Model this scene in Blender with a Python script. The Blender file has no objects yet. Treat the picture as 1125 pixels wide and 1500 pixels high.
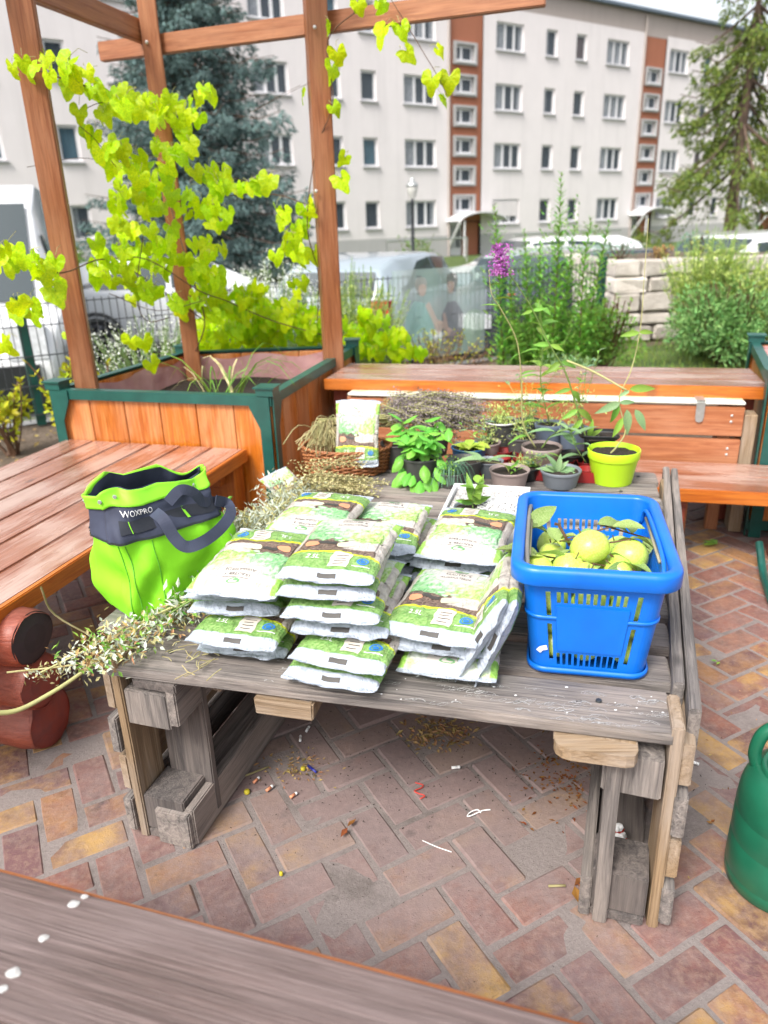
import bpy, bmesh, math, random
import numpy as np
from mathutils import Vector, Matrix, noise, Quaternion
R = math.radians
random.seed(7)
SC = bpy.context.scene
COL = SC.collection
U = Vector

# ------------------------------------------------------------------ camera
CAM_H, PITCH, ROLL = 1.25, 21.3, 1.9
cam = bpy.data.cameras.new('camera')
cam.sensor_fit = 'VERTICAL'; cam.sensor_height = 36; cam.lens = 26
cam.clip_start = .02; cam.clip_end = 600
cam.dof.use_dof = True; cam.dof.focus_distance = 1.6; cam.dof.aperture_fstop = 3.3
camo = bpy.data.objects.new('camera', cam); COL.objects.link(camo)
F_ = U((0, math.cos(R(PITCH)), -math.sin(R(PITCH))))
U_ = U((0, math.sin(R(PITCH)), math.cos(R(PITCH))))
R_ = U((1, 0, 0))
CX = math.cos(R(ROLL)) * R_ - math.sin(R(ROLL)) * U_
CY = math.sin(R(ROLL)) * R_ + math.cos(R(ROLL)) * U_
m = Matrix((CX, CY, -F_)).transposed().to_4x4(); m.translation = (0, 0, CAM_H)
camo.matrix_world = m
SC.camera = camo

# ------------------------------------------------------------------ sky, sun, exposure
SUN_EL, SUN_AZ = 50, 215          # azimuth clockwise from +Y: behind and left of the camera
w = bpy.data.worlds.new('World'); SC.world = w; w.use_nodes = True
nt = w.node_tree; nt.nodes.clear()
sky = nt.nodes.new('ShaderNodeTexSky'); sky.sky_type = 'NISHITA'; sky.sun_disc = False
sky.sun_elevation = R(SUN_EL); sky.sun_rotation = R(SUN_AZ); sky.dust_density = 4; sky.air_density = 1.0; sky.ozone_density = .6
hsv = nt.nodes.new('ShaderNodeHueSaturation'); hsv.inputs['Saturation'].default_value = .30
bg = nt.nodes.new('ShaderNodeBackground'); bg.inputs['Strength'].default_value = .13
wo = nt.nodes.new('ShaderNodeOutputWorld')
nt.links.new(sky.outputs[0], hsv.inputs['Color']); nt.links.new(hsv.outputs[0], bg.inputs[0]); nt.links.new(bg.outputs[0], wo.inputs[0])
sl = bpy.data.lights.new('sun', 'SUN'); sl.energy = 1.5; sl.angle = R(18); sl.color = (1, .95, .88)
so = bpy.data.objects.new('sun', sl); COL.objects.link(so)
sd = U((math.sin(R(SUN_AZ)) * math.cos(R(SUN_EL)), math.cos(R(SUN_AZ)) * math.cos(R(SUN_EL)), math.sin(R(SUN_EL))))
so.rotation_euler = sd.to_track_quat('Z', 'Y').to_euler(); so.location = sd * 30
SC.view_settings.view_transform = 'Standard'; SC.view_settings.look = 'None'
SC.view_settings.gamma = 1; SC.view_settings.use_curve_mapping = False
SC.view_settings.exposure = 1.25
SC.render.engine = 'CYCLES'

# ------------------------------------------------------------------ helpers
def sight(px, py, Y):
    """the point seen at photograph pixel (px, py) at the surveyed distance Y"""
    d = F_ + CX * ((px - 562.5) / 1083) - CY * ((py - 750) / 1083)
    return U((0, 0, CAM_H)) + d * (Y / d.y)
def onz(px, py, z):
    d = F_ + CX * ((px - 562.5) / 1083) - CY * ((py - 750) / 1083)
    return U((0, 0, CAM_H)) + d * ((z - CAM_H) / d.z)

def tag(o, label=None, cat=None, group=None, kind=None):
    if label: o['label'] = label
    if cat: o['category'] = cat
    if group: o['group'] = group
    if kind: o['kind'] = kind
    return o
WL = {}
def wl(p):
    return WL.get(p.name, U((0, 0, 0))) if p else U((0, 0, 0))
def empty(name, loc, label=None, cat=None, group=None):
    o = bpy.data.objects.new(name, None); COL.objects.link(o); o.location = loc
    o.empty_display_size = .1
    WL[o.name] = U(loc)
    return tag(o, label, cat, group)
def link(name, me, parent=None, loc=None, kind=None):
    """loc = world location of the mesh's own zero"""
    o = bpy.data.objects.new(name, me); COL.objects.link(o)
    L = U(loc) if loc is not None else U((0, 0, 0))
    if parent: o.parent = parent
    o.location = L - wl(parent)
    WL[o.name] = L
    if kind: o['kind'] = kind
    return o
def place(name, me, mat4, parent=None, kind=None):
    o = bpy.data.objects.new(name, me); COL.objects.link(o)
    if parent: o.parent = parent
    o.matrix_local = Matrix.Translation(-wl(parent)) @ mat4
    if kind: o['kind'] = kind
    return o
def copy_tree(o, parent=None):
    c = o.copy(); COL.objects.link(c)
    if parent: c.parent = parent
    for ch in [x for x in bpy.data.objects if x.parent == o]: copy_tree(ch, c)
    return c
def frame(y, z):
    """rotation with local Y along y, Z close to z"""
    y = U(y).normalized(); z = U(z); x = y.cross(z)
    if x.length < 1e-6: x = y.cross(U((1, .1, 0)))
    x.normalize(); z = x.cross(y)
    return Matrix((x, y, z)).transposed().to_4x4()

class MB:
    def __init__(s): s.v = []; s.f = []; s.mi = []; s.m = 0; s.col = None
    def add(s, vs, fs):
        b = len(s.v); s.v += [tuple(p) for p in vs]
        s.f += [tuple(b + i for i in q) for q in fs]; s.mi += [s.m] * len(fs)
    def box(s, c, size, M=None):
        hx, hy, hz = size[0] / 2, size[1] / 2, size[2] / 2
        P = [U((x, y, z)) for x in (-hx, hx) for y in (-hy, hy) for z in (-hz, hz)]
        if M is not None: P = [M.to_3x3() @ p for p in P]
        s.add([p + U(c) for p in P], [(0, 1, 3, 2), (4, 6, 7, 5), (0, 4, 5, 1), (2, 3, 7, 6), (0, 2, 6, 4), (1, 5, 7, 3)])
    def prism(s, poly, z0, z1):
        """poly: list of (x, y) counter-clockwise"""
        n = len(poly)
        s.add([(x, y, z0) for x, y in poly] + [(x, y, z1) for x, y in poly],
              [tuple(range(n))[::-1], tuple(range(n, 2 * n))] + [(i, (i + 1) % n, n + (i + 1) % n, n + i) for i in range(n)])
    def tube(s, pts, r, n=6, caps=True):
        pts = [U(p) for p in pts]; k = len(pts)
        rr = r if isinstance(r, (list, tuple)) else [r] * k
        vs = []; ref = None
        for i, p in enumerate(pts):
            t = (pts[min(i + 1, k - 1)] - pts[max(i - 1, 0)])
            if t.length < 1e-9: t = U((0, 0, 1))
            t.normalize()
            if ref is None:
                ref = t.orthogonal().normalized()
            a = (ref - t * ref.dot(t)); a = a.normalized() if a.length > 1e-6 else t.orthogonal().normalized()
            ref = a; b = t.cross(a)
            for j in range(n):
                th = 2 * math.pi * j / n
                vs.append(p + (a * math.cos(th) + b * math.sin(th)) * rr[i])
        fs = [(i * n + j, i * n + (j + 1) % n, (i + 1) * n + (j + 1) % n, (i + 1) * n + j) for i in range(k - 1) for j in range(n)]
        if caps: fs += [tuple(range(n))[::-1], tuple(range((k - 1) * n, k * n))]
        s.add(vs, fs)
    def lathe(s, prof, c=(0, 0, 0), n=24, sx=1, sy=1, M=None):
        """prof: (radius, z) pairs"""
        vs = []; c = U(c)
        for r, z in prof:
            for j in range(n):
                th = 2 * math.pi * j / n
                p = U((r * math.cos(th) * sx, r * math.sin(th) * sy, z))
                if M is not None: p = M.to_3x3() @ p
                vs.append(c + p)
        k = len(prof)
        s.add(vs, [(i * n + j, i * n + (j + 1) % n, (i + 1) * n + (j + 1) % n, (i + 1) * n + j) for i in range(k - 1) for j in range(n)])
    def ball(s, c, r, n=10, sq=(1, 1, 1), M=None):
        prof = [(r * math.sin(math.pi * i / n) + 1e-5, -r * math.cos(math.pi * i / n) * sq[2]) for i in range(n + 1)]
        s.lathe(prof, c, int(n * 1.5), sq[0], sq[1], M)
    def leaf(s, p, d, n, L, W, fold=.25, droop=.15):
        """cheap folded leaf of four triangles"""
        d = U(d).normalized(); n = U(n); x = d.cross(n)
        if x.length < 1e-6: x = d.orthogonal()
        x.normalize(); n = x.cross(d); p = U(p)
        mid = p + d * L * .5 - n * W * fold
        s.add([p, p + d * L * .45 + x * W * .5, p + d * L - n * L * droop, p + d * L * .45 - x * W * .5, mid], [(0, 4, 1), (4, 2, 1), (0, 3, 4), (4, 3, 2)])
    def strip(s, pts, wid, nrm):
        """ribbon through pts; wid a number or list, nrm a function/vec for the face normal"""
        vs = []; k = len(pts)
        for i, p in enumerate(pts):
            t = (U(pts[min(i + 1, k - 1)]) - U(pts[max(i - 1, 0)])).normalized()
            nn = U(nrm[i]) if isinstance(nrm, list) else U(nrm)
            x = t.cross(nn)
            x = x.normalized() if x.length > 1e-6 else t.orthogonal().normalized()
            ww = wid[i] if isinstance(wid, list) else wid
            vs += [U(p) - x * ww / 2, U(p) + x * ww / 2]
        s.add(vs, [(2 * i, 2 * i + 1, 2 * i + 3, 2 * i + 2) for i in range(k - 1)])
    def mesh(s, name, mats, smooth=False, off=None):
        me = bpy.data.meshes.new(name)
        vs = s.v if off is None else [(x - off[0], y - off[1], z - off[2]) for x, y, z in s.v]
        me.from_pydata(vs, [], s.f)
        if not isinstance(mats, (list, tuple)): mats = [mats]
        for q in mats: me.materials.append(q)
        if len(mats) > 1: me.polygons.foreach_set('material_index', s.mi)
        if smooth: me.polygons.foreach_set('use_smooth', [True] * len(me.polygons))
        me.update()
        return me
    def build(s, name, mats, parent=None, smooth=False, loc=None, kind=None):
        L = U(loc) if loc is not None else wl(parent)
        return link(name, s.mesh(name, mats, smooth, L), parent, L, kind)

def bez(*P, n=10):
    """Catmull-Rom through the points"""
    P = [U(p) for p in P]; Q = [P[0] * 2 - P[1]] + P + [P[-1] * 2 - P[-2]]; out = []
    for i in range(1, len(Q) - 2):
        for j in range(n):
            t = j / n
            out.append(.5 * ((2 * Q[i]) + (Q[i + 1] - Q[i - 1]) * t + (2 * Q[i - 1] - 5 * Q[i] + 4 * Q[i + 1] - Q[i + 2]) * t * t + (3 * Q[i] - Q[i - 1] - 3 * Q[i + 1] + Q[i + 2]) * t ** 3))
    out.append(P[-1]); return out
def rv(a=1): return U((random.uniform(-a, a), random.uniform(-a, a), random.uniform(-a, a)))
def solid(o, t, off=0):
    md = o.modifiers.new('thickness', 'SOLIDIFY'); md.thickness = t; md.offset = off; return o
def smooth_sub(o, n=1):
    md = o.modifiers.new('sub', 'SUBSURF'); md.levels = n; md.render_levels = n; return o

# ------------------------------------------------------------------ materials
class NT:
    def __init__(s, name):
        s.m = bpy.data.materials.new(name); s.m.use_nodes = True; s.t = s.m.node_tree; s.t.nodes.clear()
        s.out = s.n('ShaderNodeOutputMaterial')
    def n(s, t, **k):
        q = s.t.nodes.new(t)
        for a, b in k.items(): setattr(q, a, b)
        return q
    def l(s, a, b): s.t.links.new(a, b)
    def noise(s, vec, scale, detail=4, rough=.55, dist=0):
        q = s.n('ShaderNodeTexNoise'); q.inputs['Scale'].default_value = scale; q.inputs['Detail'].default_value = detail
        q.inputs['Roughness'].default_value = rough; q.inputs['Distortion'].default_value = dist
        if vec is not None: s.l(vec, q.inputs['Vector'])
        return q.outputs['Fac']
    def mapped(s, vec, scale, loc=None):
        q = s.n('ShaderNodeMapping'); q.inputs['Scale'].default_value = scale; s.l(vec, q.inputs['Vector'])
        if loc is not None: s.l(loc, q.inputs['Location'])
        return q.outputs[0]
    def ramp(s, fac, stops, interp='LINEAR'):
        q = s.n('ShaderNodeValToRGB'); s.l(fac, q.inputs[0]); q.color_ramp.interpolation = interp
        e = q.color_ramp.elements
        while len(e) < len(stops): e.new(.5)
        for i, (p, c) in enumerate(stops):
            e[i].position = p; c = c if isinstance(c, (tuple, list)) else (c, c, c); e[i].color = (*c[:3], 1)
        return q.outputs[0]
    def math(s, op, a, b=None, clamp=False):
        q = s.n('ShaderNodeMath', operation=op); q.use_clamp = clamp
        for i, x in enumerate((a, b)):
            if x is None: continue
            if isinstance(x, (int, float)): q.inputs[i].default_value = x
            else: s.l(x, q.inputs[i])
        return q.outputs[0]
    def mix(s, fac, a, b, mode='MIX'):
        q = s.n('ShaderNodeMix', data_type='RGBA', blend_type=mode)
        for i, x in ((0, fac), (6, a), (7, b)):
            if isinstance(x, (int, float)): q.inputs[i].default_value = x if i == 0 else (x, x, x, 1)
            elif isinstance(x, (tuple, list)): q.inputs[i].default_value = (*x[:3], 1)
            else: s.l(x, q.inputs[i])
        return q.outputs[2]
    def vary(s, col, rnd, hue=0):
        """brightness change per object and per loose piece"""
        oi = s.n('ShaderNodeObjectInfo'); g = s.n('ShaderNodeNewGeometry')
        a = s.math('ADD', oi.outputs['Random'], g.outputs['Random Per Island']); a = s.math('FRACT', a)
        h = s.n('ShaderNodeHueSaturation'); s.l(col, h.inputs['Color'])
        s.l(s.math('ADD', s.math('MULTIPLY', a, 2 * rnd), 1 - rnd), h.inputs['Value'])
        if hue: s.l(s.math('ADD', s.math('MULTIPLY', s.math('FRACT', s.math('MULTIPLY', a, 7.31)), hue), .5 - hue / 2), h.inputs['Hue'])
        return h.outputs[0]
    def bump(s, h, strength, dist=.01):
        q = s.n('ShaderNodeBump'); q.inputs['Strength'].default_value = strength; q.inputs['Distance'].default_value = dist
        s.l(h, q.inputs['Height']); return q.outputs[0]
    def pbr(s, col, rough=.6, nrm=None, **k):
        p = s.n('ShaderNodeBsdfPrincipled')
        if isinstance(col, (tuple, list)): p.inputs['Base Color'].default_value = (*col[:3], 1)
        else: s.l(col, p.inputs['Base Color'])
        if isinstance(rough, (int, float)): p.inputs['Roughness'].default_value = rough
        else: s.l(rough, p.inputs['Roughness'])
        if nrm is not None: s.l(nrm, p.inputs['Normal'])
        for a, b in k.items(): 
            a = a.replace('_', ' ')
            if isinstance(b, (int, float, tuple)): p.inputs[a].default_value = b
            else: s.l(b, p.inputs[a])
        return p
    def done(s, sh): s.l(sh.outputs[0], s.out.inputs[0]); return s.m
    @property
    def obj(s): return s.n('ShaderNodeTexCoord').outputs['Object']
    @property
    def pos(s): return s.n('ShaderNodeNewGeometry').outputs['Position']

def plain(name, c, rough=.5, c2=None, scale=20, rnd=.06, bump=.15, bd=.004, stretch=(1, 1, 1), **k):
    s = NT(name); v = s.mapped(s.obj, stretch)
    f = s.noise(v, scale, 5)
    c2 = c2 or tuple(x * .72 for x in c)
    col = s.vary(s.mix(s.ramp(f, [(.3, 0), (.7, 1)]), c2, c), rnd)
    return s.done(s.pbr(col, rough, s.bump(f, bump, bd), **k))
def foliage(name, c, c2, trans=.35, rough=.5, rnd=.3, hue=.04, tcol=None, scale=30):
    s = NT(name); f = s.noise(s.obj, scale, 2)
    col = s.vary(s.mix(s.ramp(f, [(.3, 0), (.7, 1)]), c, c2), rnd, hue)
    p = s.pbr(col, rough, Specular_IOR_Level=.3)
    t = s.n('ShaderNodeBsdfTranslucent'); s.l(s.mix(1.0, col, tcol or (1.0, 1.0, .5), 'MULTIPLY'), t.inputs[0])
    mx = s.n('ShaderNodeMixShader'); mx.inputs[0].default_value = trans
    s.l(p.outputs[0], mx.inputs[1]); s.l(t.outputs[0], mx.inputs[2])
    return s.done(mx)
def wood(name, dark, light, rough=.4, coat=.0, worn=None, wornamt=.5, bump=.35, knots=True, grain=1.0):
    s = NT(name); oi = s.n('ShaderNodeObjectInfo')
    cv = s.n('ShaderNodeCombineXYZ')
    for i in range(3): s.l(s.math('MULTIPLY', oi.outputs['Random'], 7.3 + 5 * i), cv.inputs[i])
    g1 = s.noise(s.mapped(s.obj, (1.5, 26 * grain, 26 * grain), cv.outputs[0]), 2.4, 9, .68, 1.0)
    g2 = s.noise(s.mapped(s.obj, (3, 120 * grain, 120 * grain), cv.outputs[0]), 2.5, 3, .6)
    big = s.noise(s.mapped(s.obj, (1, 2.5, 2.5), cv.outputs[0]), 3, 3)
    col = s.mix(s.ramp(g1, [(.3, 0), (.68, 1)]), dark, light)
    col = s.mix(s.math('MULTIPLY', s.ramp(g2, [(.42, 1), (.6, 0)]), .3), col, tuple(x * .45 for x in dark))
    if knots:
        vo = s.n('ShaderNodeTexVoronoi'); vo.inputs['Scale'].default_value = 3.4; s.l(s.mapped(s.obj, (1, 2.4, .2), cv.outputs[0]), vo.inputs['Vector'])
        col = s.mix(s.ramp(vo.outputs['Distance'], [(.04, .9), (.12, 0)]), col, tuple(x * .3 for x in dark))
    if worn: col = s.mix(s.math('MULTIPLY', s.ramp(s.math('ADD', s.math('MULTIPLY', big, .6), s.math('MULTIPLY', g1, .4)), [(.44, 0), (.6, 1)]), wornamt), col, worn)
    col = s.vary(col, .12)
    h = s.math('ADD', s.math('MULTIPLY', g1, .5), s.math('MULTIPLY', g2, .5))
    rr = s.ramp(big, [(.3, rough * .7), (.7, min(1, rough * 1.4))])
    return s.done(s.pbr(col, rr, s.bump(h, bump, .004), Coat_Weight=coat, Coat_Roughness=.25))

M = {}
M['bench'] = wood('stained_wood_sheen', (.23, .075, .038), (.38, .16, .09), .24, .6, (.46, .33, .28), .85)  # bench tops: pale sky sheen mixed into the stain and worn colours
M['bench_side'] = wood('orange_stained_wood', (.36, .075, .008), (.66, .19, .015), .38, .2, (.58, .22, .05), .3)
M['greybench'] = wood('worn_bench_wood', (.075, .05, .045), (.17, .115, .105), .5, .1, (.20, .155, .15), .5, .8, True, 1.6)
M['box'] = wood('box_board_wood', (.26, .075, .03), (.46, .18, .075), .45, .1, (.50, .25, .14), .4)
M['post'] = wood('post_wood', (.22, .065, .02), (.40, .15, .055), .5, .05, (.46, .25, .14), .25)
M['crate'] = wood('planter_board_wood', (.38, .085, .008), (.66, .21, .02), .36, .25, (.66, .40, .24), .35)
M['pallet'] = wood('weathered_pallet_wood', (.075, .066, .064), (.30, .27, .25), .85, 0, (.36, .30, .26), .5, 1.2)
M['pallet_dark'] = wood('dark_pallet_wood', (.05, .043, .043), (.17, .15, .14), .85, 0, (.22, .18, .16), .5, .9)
M['pallet_new'] = wood('fresh_pallet_wood', (.19, .125, .07), (.40, .28, .165), .8, 0, (.33, .28, .24), .6, .9)
M['log'] = wood('red_painted_log', (.16, .025, .012), (.36, .06, .022), .5, .1, (.20, .08, .06), .6, .8)
M['logend'] = plain('painted_log_end', (.42, .05, .02), .5, (.16, .05, .05), 9)
M['green_metal'] = plain('green_painted_metal', (.012, .095, .075), .35, (.008, .06, .05), 12, .04, .1)
M['dark_metal'] = plain('dark_metal', (.04, .045, .05), .4)
M['steel'] = plain('galvanised_steel', (.55, .56, .55), .35, (.4, .42, .4), 30, Metallic=.7)
M['screw'] = plain('screw_head_steel', (.75, .75, .73), .35, Metallic=.5)
M['liner'] = plain('pink_liner_film', (.62, .36, .35), .35, (.42, .20, .20), 8, .05, .8, .02)
M['soil'] = plain('potting_soil', (.040, .026, .018), .95, (.012, .009, .007), 120, .1, 1, .006)
M['white_plastic'] = plain('white_plastic', (.8, .8, .8), .4, (.7, .7, .7), 8)
M['black_plastic'] = plain('black_plastic', (.016, .018, .02), .35)
M['navy'] = plain('navy_bag_cloth', (.045, .055, .095), .75, (.025, .03, .055), 14, .03, .3, .004)
M['lime_cloth'] = plain('lime_bag_cloth', (.25, .72, .015), .7, (.20, .60, .01), 9, .02, .35, .006)
M['lime_trim'] = plain('lime_trim_cloth', (.28, .78, .03), .6, (.24, .68, .02), 12, .02)
M['basket'] = plain('blue_basket_plastic', (.002, .165, .72), .34, (.004, .12, .54), 9, .02, .10, .004, Specular_IOR_Level=.5)
M['lime_pot'] = plain('lime_pot_plastic', (.48, .76, .02), .35, (.42, .68, .02), 6, .02, .05)
M['rose_pot'] = plain('rose_grey_pot_plastic', (.34, .27, .25), .5, (.27, .21, .20), 12)
M['grey_pot'] = plain('grey_pot_plastic', (.19, .21, .24), .45, (.14, .16, .18), 12)
M['dgrey_pot'] = plain('dark_grey_pot_plastic', (.10, .10, .095), .5, (.07, .07, .07), 12)
M['blue_pot'] = plain('blue_pot_plastic', (.03, .12, .26), .35)
M['bluegrey_pot'] = plain('blue_grey_pot_plastic', (.20, .25, .33), .4, (.14, .18, .25), 10)
M['red_tray'] = plain('dark_red_tray_plastic', (.26, .016, .016), .35, (.18, .01, .01), 9)
M['can'] = plain('green_can_plastic', (.010, .14, .075), .38, (.007, .095, .05), 10, .02, .3, .004, Coat_Weight=.2)
M['perlite'] = plain('perlite', (.85, .84, .82), .8, (.12, .1, .09), 140, .05, 1, .006)
M['wicker'] = plain('wicker_cane', (.42, .17, .06), .45, (.25, .085, .03), 60, .2, .4)
M['paper'] = plain('pale_print', (.62, .57, .50), .5, (.56, .50, .44), 30, .02, .05)
M['ink'] = plain('dark_ink', (.06, .055, .05), .6)
M['ink_green'] = plain('green_ink', (.16, .36, .16), .5)
M['chalk'] = plain('chalk', (.55, .54, .53), .9, (.30, .29, .28), 200)
M['white_ink'] = plain('white_ink', (.85, .85, .85), .5, (.8, .8, .8))
M['blue_ink'] = plain('blue_ink', (.03, .20, .62), .5)
M['terracotta'] = plain('terracotta_print', (.74, .32, .18), .5, (.62, .24, .12), 20)
M['apple'] = None
M['stem'] = plain('green_stem', (.20, .30, .07), .6, (.12, .20, .04), 30)
M['stem_brown'] = plain('brown_stem', (.12, .06, .03), .7)
M['stem_pale'] = plain('pale_stem', (.42, .42, .16), .65, (.32, .30, .14), 30)
M['bark'] = plain('bark', (.14, .09, .065), .9, (.06, .04, .03), 14, .1, 1, .02, (1, 1, .3))
M['vine'] = foliage('yellow_vine_leaf', (.34, .60, .006), (.68, .84, .010), .48, .45, .20, .035, (1.0, 1.0, .3), 14)
M['basil'] = foliage('basil_leaf', (.12, .42, .05), (.26, .62, .10), .3, .35, .2, .03)
M['leafgreen'] = foliage('green_leaf', (.12, .30, .04), (.27, .46, .08), .3, .5, .25, .05)
M['sage'] = foliage('sage_leaf', (.15, .27, .13), (.27, .42, .20), .25, .6, .2, .03)
M['bluegreen'] = foliage('blue_green_leaf', (.10, .22, .14), (.18, .32, .22), .2, .6, .2, .03)
M['appleleaf'] = foliage('apple_leaf', (.18, .30, .06), (.38, .48, .20), .3, .45, .3, .06)
M['silver'] = foliage('silver_dried_leaf', (.38, .43, .35), (.68, .72, .62), .2, .8, .3, .06)
M['straw'] = foliage('straw', (.34, .30, .13), (.60, .55, .30), .2, .8, .3, .04)
M['lavender'] = foliage('dried_lavender', (.17, .14, .14), (.33, .28, .28), .1, .9, .3, .05)
M['spruce'] = foliage('blue_spruce_needles', (.055, .10, .10), (.19, .285, .275), .1, .7, .45, .03)
M['conifer'] = foliage('green_conifer_needles', (.07, .12, .02), (.21, .27, .05), .2, .7, .4, .05)
M['primrose'] = foliage('tall_herb_leaf', (.12, .34, .05), (.30, .56, .10), .35, .5, .35, .05)
M['shrub'] = foliage('shrub_leaf', (.07, .16, .03), (.22, .34, .06), .25, .55, .4, .07)
M['yshrub'] = foliage('yellow_shrub_leaf', (.36, .42, .02), (.60, .60, .04), .35, .5, .3, .06)
M['feather'] = foliage('feathery_leaf', (.36, .50, .12), (.66, .72, .28), .25, .7, .35, .05)
M['teal'] = foliage('teal_shrub_leaf', (.09, .24, .07), (.30, .50, .17), .25, .55, .4, .05)
M['dry'] = foliage('dry_stalk', (.26, .15, .06), (.46, .32, .14), .15, .8, .4, .07)
M['aster'] = plain('white_petals', (.80, .82, .78), .7, (.65, .7, .6), 40)
M['purple'] = foliage('purple_floret', (.32, .06, .36), (.62, .22, .62), .2, .6, .35, .04)
M['grass'] = foliage('grass_blade', (.10, .20, .03), (.30, .40, .08), .3, .6, .35, .08)
M['orange'] = plain('orange_petals', (.85, .2, .02), .6)
M['deadleaf'] = foliage('dead_leaf', (.16, .055, .015), (.28, .12, .03), .15, .7, .3, .05)
def mk_apple():
    s = NT('green_apple_skin'); v = s.obj
    f = s.noise(v, 12, 3); sp = s.n('ShaderNodeTexVoronoi'); sp.inputs['Scale'].default_value = 110; s.l(v, sp.inputs['Vector'])
    col = s.mix(s.ramp(f, [(.35, 0), (.65, 1)]), (.42, .60, .07), (.60, .70, .16))
    col = s.mix(s.ramp(sp.outputs['Distance'], [(.06, .5), (.14, 0)]), col, (.75, .78, .45))
    return s.done(s.pbr(s.vary(col, .08, .02), .32, Subsurface_Weight=.08))
M['apple'] = mk_apple()
def mk_glass(name, c, a=.5, rough=.05):
    s = NT(name); return s.done(s.pbr(c, rough, None, Alpha=a, Specular_IOR_Level=.8))
# ================================================================== THE SETTING
FP = U((1.189, 7.076, 0)); TD = U((math.cos(R(29)), math.sin(R(29)), 0)); ND = U((-TD.y, TD.x, 0))   # fence line
RD = U((math.cos(R(34.5)), math.sin(R(34.5)), 0)); RN = U((-RD.y, RD.x, 0))                           # street line
def gz(d): return 0 if d < .25 else (-.5 * (d - .25) / 2.0 if d < 2.25 else -.5)
def fl(s, d, z=0): 
    p = FP + TD * s + ND * d; return U((p.x, p.y, gz(d) + z))
def strip_sheet(name, s0, s1, ds, z, mt, n=12):
    b = MB(); vs = [fl(s0 + (s1 - s0) * i / n, d, z) for d in ds for i in range(n + 1)]
    b.add(vs, [(j * (n + 1) + i, j * (n + 1) + i + 1, (j + 1) * (n + 1) + i + 1, (j + 1) * (n + 1) + i) for j in range(len(ds) - 1) for i in range(n)])
    return b.build(name, mt, kind='structure')
def soilmat(name, a, b_, sc=3):
    s = NT(name); p = s.pos; f = s.noise(p, sc, 8, .65); g = s.noise(p, sc * 18, 5, .7)
    c = s.mix(s.ramp(f, [(.35, 0), (.65, 1)]), a, b_); c = s.mix(s.ramp(g, [(.4, .6), (.6, 0)]), c, tuple(x * .35 for x in a))
    return s.done(s.pbr(c, .95, s.bump(s.math('ADD', f, g), .9, .03)))
M['earth'] = soilmat('garden_earth', (.12, .085, .055), (.24, .18, .13))
M['turf'] = soilmat('turf', (.05, .09, .015), (.15, .22, .05), 2)
M['asphalt'] = soilmat('asphalt', (.10, .10, .10), (.17, .165, .16), 1.2)
M['slabs'] = soilmat('pavement_concrete', (.30, .30, .29), (.40, .395, .38), .8)
G0 = -45
strip_sheet('ground', -260, 260, [G0, -10, -3, 0, .25, .7, 1.2, 1.7, 2.25, 12, 60, 300], -.012, M['earth'], 20)
strip_sheet('pavement', -30, 30, [.1, .25, .5, .9, 1.3], -.002, M['slabs'], 20)
strip_sheet('verge', -30, 30, [1.3, 1.6, 1.9, 2.2], -.002, M['turf'], 20)
b = MB(); 
for i in range(40):
    p = fl(-30 + i * 1.5, 2.3); b.box((p.x, p.y, -.5), (1.48, .12, .22), Matrix.Rotation(R(29), 4, 'Z'))
b.build('kerb', M['slabs'], kind='structure')
strip_sheet('road', -60, 80, [2.36, 14, 17.5], -.004, M['asphalt'], 4)
strip_sheet('front_garden', -60, 80, [17.5, 40], .003, M['turf'], 4)
b = MB(); q = [(1.2, 5.6), (6, 5.2), (6, 8.6), (2.1, 7.4)]; b.add([(x, y, .004) for x, y in q], [(0, 1, 2, 3)])
b.build('lawn', M['turf'], kind='structure')

# ---- brick paving in herringbone
def mk_brick():
    s = NT('paving_brick'); oi = s.n('ShaderNodeObjectInfo'); geo = s.n('ShaderNodeNewGeometry'); p = geo.outputs['Position']
    r = s.math('FRACT', s.math('ADD', oi.outputs['Random'], geo.outputs['Random Per Island']))
    cols = [(.205, .078, .062), (.12, .058, .056), (.235, .095, .068), (.15, .075, .078), (.30, .15, .060), (.42, .25, .075), (.175, .080, .072), (.25, .115, .078)]
    pos_ = [0, .17, .32, .46, .6, .72, .84, .92]
    base = s.ramp(r, [(p_, c_) for p_, c_ in zip(pos_, cols)], 'CONSTANT')
    r2 = s.math('FRACT', s.math('MULTIPLY', r, 5.7)); alt = s.ramp(r2, [(p_, c_) for p_, c_ in zip(pos_, cols[3:] + cols[:3])], 'CONSTANT')
    f = s.noise(p, 9, 6, .65); g = s.noise(p, 60, 6, .75); h = s.noise(p, 350, 2); f2 = s.noise(p, 16, 5, .6)
    base = s.mix(s.ramp(f, [(.44, 0), (.60, .75)]), base, alt)
    c = s.mix(s.ramp(f2, [(.30, .65), (.55, 0)]), base, (.10, .05, .045))
    c = s.mix(s.math('MULTIPLY', s.ramp(g, [(.45, 0), (.65, 1)]), .35), c, (.42, .29, .21))
    # dust trodden in, thickest round the table
    d = s.n('ShaderNodeVectorMath', operation='DISTANCE'); s.l(p, d.inputs[0]); d.inputs[1].default_value = (.05, 1.60, 0)
    dm = s.ramp(d.outputs['Value'], [(.0, .34), (.45, .27), (.70, .10), (1.0, .0)])
    n2 = s.noise(p, 3.6, 12, .82)
    dust = s.ramp(s.math('ADD', n2, dm), [(.48, .0), (.74, .85)])
    c = s.mix(dust, c, s.mix(g, (.15, .112, .108), (.31, .24, .23)))
    st = s.noise(p, 6.2, 7, .75); c = s.mix(s.ramp(st, [(.60, 0), (.72, .75)]), c, (.06, .05, .05))
    return s.done(s.pbr(c, s.ramp(g, [(.3, .6), (.7, .85)]), s.bump(s.math('ADD', g, s.math('MULTIPLY', h, .4)), .6, .004)))
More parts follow.
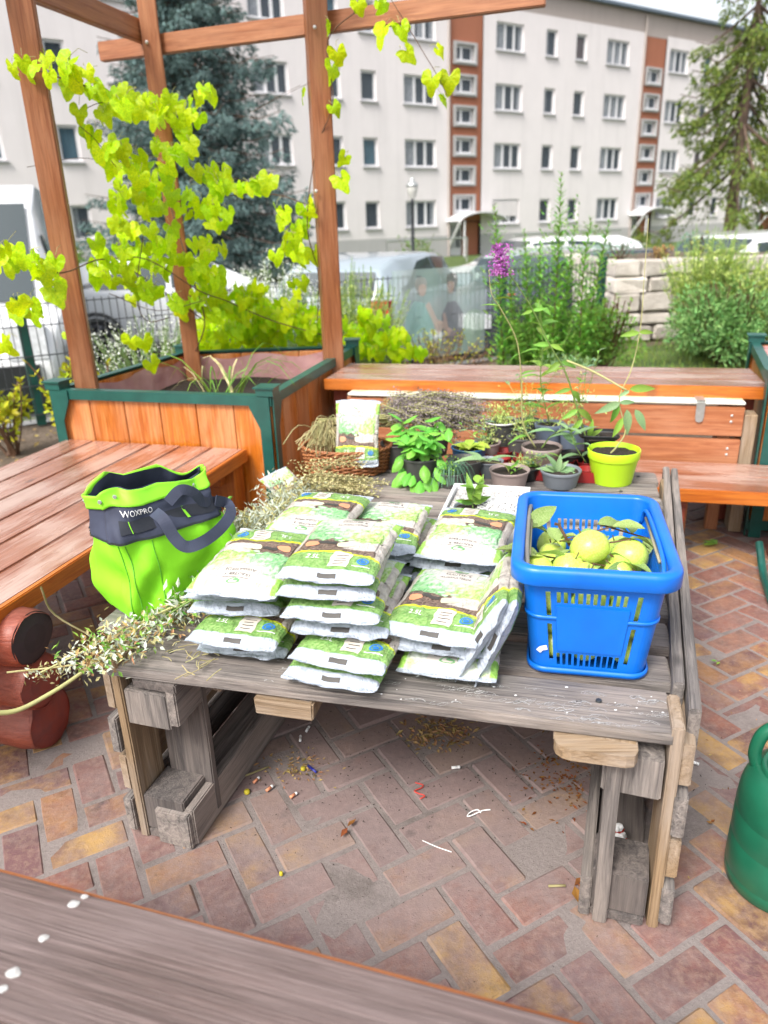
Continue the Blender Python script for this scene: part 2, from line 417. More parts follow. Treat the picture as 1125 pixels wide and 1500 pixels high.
M['brick'] = mk_brick()
s = NT('sand_joint'); p = s.pos; g = s.noise(p, 120, 6, .8); f = s.noise(p, 6, 7, .7)
c = s.mix(g, (.165, .135, .128), (.34, .295, .278)); c = s.mix(s.ramp(f, [(.52, 0), (.68, .7)]), c, (.12, .10, .09))
M['sand'] = s.done(s.pbr(c, .95, s.bump(s.math('ADD', g, f), .8, .006)))
b = MB(); N_ = 90
x0, x1, y0_, y1_ = -3.2, 3.4, -.6, 3.9
vs = []
for j in range(N_ + 1):
    for i in range(N_ + 1):
        x = x0 + (x1 - x0) * i / N_; y = y0_ + (y1_ - y0_) * j / N_
        z = -.0032 + .0026 * noise.noise(U((x * 11, y * 11, 0))) + .0045 * max(0, noise.noise(U((x * 5, y * 5, 5))) + .3 * noise.noise(U((x * 22, y * 22, 5))) - .14) * 1.3
        vs.append((x, y, z))
b.add(vs, [(j * (N_ + 1) + i, j * (N_ + 1) + i + 1, (j + 1) * (N_ + 1) + i + 1, (j + 1) * (N_ + 1) + i) for j in range(N_) for i in range(N_)])
paving = b.build('paving', M['sand'], smooth=True, kind='structure')
def brick_bm(seed, L=.163, W=.078, H=.05):
    bm = bmesh.new(); bmesh.ops.create_cube(bm, size=1)
    bmesh.ops.scale(bm, vec=(L, W, H), verts=bm.verts); bmesh.ops.translate(bm, vec=(0, 0, -H / 2), verts=bm.verts)
    bmesh.ops.bevel(bm, geom=[e for e in bm.edges if all(v.co.z > -.01 for v in e.verts) or abs(e.verts[0].co.z - e.verts[1].co.z) > .01], offset=.005, segments=1, affect='EDGES')
    rnd = random.Random(seed)
    for v in bm.verts: v.co += U((rnd.uniform(-.0015, .0015), rnd.uniform(-.0015, .0015), rnd.uniform(-.0012, .0006)))
    me = bpy.data.meshes.new('brick'); bm.to_mesh(me); bm.free(); me.materials.append(M['brick']); return me
BR = [brick_bm(i) for i in range(6)]
MO = .0862; bricks = []; A = R(28); ca, sa = math.cos(A), math.sin(A)
for i in range(-56, 57):
    for j in range(-56, 57):
        # herringbone: unit cell 4 x 4 of 10 cm squares
        k = (i - j) % 4
        if k == 0: cx_, cy_, rot = (i + 1) * MO, (j + .5) * MO, 0
        elif k == 3: cx_, cy_, rot = (i + .5) * MO, (j + 1) * MO, math.pi / 2
        else: continue
        X = cx_ * ca - cy_ * sa + .04; Y = cx_ * sa + cy_ * ca + 1.2
        if not (x0 < X < x1 and y0_ < Y < y1_): continue
        bricks.append((X, Y, rot + A))
def visible(X, Y):
    d = U((X, Y, 0)) - U((0, 0, CAM_H)); f = d.dot(F_)
    if f < .1: return False
    px = 562.5 + 1083 * d.dot(CX) / f; py = 750 - 1083 * d.dot(CY) / f
    if not (-80 < px < 1205 and 560 < py < 1580): return False
    if px < 430 + (1270 - py) * -0 and py > 1285 + px * .27: return False       # under the bench in front
    if 150 < px < 960 and 690 < py < 960: return False                          # behind the table top
    return True
rest = []; vis = []
for q in bricks: (vis if visible(q[0], q[1]) else rest).append(q)
vis.sort(key=lambda q: q[0] ** 2 + q[1] ** 2)
rest += vis[300:]
for X, Y, a in vis[:300]:
    mt = Matrix.Translation((X, Y, random.gauss(0, .0016))) @ Matrix.Rotation(a, 4, 'Z') @ Matrix.Rotation(random.gauss(0, .008), 4, 'X') @ Matrix.Rotation(random.gauss(0, .006), 4, 'Y')
    place('brick', random.choice(BR), mt, paving)
b = MB()
for X, Y, a in rest:
    mt = Matrix.Rotation(a, 4, 'Z'); P = [mt @ U((sx * .0815, sy * .039, z)) + U((X, Y, 0)) for z in (-.03, -.001 + random.gauss(0, .001)) for sx, sy in ((-1, -1), (1, -1), (1, 1), (-1, 1))]
    b.add(P, [(4, 5, 6, 7), (0, 1, 5, 4), (1, 2, 6, 5), (2, 3, 7, 6), (3, 0, 4, 7)])
b.build('further_bricks', M['brick'], paving, kind='stuff')

# ---- apartment building
BT = RD; BN = U((RN.x, RN.y, 0)); B0 = U((0, 39, 0))
def bp(s_, n_, z): return B0 + BT * s_ + BN * n_ + U((0, 0, z))
def wallmat(name, c, sc=1.2):
    s = NT(name); p = s.pos; f = s.noise(p, sc, 6, .6); g = s.noise(p, 25, 4)
    v = s.noise(s.mapped(p, (1.5, 1.5, .12)), 1.5, 5)
    col = s.mix(s.ramp(f, [(.3, 0), (.7, .25)]), c, tuple(x * .8 for x in c)); col = s.mix(s.ramp(v, [(.5, 0), (.75, .22)]), col, tuple(x * .6 for x in c))
    return s.done(s.pbr(col, .85, s.bump(g, .25, .01)))
M['wall'] = wallmat('pale_render', (.72, .675, .68)); M['attic'] = wallmat('beige_attic_render', (.40, .345, .32))
M['redwall'] = wallmat('red_brown_panel', (.34, .125, .07)); M['redpale'] = wallmat('socket_grey', (.42, .41, .41))
M['frame'] = plain('window_frame_white', (.78, .78, .80), .35)
M['wglass'] = mk_glass('window_glass', (.10, .13, .16), .28, .04)
M['room'] = plain('dim_room', (.10, .105, .12), .9); M['curtain'] = plain('white_curtain', (.80, .81, .84), .9, (.5, .52, .55), 6)
M['bluecurtain'] = plain('blue_blind', (.10, .28, .38), .8); M['browncurtain'] = plain('brown_blind', (.22, .10, .07), .8)
M['sill'] = plain('grey_sill', (.46, .46, .48), .6)
house = empty('apartment_building', bp(9, 0, -.5), 'long pale four-storey apartment block with red-brown stair strips facing the street', 'building')
rows = [1.03, 3.80, 6.57, 9.30]
S_L, S_R = -60, 58
wide = [(-5.9 - 3.0 - 3.1, 1.9), (-5.95, 1.7), (1.95, 1.95), (7.85, 1.95), (16.35, 1.95), (22.1, 1.9), (31.1, 1.9), (36.9, 1.9), (-20.5, 1.9), (-26.5, 1.9), (43, 1.9), (-33, 1.9)]
narrow = [(-14.2, .75), (-2.35, .75), (-.5, .85), (11.45, .85), (13.8, .85), (25.7, .85), (28.2, .85), (-17, .85), (40.2, .85), (-30, .85)]
stairs = [(4.78, 6.98), (19.7, 21.75), (34.2, 36.3), (-10.5, -8.4)]
holes = []
for s0, w_ in wide + narrow:
    for z0 in rows: holes.append((s0, s0 + w_, z0, z0 + 1.25))
stair_h = []
for a, c_ in stairs:
    m0 = a + .35
    for k in range(6): stair_h.append((m0, m0 + 1.3, 1.62 + k * 1.38, 1.62 + k * 1.38 + .88))
def wall_panel(b, s0, s1, z0, z1, holes, n_=0, rec=.14):
    hs = [h for h in holes if h[0] >= s0 - .01 and h[1] <= s1 + .01 and h[2] >= z0 - .01 and h[3] <= z1 + .01]
    ss = sorted({s0, s1, *[round(h[0], 4) for h in hs], *[round(h[1], 4) for h in hs]})
    zs = sorted({z0, z1, *[round(h[2], 4) for h in hs], *[round(h[3], 4) for h in hs]})
    for i in range(len(ss) - 1):
        for j in range(len(zs) - 1):
            sm, zm = (ss[i] + ss[i + 1]) / 2, (zs[j] + zs[j + 1]) / 2
            if any(h[0] < sm < h[1] and h[2] < zm < h[3] for h in hs): continue
            b.add([bp(ss[i], n_, zs[j]), bp(ss[i + 1], n_, zs[j]), bp(ss[i + 1], n_, zs[j + 1]), bp(ss[i], n_, zs[j + 1])], [(0, 1, 2, 3)])
    for h in hs:
        a, c_, z0_, z1__ = h
        P = [(a, z0_), (c_, z0_), (c_, z1__), (a, z1__)]
        for k in range(4):
            p, q = P[k], P[(k + 1) % 4]
            b.add([bp(p[0], n_, p[1]), bp(q[0], n_, q[1]), bp(q[0], n_ + rec, q[1]), bp(p[0], n_ + rec, p[1])], [(0, 1, 2, 3)])
segs = []; cur = S_L
for a, c_ in sorted(stairs): segs.append((cur, a)); cur = c_
segs.append((cur, S_R))
for a, c_ in segs:
    b = MB(); soc = MB()
    wall_panel(b, a, c_, 0.55, 11.15, [h for h in holes if a <= h[0] and h[1] <= c_])
    wall_panel(soc, a, c_, -.6, .55, [])
    b.build('wall', M['wall'], house); soc.build('socle', M['redpale'], house)
for a, c_ in stairs: b = MB(); wall_panel(b, a, c_, 1.25, 11.0, stair_h, .06, .12); b.build('stair_panel', M['redwall'], house)
b = MB(); P = [bp(S_L, .05, 11.0), bp(S_R, .05, 11.0), bp(S_R, .05, 12.15), bp(S_L, .05, 12.15)]; b.add(P, [(0, 1, 2, 3)])
b.build('attic_band', M['attic'], house)
b = MB(); rb = [bp(S_L, -.25, 12.15), bp(S_R, -.25, 12.15), bp(S_R, -.25, 12.3), bp(S_L, -.25, 12.3), bp(S_L, 11, 12.15), bp(S_R, 11, 12.15), bp(S_R, 11, 12.9), bp(S_L, 11, 12.9)]
b.add(rb, [(0, 1, 2, 3), (0, 4, 5, 1), (3, 2, 6, 7), (1, 5, 6, 2), (0, 3, 7, 4), (4, 7, 6, 5)]); b.build('roof', plain('slate_blue_roof_edge', (.13, .17, .22), .5), house)
b = MB(); b.add([bp(S_L, 11, -.6), bp(S_R, 11, -.6), bp(S_R, 11, 12.15), bp(S_L, 11, 12.15), bp(S_L, .06, -.6), bp(S_L, .06, 12.15), bp(S_R, .06, -.6), bp(S_R, .06, 12.15)], [(0, 1, 2, 3), (0, 3, 5, 4), (1, 6, 7, 2)]); b.build('rear_wall', M['attic'], house)
BM3 = Matrix((BT, BN, U((0, 0, 1)))).transposed()
def bbox(b, s0, s1, n0, n1, z0, z1):
    b.add([bp(s, n, z) for s in (s0, s1) for n in (n0, n1) for z in (z0, z1)], [(0, 1, 3, 2), (4, 6, 7, 5), (0, 4, 5, 1), (2, 3, 7, 6), (0, 2, 6, 4), (1, 5, 7, 3)])
def window(s0, w_, z0, h, kind, nn=.10, sillw=True):
    """frame > panes, curtain, sill"""
    b = MB(); n0, n1 = nn, nn + .05; t = .095
    div = {'wide': [0, .36, .68, 1], 'narrow': [0, 1], 'stair': [0, .34, 1]}[kind]
    bbox(b, s0, s0 + w_, n0, n1, z0, z0 + t); bbox(b, s0, s0 + w_, n0, n1, z0 + h - t, z0 + h)
    for d in div:
        c_ = s0 + w_ * d; c_ = min(max(c_, s0 + t / 2), s0 + w_ - t / 2)
        tt = t if d in (0, 1) else t * 1.5
        bbox(b, c_ - tt / 2, c_ + tt / 2, n0 + .001, n1, z0 + t, z0 + h - t)
    fr = b.build('window', M['frame'], house, loc=bp(s0, 0, z0))
    g = MB()
    for i in range(len(div) - 1):
        a, c_ = s0 + w_ * div[i] + t * .7, s0 + w_ * div[i + 1] - t * .7
        g = MB(); bbox(g, a, c_, n0 + .02, n0 + .03, z0 + t, z0 + h - t); g.build('pane', M['wglass'], fr)
    bk = MB(); q = [bp(s0, nn + .25, z0), bp(s0 + w_, nn + .25, z0), bp(s0 + w_, nn + .25, z0 + h), bp(s0, nn + .25, z0 + h)]
    bk.add(q, [(0, 1, 2, 3)]); q2 = [bp(s0, nn + .05, z0), bp(s0 + w_, nn + .05, z0), bp(s0 + w_, nn + .05, z0 + h), bp(s0, nn + .05, z0 + h)]
    bk.add(q + q2, [(0, 1, 5, 4), (1, 2, 6, 5), (2, 3, 7, 6), (3, 0, 4, 7)]); bk.build('room_behind', M['room'], fr)
    if kind != 'stair':
        cu = MB(); r_ = random.random(); cm = M['curtain']
        spans = [(0, .34)] if kind == 'wide' else []
        if kind == 'wide' and r_ < .6: spans.append((.86, 1))
        if kind == 'wide' and r_ < .3: spans.append((.5, .68))
        if kind == 'narrow' and r_ < .45: spans = [(0, 1)]; cm = M['bluecurtain'] if r_ < .3 else M['browncurtain']
        if kind == 'narrow' and r_ > .8: spans = [(0, .4)]
        for a, c_ in spans:
            k = 8
            for i in range(k):
                u0, u1 = a + (c_ - a) * i / k, a + (c_ - a) * (i + 1) / k
                o0, o1 = .08 + .02 * (i % 2), .08 + .02 * ((i + 1) % 2)
                cu.add([bp(s0 + w_ * u0, nn + o0, z0 + .06), bp(s0 + w_ * u1, nn + o1, z0 + .06), bp(s0 + w_ * u1, nn + o1, z0 + h - .06), bp(s0 + w_ * u0, nn + o0, z0 + h - .06)], [(0, 1, 2, 3)])
        if cu.v: cu.build('curtain', cm, fr)
    si = MB(); bbox(si, s0 - .08, s0 + w_ + .08, -.10, nn - .002, z0 - .06, z0 - .003); si.build('sill', M['sill'] if kind != 'stair' else M['frame'], fr)
rs = random.getstate()
for s0, w_ in wide:
    for z0 in rows:
        if -38 < s0: window(s0, w_, z0, 1.25, 'wide')
for s0, w_ in narrow:
    for z0 in rows: window(s0, w_, z0, 1.25, 'narrow')
for a, c_, z0, z1__ in stair_h:
    window(a + .12, 1.1, z0 + .1, .7, 'stair', .12)
    b = MB()
    for q in ((a - .1, c_ + .12, z1__ - .06, z1__ + .05), (a - .1, c_ + .12, z0 - .05, z0 + .06), (a - .1, a + .06, z0 + .06, z1__ - .06), (c_ - .05, c_ + .12, z0 + .06, z1__ - .06)):
        bbox(b, q[0], q[1], -.06, .10, q[2], q[3])
    b.build('surround', M['redpale'], house)
# roller shutter half down on one ground-floor window
b = MB()
for k in range(12): bbox(b, 7.95, 9.7, .03 + .004 * (k % 2), .06, 2.2 - .065 * (k + 1), 2.2 - .065 * k - .004)
b.build('roller_shutter', M['wall'], house)
for a, c_ in stairs[:3]:
    b = MB(); bbox(b, a, c_, .55, .6, -.6, 1.25); b.build('porch_back', M['room'], house)
    b = MB(); bbox(b, a + .25, a + 1.2, .42, .5, -.5, 1.2); d_ = b.build('door', M['frame'], house)
    for kk in range(2):
        b = MB(); bbox(b, a + .34 + kk * .42, a + .68 + kk * .42, .405, .42, -.1, 1.05); b.build('pane', M['wglass'], d_)
    b = MB(); bbox(b, a + 1.25, c_, .2, .5, -.5, 1.2); b.build('porch_cheek', M['redwall'], house)
    b = MB(); n = 12; P = []
    for i in range(n + 1):
        th = math.pi * (.12 + .76 * i / n); sx = (a + c_) / 2 + .3 - 1.75 * math.cos(th); zz = 1.0 + .62 * math.sin(th)
        P += [bp(sx, -1.2, zz), bp(sx, .05, zz), bp(sx, .05, zz + .07), bp(sx, -1.2, zz + .07)]
    b.add(P, [(4 * i + k, 4 * i + (k + 1) % 4, 4 * i + 4 + (k + 1) % 4, 4 * i + 4 + k) for i in range(n) for k in range(4)] + [(0, 1, 2, 3), (4 * n + 3, 4 * n + 2, 4 * n + 1, 4 * n)])
    b.build('porch_canopy', M['frame'], house)
    b = MB(); b.tube([bp(a - .2, -1.1, 1.2), bp(a + .05, .1, -.1)], .07, 6); b.tube([bp(a + .1, -1.1, -.5), bp(a + .1, -1.1, 1.25)], .05, 6); b.build('canopy_strut', M['frame'], house)
for x in (4.7, 19.6): b = MB(); b.tube([bp(x, -.06, -.5), bp(x, -.06, 12)], .06, 8); b.build('downpipe', M['attic'], house)

def railing(s0, s1, n_, label):
    p = bp(s0, n_, -.5); t = empty('garden_railing', p, label, 'railing', 'steel railings before the apartment block')
    b = MB(); b.tube([bp(s0, n_, .55), bp(s1, n_, .55)], .04, 6); b.build('rail', M['steel'], t)
    for s_ in (s0, s1): b = MB(); b.tube([bp(s_, n_, -.5), bp(s_, n_, .53)], .035, 6); b.build('post', M['steel'], t)
railing(-3.2, 1.2, -5.5, 'grey tube railing before the block, left of the street lamp')
railing(4.6, 7.6, -5, 'grey tube railing before the first porch, right of the street lamp')
railing(9.0, 12.4, -5, 'grey tube railing behind the tall green herbs')

# ---- street lamp
L0 = U((1.06, 22, -.5)); t = empty('street_lamp', L0, 'grey street lamp with a glass bell lantern standing before the pale block', 'street lamp')
b = MB(); b.lathe([(.09, 0), (.09, .5), (.05, .6), (.04, 2.25), (.06, 2.28), (.03, 2.36), (.001, 2.37)], L0, 10); b.build('pole', M['dark_metal'], t, True)
b = MB(); b.lathe([(.07, 2.36), (.13, 2.5), (.15, 2.62), (.12, 2.68)], L0, 14); b.build('lantern_glass', mk_glass('lantern_glass', (.6, .6, .55), .6, .2), t, True)
b = MB(); b.lathe([(.16, 2.66), (.17, 2.7), (.10, 2.78), (.06, 2.80), (.06, 2.86), (.001, 2.9)], L0, 14); b.build('cap', M['steel'], t, True)
b = MB(); b.tube([L0 + U((-.06, 0, 1.35)), L0 + U((.06, 0, 1.35))], .02, 6); b.build('ladder_rest', M['dark_metal'], t)

# ---- vehicles
M['tyre'] = plain('tyre_rubber', (.015, .015, .016), .8); M['rim'] = plain('wheel_rim', (.35, .36, .38), .3, Metallic=.8)
M['cglass'] = plain('car_glass', (.03, .045, .05), .06, (.025, .04, .045), 2, .02, 0, Specular_IOR_Level=.9)
M['lamp_red'] = plain('red_lens', (.5, .01, .01), .2); M['lamp_clear'] = plain('clear_lens', (.7, .72, .75), .1); M['plate'] = plain('number_plate_white', (.8, .8, .78), .4)
def paint(n, c): return plain(n, c, .22, tuple(x * .94 for x in c), 2, .02, 0, Coat_Weight=.8, Coat_Roughness=.05)
def car(label, c, pos, ang, L=4.1, W=1.74, H=1.45, kind='hatch', group='cars parked along the street'):
    """x forward in the car's own frame"""
    t = empty('parked_car', pos, label, 'car', group); t.rotation_euler.z = 0
    RM = Matrix.Rotation(ang, 3, 'Z'); P0 = U(pos)
    def T(x, y, z): return P0 + RM @ U((x, y, z))
    h = L / 2
    # stations: x, bottom, belt, roof, half width at belt, half width at roof
    st = [(-h, .35, .80, .80, .70, .60), (-h + .05, .25, .92, .95, .80, .62), (-h + .25, .22, .95, H * .90, .85, .60), (-h + .7, .2, .95, H * .985, .87, .60),
          (-.2, .2, .93, H, .87, .62), (.35, .2, .92, H * .975, .87, .60), (1.15 * L / 4.1, .2, .92, .96, .86, .62), (h - .45, .2, .84, .86, .83, .60), (h - .08, .25, .66, .68, .76, .6), (h, .35, .55, .56, .68, .55)]
    if kind == 'van': st = [(-h, .35, 1.0, 1.75, .90, .80), (-h + .05, .28, 1.0, 1.85, .93, .82), (-h + .8, .28, 1.0, H, .95, .80), (h - 1.9, .28, 1.0, H, .95, .80), (h - 1.2, .28, 1.02, H * .88, .95, .78), (h - .72, .28, 1.02, 1.06, .93, .75), (h - .2, .3, .9, .92, .88, .7), (h, .35, .62, .64, .8, .7)]
    k = W / 1.74; vs = []; n = 8
    for x, zb, zc, zr, wb, wr in st:
        wb *= k; wr *= k
        sec = [(-wb * .93, zb), (-wb, (zb + zc) / 2), (-wb * .985, zc), (-wr, zr), (wr, zr), (wb * .985, zc), (wb, (zb + zc) / 2), (wb * .93, zb)]
        vs += [T(x, y, z) for y, z in sec]
    b = MB(); m_ = len(st)
    b.add(vs, [(i * n + j, (i + 1) * n + j, (i + 1) * n + (j + 1) % n, i * n + (j + 1) % n) for i in range(m_ - 1) for j in range(n)] + [tuple(range(n)), tuple(range((m_ - 1) * n, m_ * n))[::-1]])
    body = b.build('body', paint('car_paint', c), t, True)
    md = body.modifiers.new('b', 'BEVEL'); md.width = .05; md.segments = 3; md.limit_method = 'ANGLE'; md.angle_limit = R(15)
    def quad(name, i0, i1, side, u0, u1, v0, v1, mt):
        """patch on the cabin side between stations"""
        P = []
        for (i, u, v) in ((i0, u0, v0), (i1, u1, v0), (i1, u1, v1), (i0, u0, v1)):
            a = st[i]; x = a[0] + u; zb_, zr_ = a[2], a[3]
            z = zb_ + (zr_ - zb_) * v; y = (a[4] * .985 + (a[5] - a[4] * .985) * v) * k * side
            P.append(T(x, y + .012 * side, z))
        b = MB(); b.add(P, [(0, 1, 2, 3)]); o = b.build(name, mt, t); solid(o, .012, 0)
    gl = M['cglass']
    for sd_ in (-1, 1):
        if kind != 'van':
            quad('side_window', 2, 4, sd_, .18, -.04, .12, .86, gl); quad('side_window', 4, 5, sd_, .04, .12, .12, .86, gl)
        else: quad('side_window', 4, 4, sd_, -.45, .12, .1, .75, gl)
        for z_ in (-h * .62, h * .64):
            w_ = MB(); c0 = T(z_, sd_ * (W / 2 - .1), .31); ax = RM @ U((0, 1, 0))
            w_.lathe([(.0, -.1), (.31, -.1), (.33, -.07), (.33, .07), (.31, .1), (.2, .105)], c0, 20, M=frame(U((0, 0, 1)), ax)); tw = w_.build('wheel', M['tyre'], t, True)
            w_ = MB()
            for q in range(5):
                a = 2 * math.pi * q / 5; dd = RM @ U((math.cos(a), 0, math.sin(a))); w_.tube([c0 + ax * sd_ * .108, c0 + ax * sd_ * .108 + dd * .2], .035, 4)
            w_.tube([c0 + ax * sd_ * .1 + (RM @ U((math.cos(2 * math.pi * q / 16), 0, math.sin(2 * math.pi * q / 16)))) * .2 for q in range(17)], .02, 4); w_.build('rim', M['rim'], tw)
            a_ = MB(); a_.tube([T(z_ + .37 * math.cos(g), sd_ * (W / 2 + .004), .31 + .37 * math.sin(g)) for g in [math.pi * e / 10 for e in range(11)]], .03, 5); a_.build('wheel_arch', M['black_plastic'], t)
        b = MB(); b.box(T(h * .28 if kind != 'van' else h - .95, sd_ * (W / 2 + .09), 1.0 if kind != 'van' else 1.2), (.12, .2, .14), RM); b.build('wing_mirror', body.data.materials[0], t)
        b = MB(); b.box(T(h - .1, sd_ * W * .36, .66 if kind != 'van' else .8), (.22, .34, .15 if kind != 'van' else .3), RM); b.build('headlight', M['lamp_clear'], t)
        b = MB(); b.box(T(-h + .04, sd_ * W * .40, .82), (.14, .2, .26), RM); b.build('tail_light', M['lamp_red'], t)
        b = MB(); b.box(T(.0, sd_ * (W / 2 + .006), .72), (.16, .03, .03), RM); b.build('door_handle', body.data.materials[0], t)
    def cross(name, i0, i1, f0, f1, mt):
        a, c_ = st[i0], st[i1]; P = []
        for f in (f0, f1):
            x = a[0] + (c_[0] - a[0]) * f; z = a[3] + (c_[3] - a[3]) * f; wy = (a[5] + (c_[5] - a[5]) * f) * k * .93
            P += [T(x + (.02 if i1 > i0 and i0 > 3 else -.02), -wy, z + .012), T(x + (.02 if i0 > 3 else -.02), wy, z + .012)]
        b = MB(); b.add([P[0], P[1], P[3], P[2]], [(0, 1, 2, 3)]); o = b.build(name, mt, t); solid(o, .01, 0)
    if kind != 'van': cross('windscreen', 5, 6, .1, .93, gl); cross('rear_window', 1, 2, .15, .9, gl)
    else: cross('windscreen', 4, 5, -.05, .93, gl)
    b = MB(); b.box(T(h - .02, 0, .42), (.16, W * .8, .24 if kind != 'van' else .36), RM); b.build('bumper', M['black_plastic'], t)
    b = MB(); b.box(T(-h + .02, 0, .42), (.14, W * .8, .2), RM); b.build('bumper', M['black_plastic'], t)
    b = MB(); b.box(T(h + .065, 0, .45), (.012, .5, .11), RM); b.build('number_plate', M['plate'], t)
    b = MB(); b.box(T(-h - .055, 0, .6), (.012, .5, .11), RM); b.build('number_plate', M['plate'], t)
    return t, T
RA = R(34.5)
car('pale silver-blue hatchback behind the banner on the fence', (.30, .36, .40), (.15, 10.6, -.5), R(68), 4.0, 1.72, 1.40)
car('dark anthracite car with its wheel showing right of the banner', (.025, .03, .04), (2.55, 10.3, -.5), R(208), 4.1, 1.78, 1.34)
car('white hatchback showing its roof and windscreen behind the dark car', (.72, .73, .74), (3.2, 15.3, -.5), R(195), 4.2, 1.75, 1.42)
car('white estate car behind the stone raised bed', (.74, .75, .76), (4.75, 9.95, -.5), R(196), 4.3, 1.8, 1.52)
car('pale green car half hidden by the tall herbs', (.28, .36, .33), (3.5, 13.2, -.5), R(34), 4.0, 1.7, 1.32)
car('white car behind the yellow vine and the spruce', (.70, .72, .74), (-3.0, 12.0, -.5), R(14), 4.1, 1.7, 1.38)
van, VT = car('white delivery van with blue squares on its side, parked beyond the left fence', (.74, .75, .76), (-4.85, 9.35, -.5), R(-71), 5.2, 2.0, 2.27, 'van', None)
M['vblue'] = plain('van_blue_print', (.03, .38, .68), .4)
for k, (x, z, sx, sz) in enumerate([(1.1, 1.35, .35, .22), (1.0, .95, .3, .2)]):
    b = MB(); b.box(VT(x, .985 * 1.149 * .95 - .03, z), (sx, .012, sz), Matrix.Rotation(R(-71), 3, 'Z')); b.build('blue_print', M['vblue'], van)
for k in range(5):
    b = MB(); b.box(VT(.72 - k * .14, 1.065, 1.36 + .02 * (k % 2)), (.03, .012, .24), Matrix.Rotation(R(-71), 3, 'Z')); b.box(VT(.69 - k * .14, 1.066, 1.36), (.09, .011, .03), Matrix.Rotation(R(-71), 3, 'Z')); b.build('grey_print', M['dark_metal'], van)

# ---- wire fence
def fence(s0, s1, posts, label):
    t = empty('wire_fence', fl(s0, 0), label, 'fence')
    b = MB(); n = int((s1 - s0) / .05)
    for i in range(n + 1):
        p = fl(s0 + i * .05, 0); b.box((p.x, p.y, .44), (.006, .006, .80), Matrix.Rotation(R(29), 3, 'Z'))
    for z in (.08, .28, .48, .68, .82):
        for o_ in (-.008, .008):
            a, c_ = fl(s0, o_), fl(s1, o_); a.z = c_.z = z; b.tube([a, c_], .0045, 4)
    b.build('wire_mesh', M['dark_metal'], t, kind='stuff')
    for s_ in posts:
        p = fl(s_, .045); b = MB(); b.box((p.x, p.y, .43), (.06, .045, .86), Matrix.Rotation(R(29), 3, 'Z')); b.box((p.x, p.y, .865), (.066, .05, .02), Matrix.Rotation(R(29), 3, 'Z')); b.build('post', M['green_metal'], t)
    return t
fence(-5.6, 1.25, [-4.08, -2.03, 0, 1.25], 'dark wire mesh garden fence with green posts along the pavement')

# ---- printed banner hung on the fence
bt = empty('banner', fl(-1.75, -.03, .3), 'faded translucent banner printed with two people, hung on the wire fence', 'banner')
bm_ = NT('banner_film'); f = bm_.noise(bm_.pos, 3, 3)
c = bm_.mix(bm_.ramp(f, [(.4, 0), (.6, 1)]), (.50, .58, .56), (.36, .50, .46)); pb = bm_.pbr(c, .3, None, Alpha=.46)
bm_ = bm_.done(pb)
def bpnt(u, v, o=0):
    p = FP + TD * (-1.22 + .98 * u) + ND * (-.02 - o - .01 * math.sin(u * 17)); return U((p.x, p.y, .12 + .76 * v))
def bsheet(name, mt, poly, o):
    b = MB(); n = len(poly); c_ = (sum(p[0] for p in poly) / n, sum(p[1] for p in poly) / n)
    b.add([bpnt(*c_, o)] + [bpnt(u, v, o) for u, v in poly], [(0, 1 + i, 1 + (i + 1) % n) for i in range(n)]); return b.build(name, mt, bt)
b = MB(); n = 24; b.add([bpnt(i / n, v) for v in (0, 1) for i in range(n + 1)], [(i, i + 1, n + 2 + i, n + 1 + i) for i in range(n)]); b.build('film', bm_, bt)
def blob(cx_, cy_, rx, ry, n=14, w_=.12): return [(cx_ + rx * math.cos(a) * (1 + w_ * math.sin(3 * a)), cy_ + ry * math.sin(a) * (1 + w_ * math.cos(2 * a))) for a in [2 * math.pi * i / n for i in range(n)]]
fa = lambda n, c: NT(n)
def filmc(name, c, a=.75):
    s = NT(name); return s.done(s.pbr(c, .35, None, Alpha=a))
bsheet('printed_shirt', filmc('teal_print', (.30, .58, .54), 0.34), [(.10, .10), (.12, .5), (.22, .66), (.34, .62), (.42, .42), (.40, .10)], .004)
bsheet('printed_shirt', filmc('dark_print', (.17, .15, .19), 0.42), [(.50, .14), (.50, .48), (.57, .62), (.67, .62), (.74, .48), (.74, .14)], .004)
bsheet('printed_lawn', filmc('green_print', (.42, .60, .42), 0.27), blob(.86, .3, .12, .24), .004)
bsheet('printed_hair', filmc('grey_hair_print', (.40, .37, .35), 0.41), blob(.29, .82, .060, .11), .006)
bsheet('printed_face', filmc('pale_skin_print', (.60, .45, .38), 0.41), blob(.305, .77, .040, .075), .007)
bsheet('printed_hair', filmc('dark_hair_print', (.12, .09, .08), 0.41), blob(.62, .84, .062, .11), .006)
bsheet('printed_face', filmc('skin_print', (.58, .42, .35), 0.41), blob(.605, .78, .042, .08), .007)
bsheet('printed_arm', filmc('skin_print_arm', (.62, .47, .40), 0.41), [(.33, .60), (.37, .64), (.47, .36), (.52, .40), (.53, .34), (.46, .26)], .008)
bsheet('printed_arm', filmc('skin_print_arm', (.62, .47, .40), 0.41), [(.51, .50), (.54, .50), (.56, .30), (.66, .26), (.65, .21), (.53, .24)], .008)

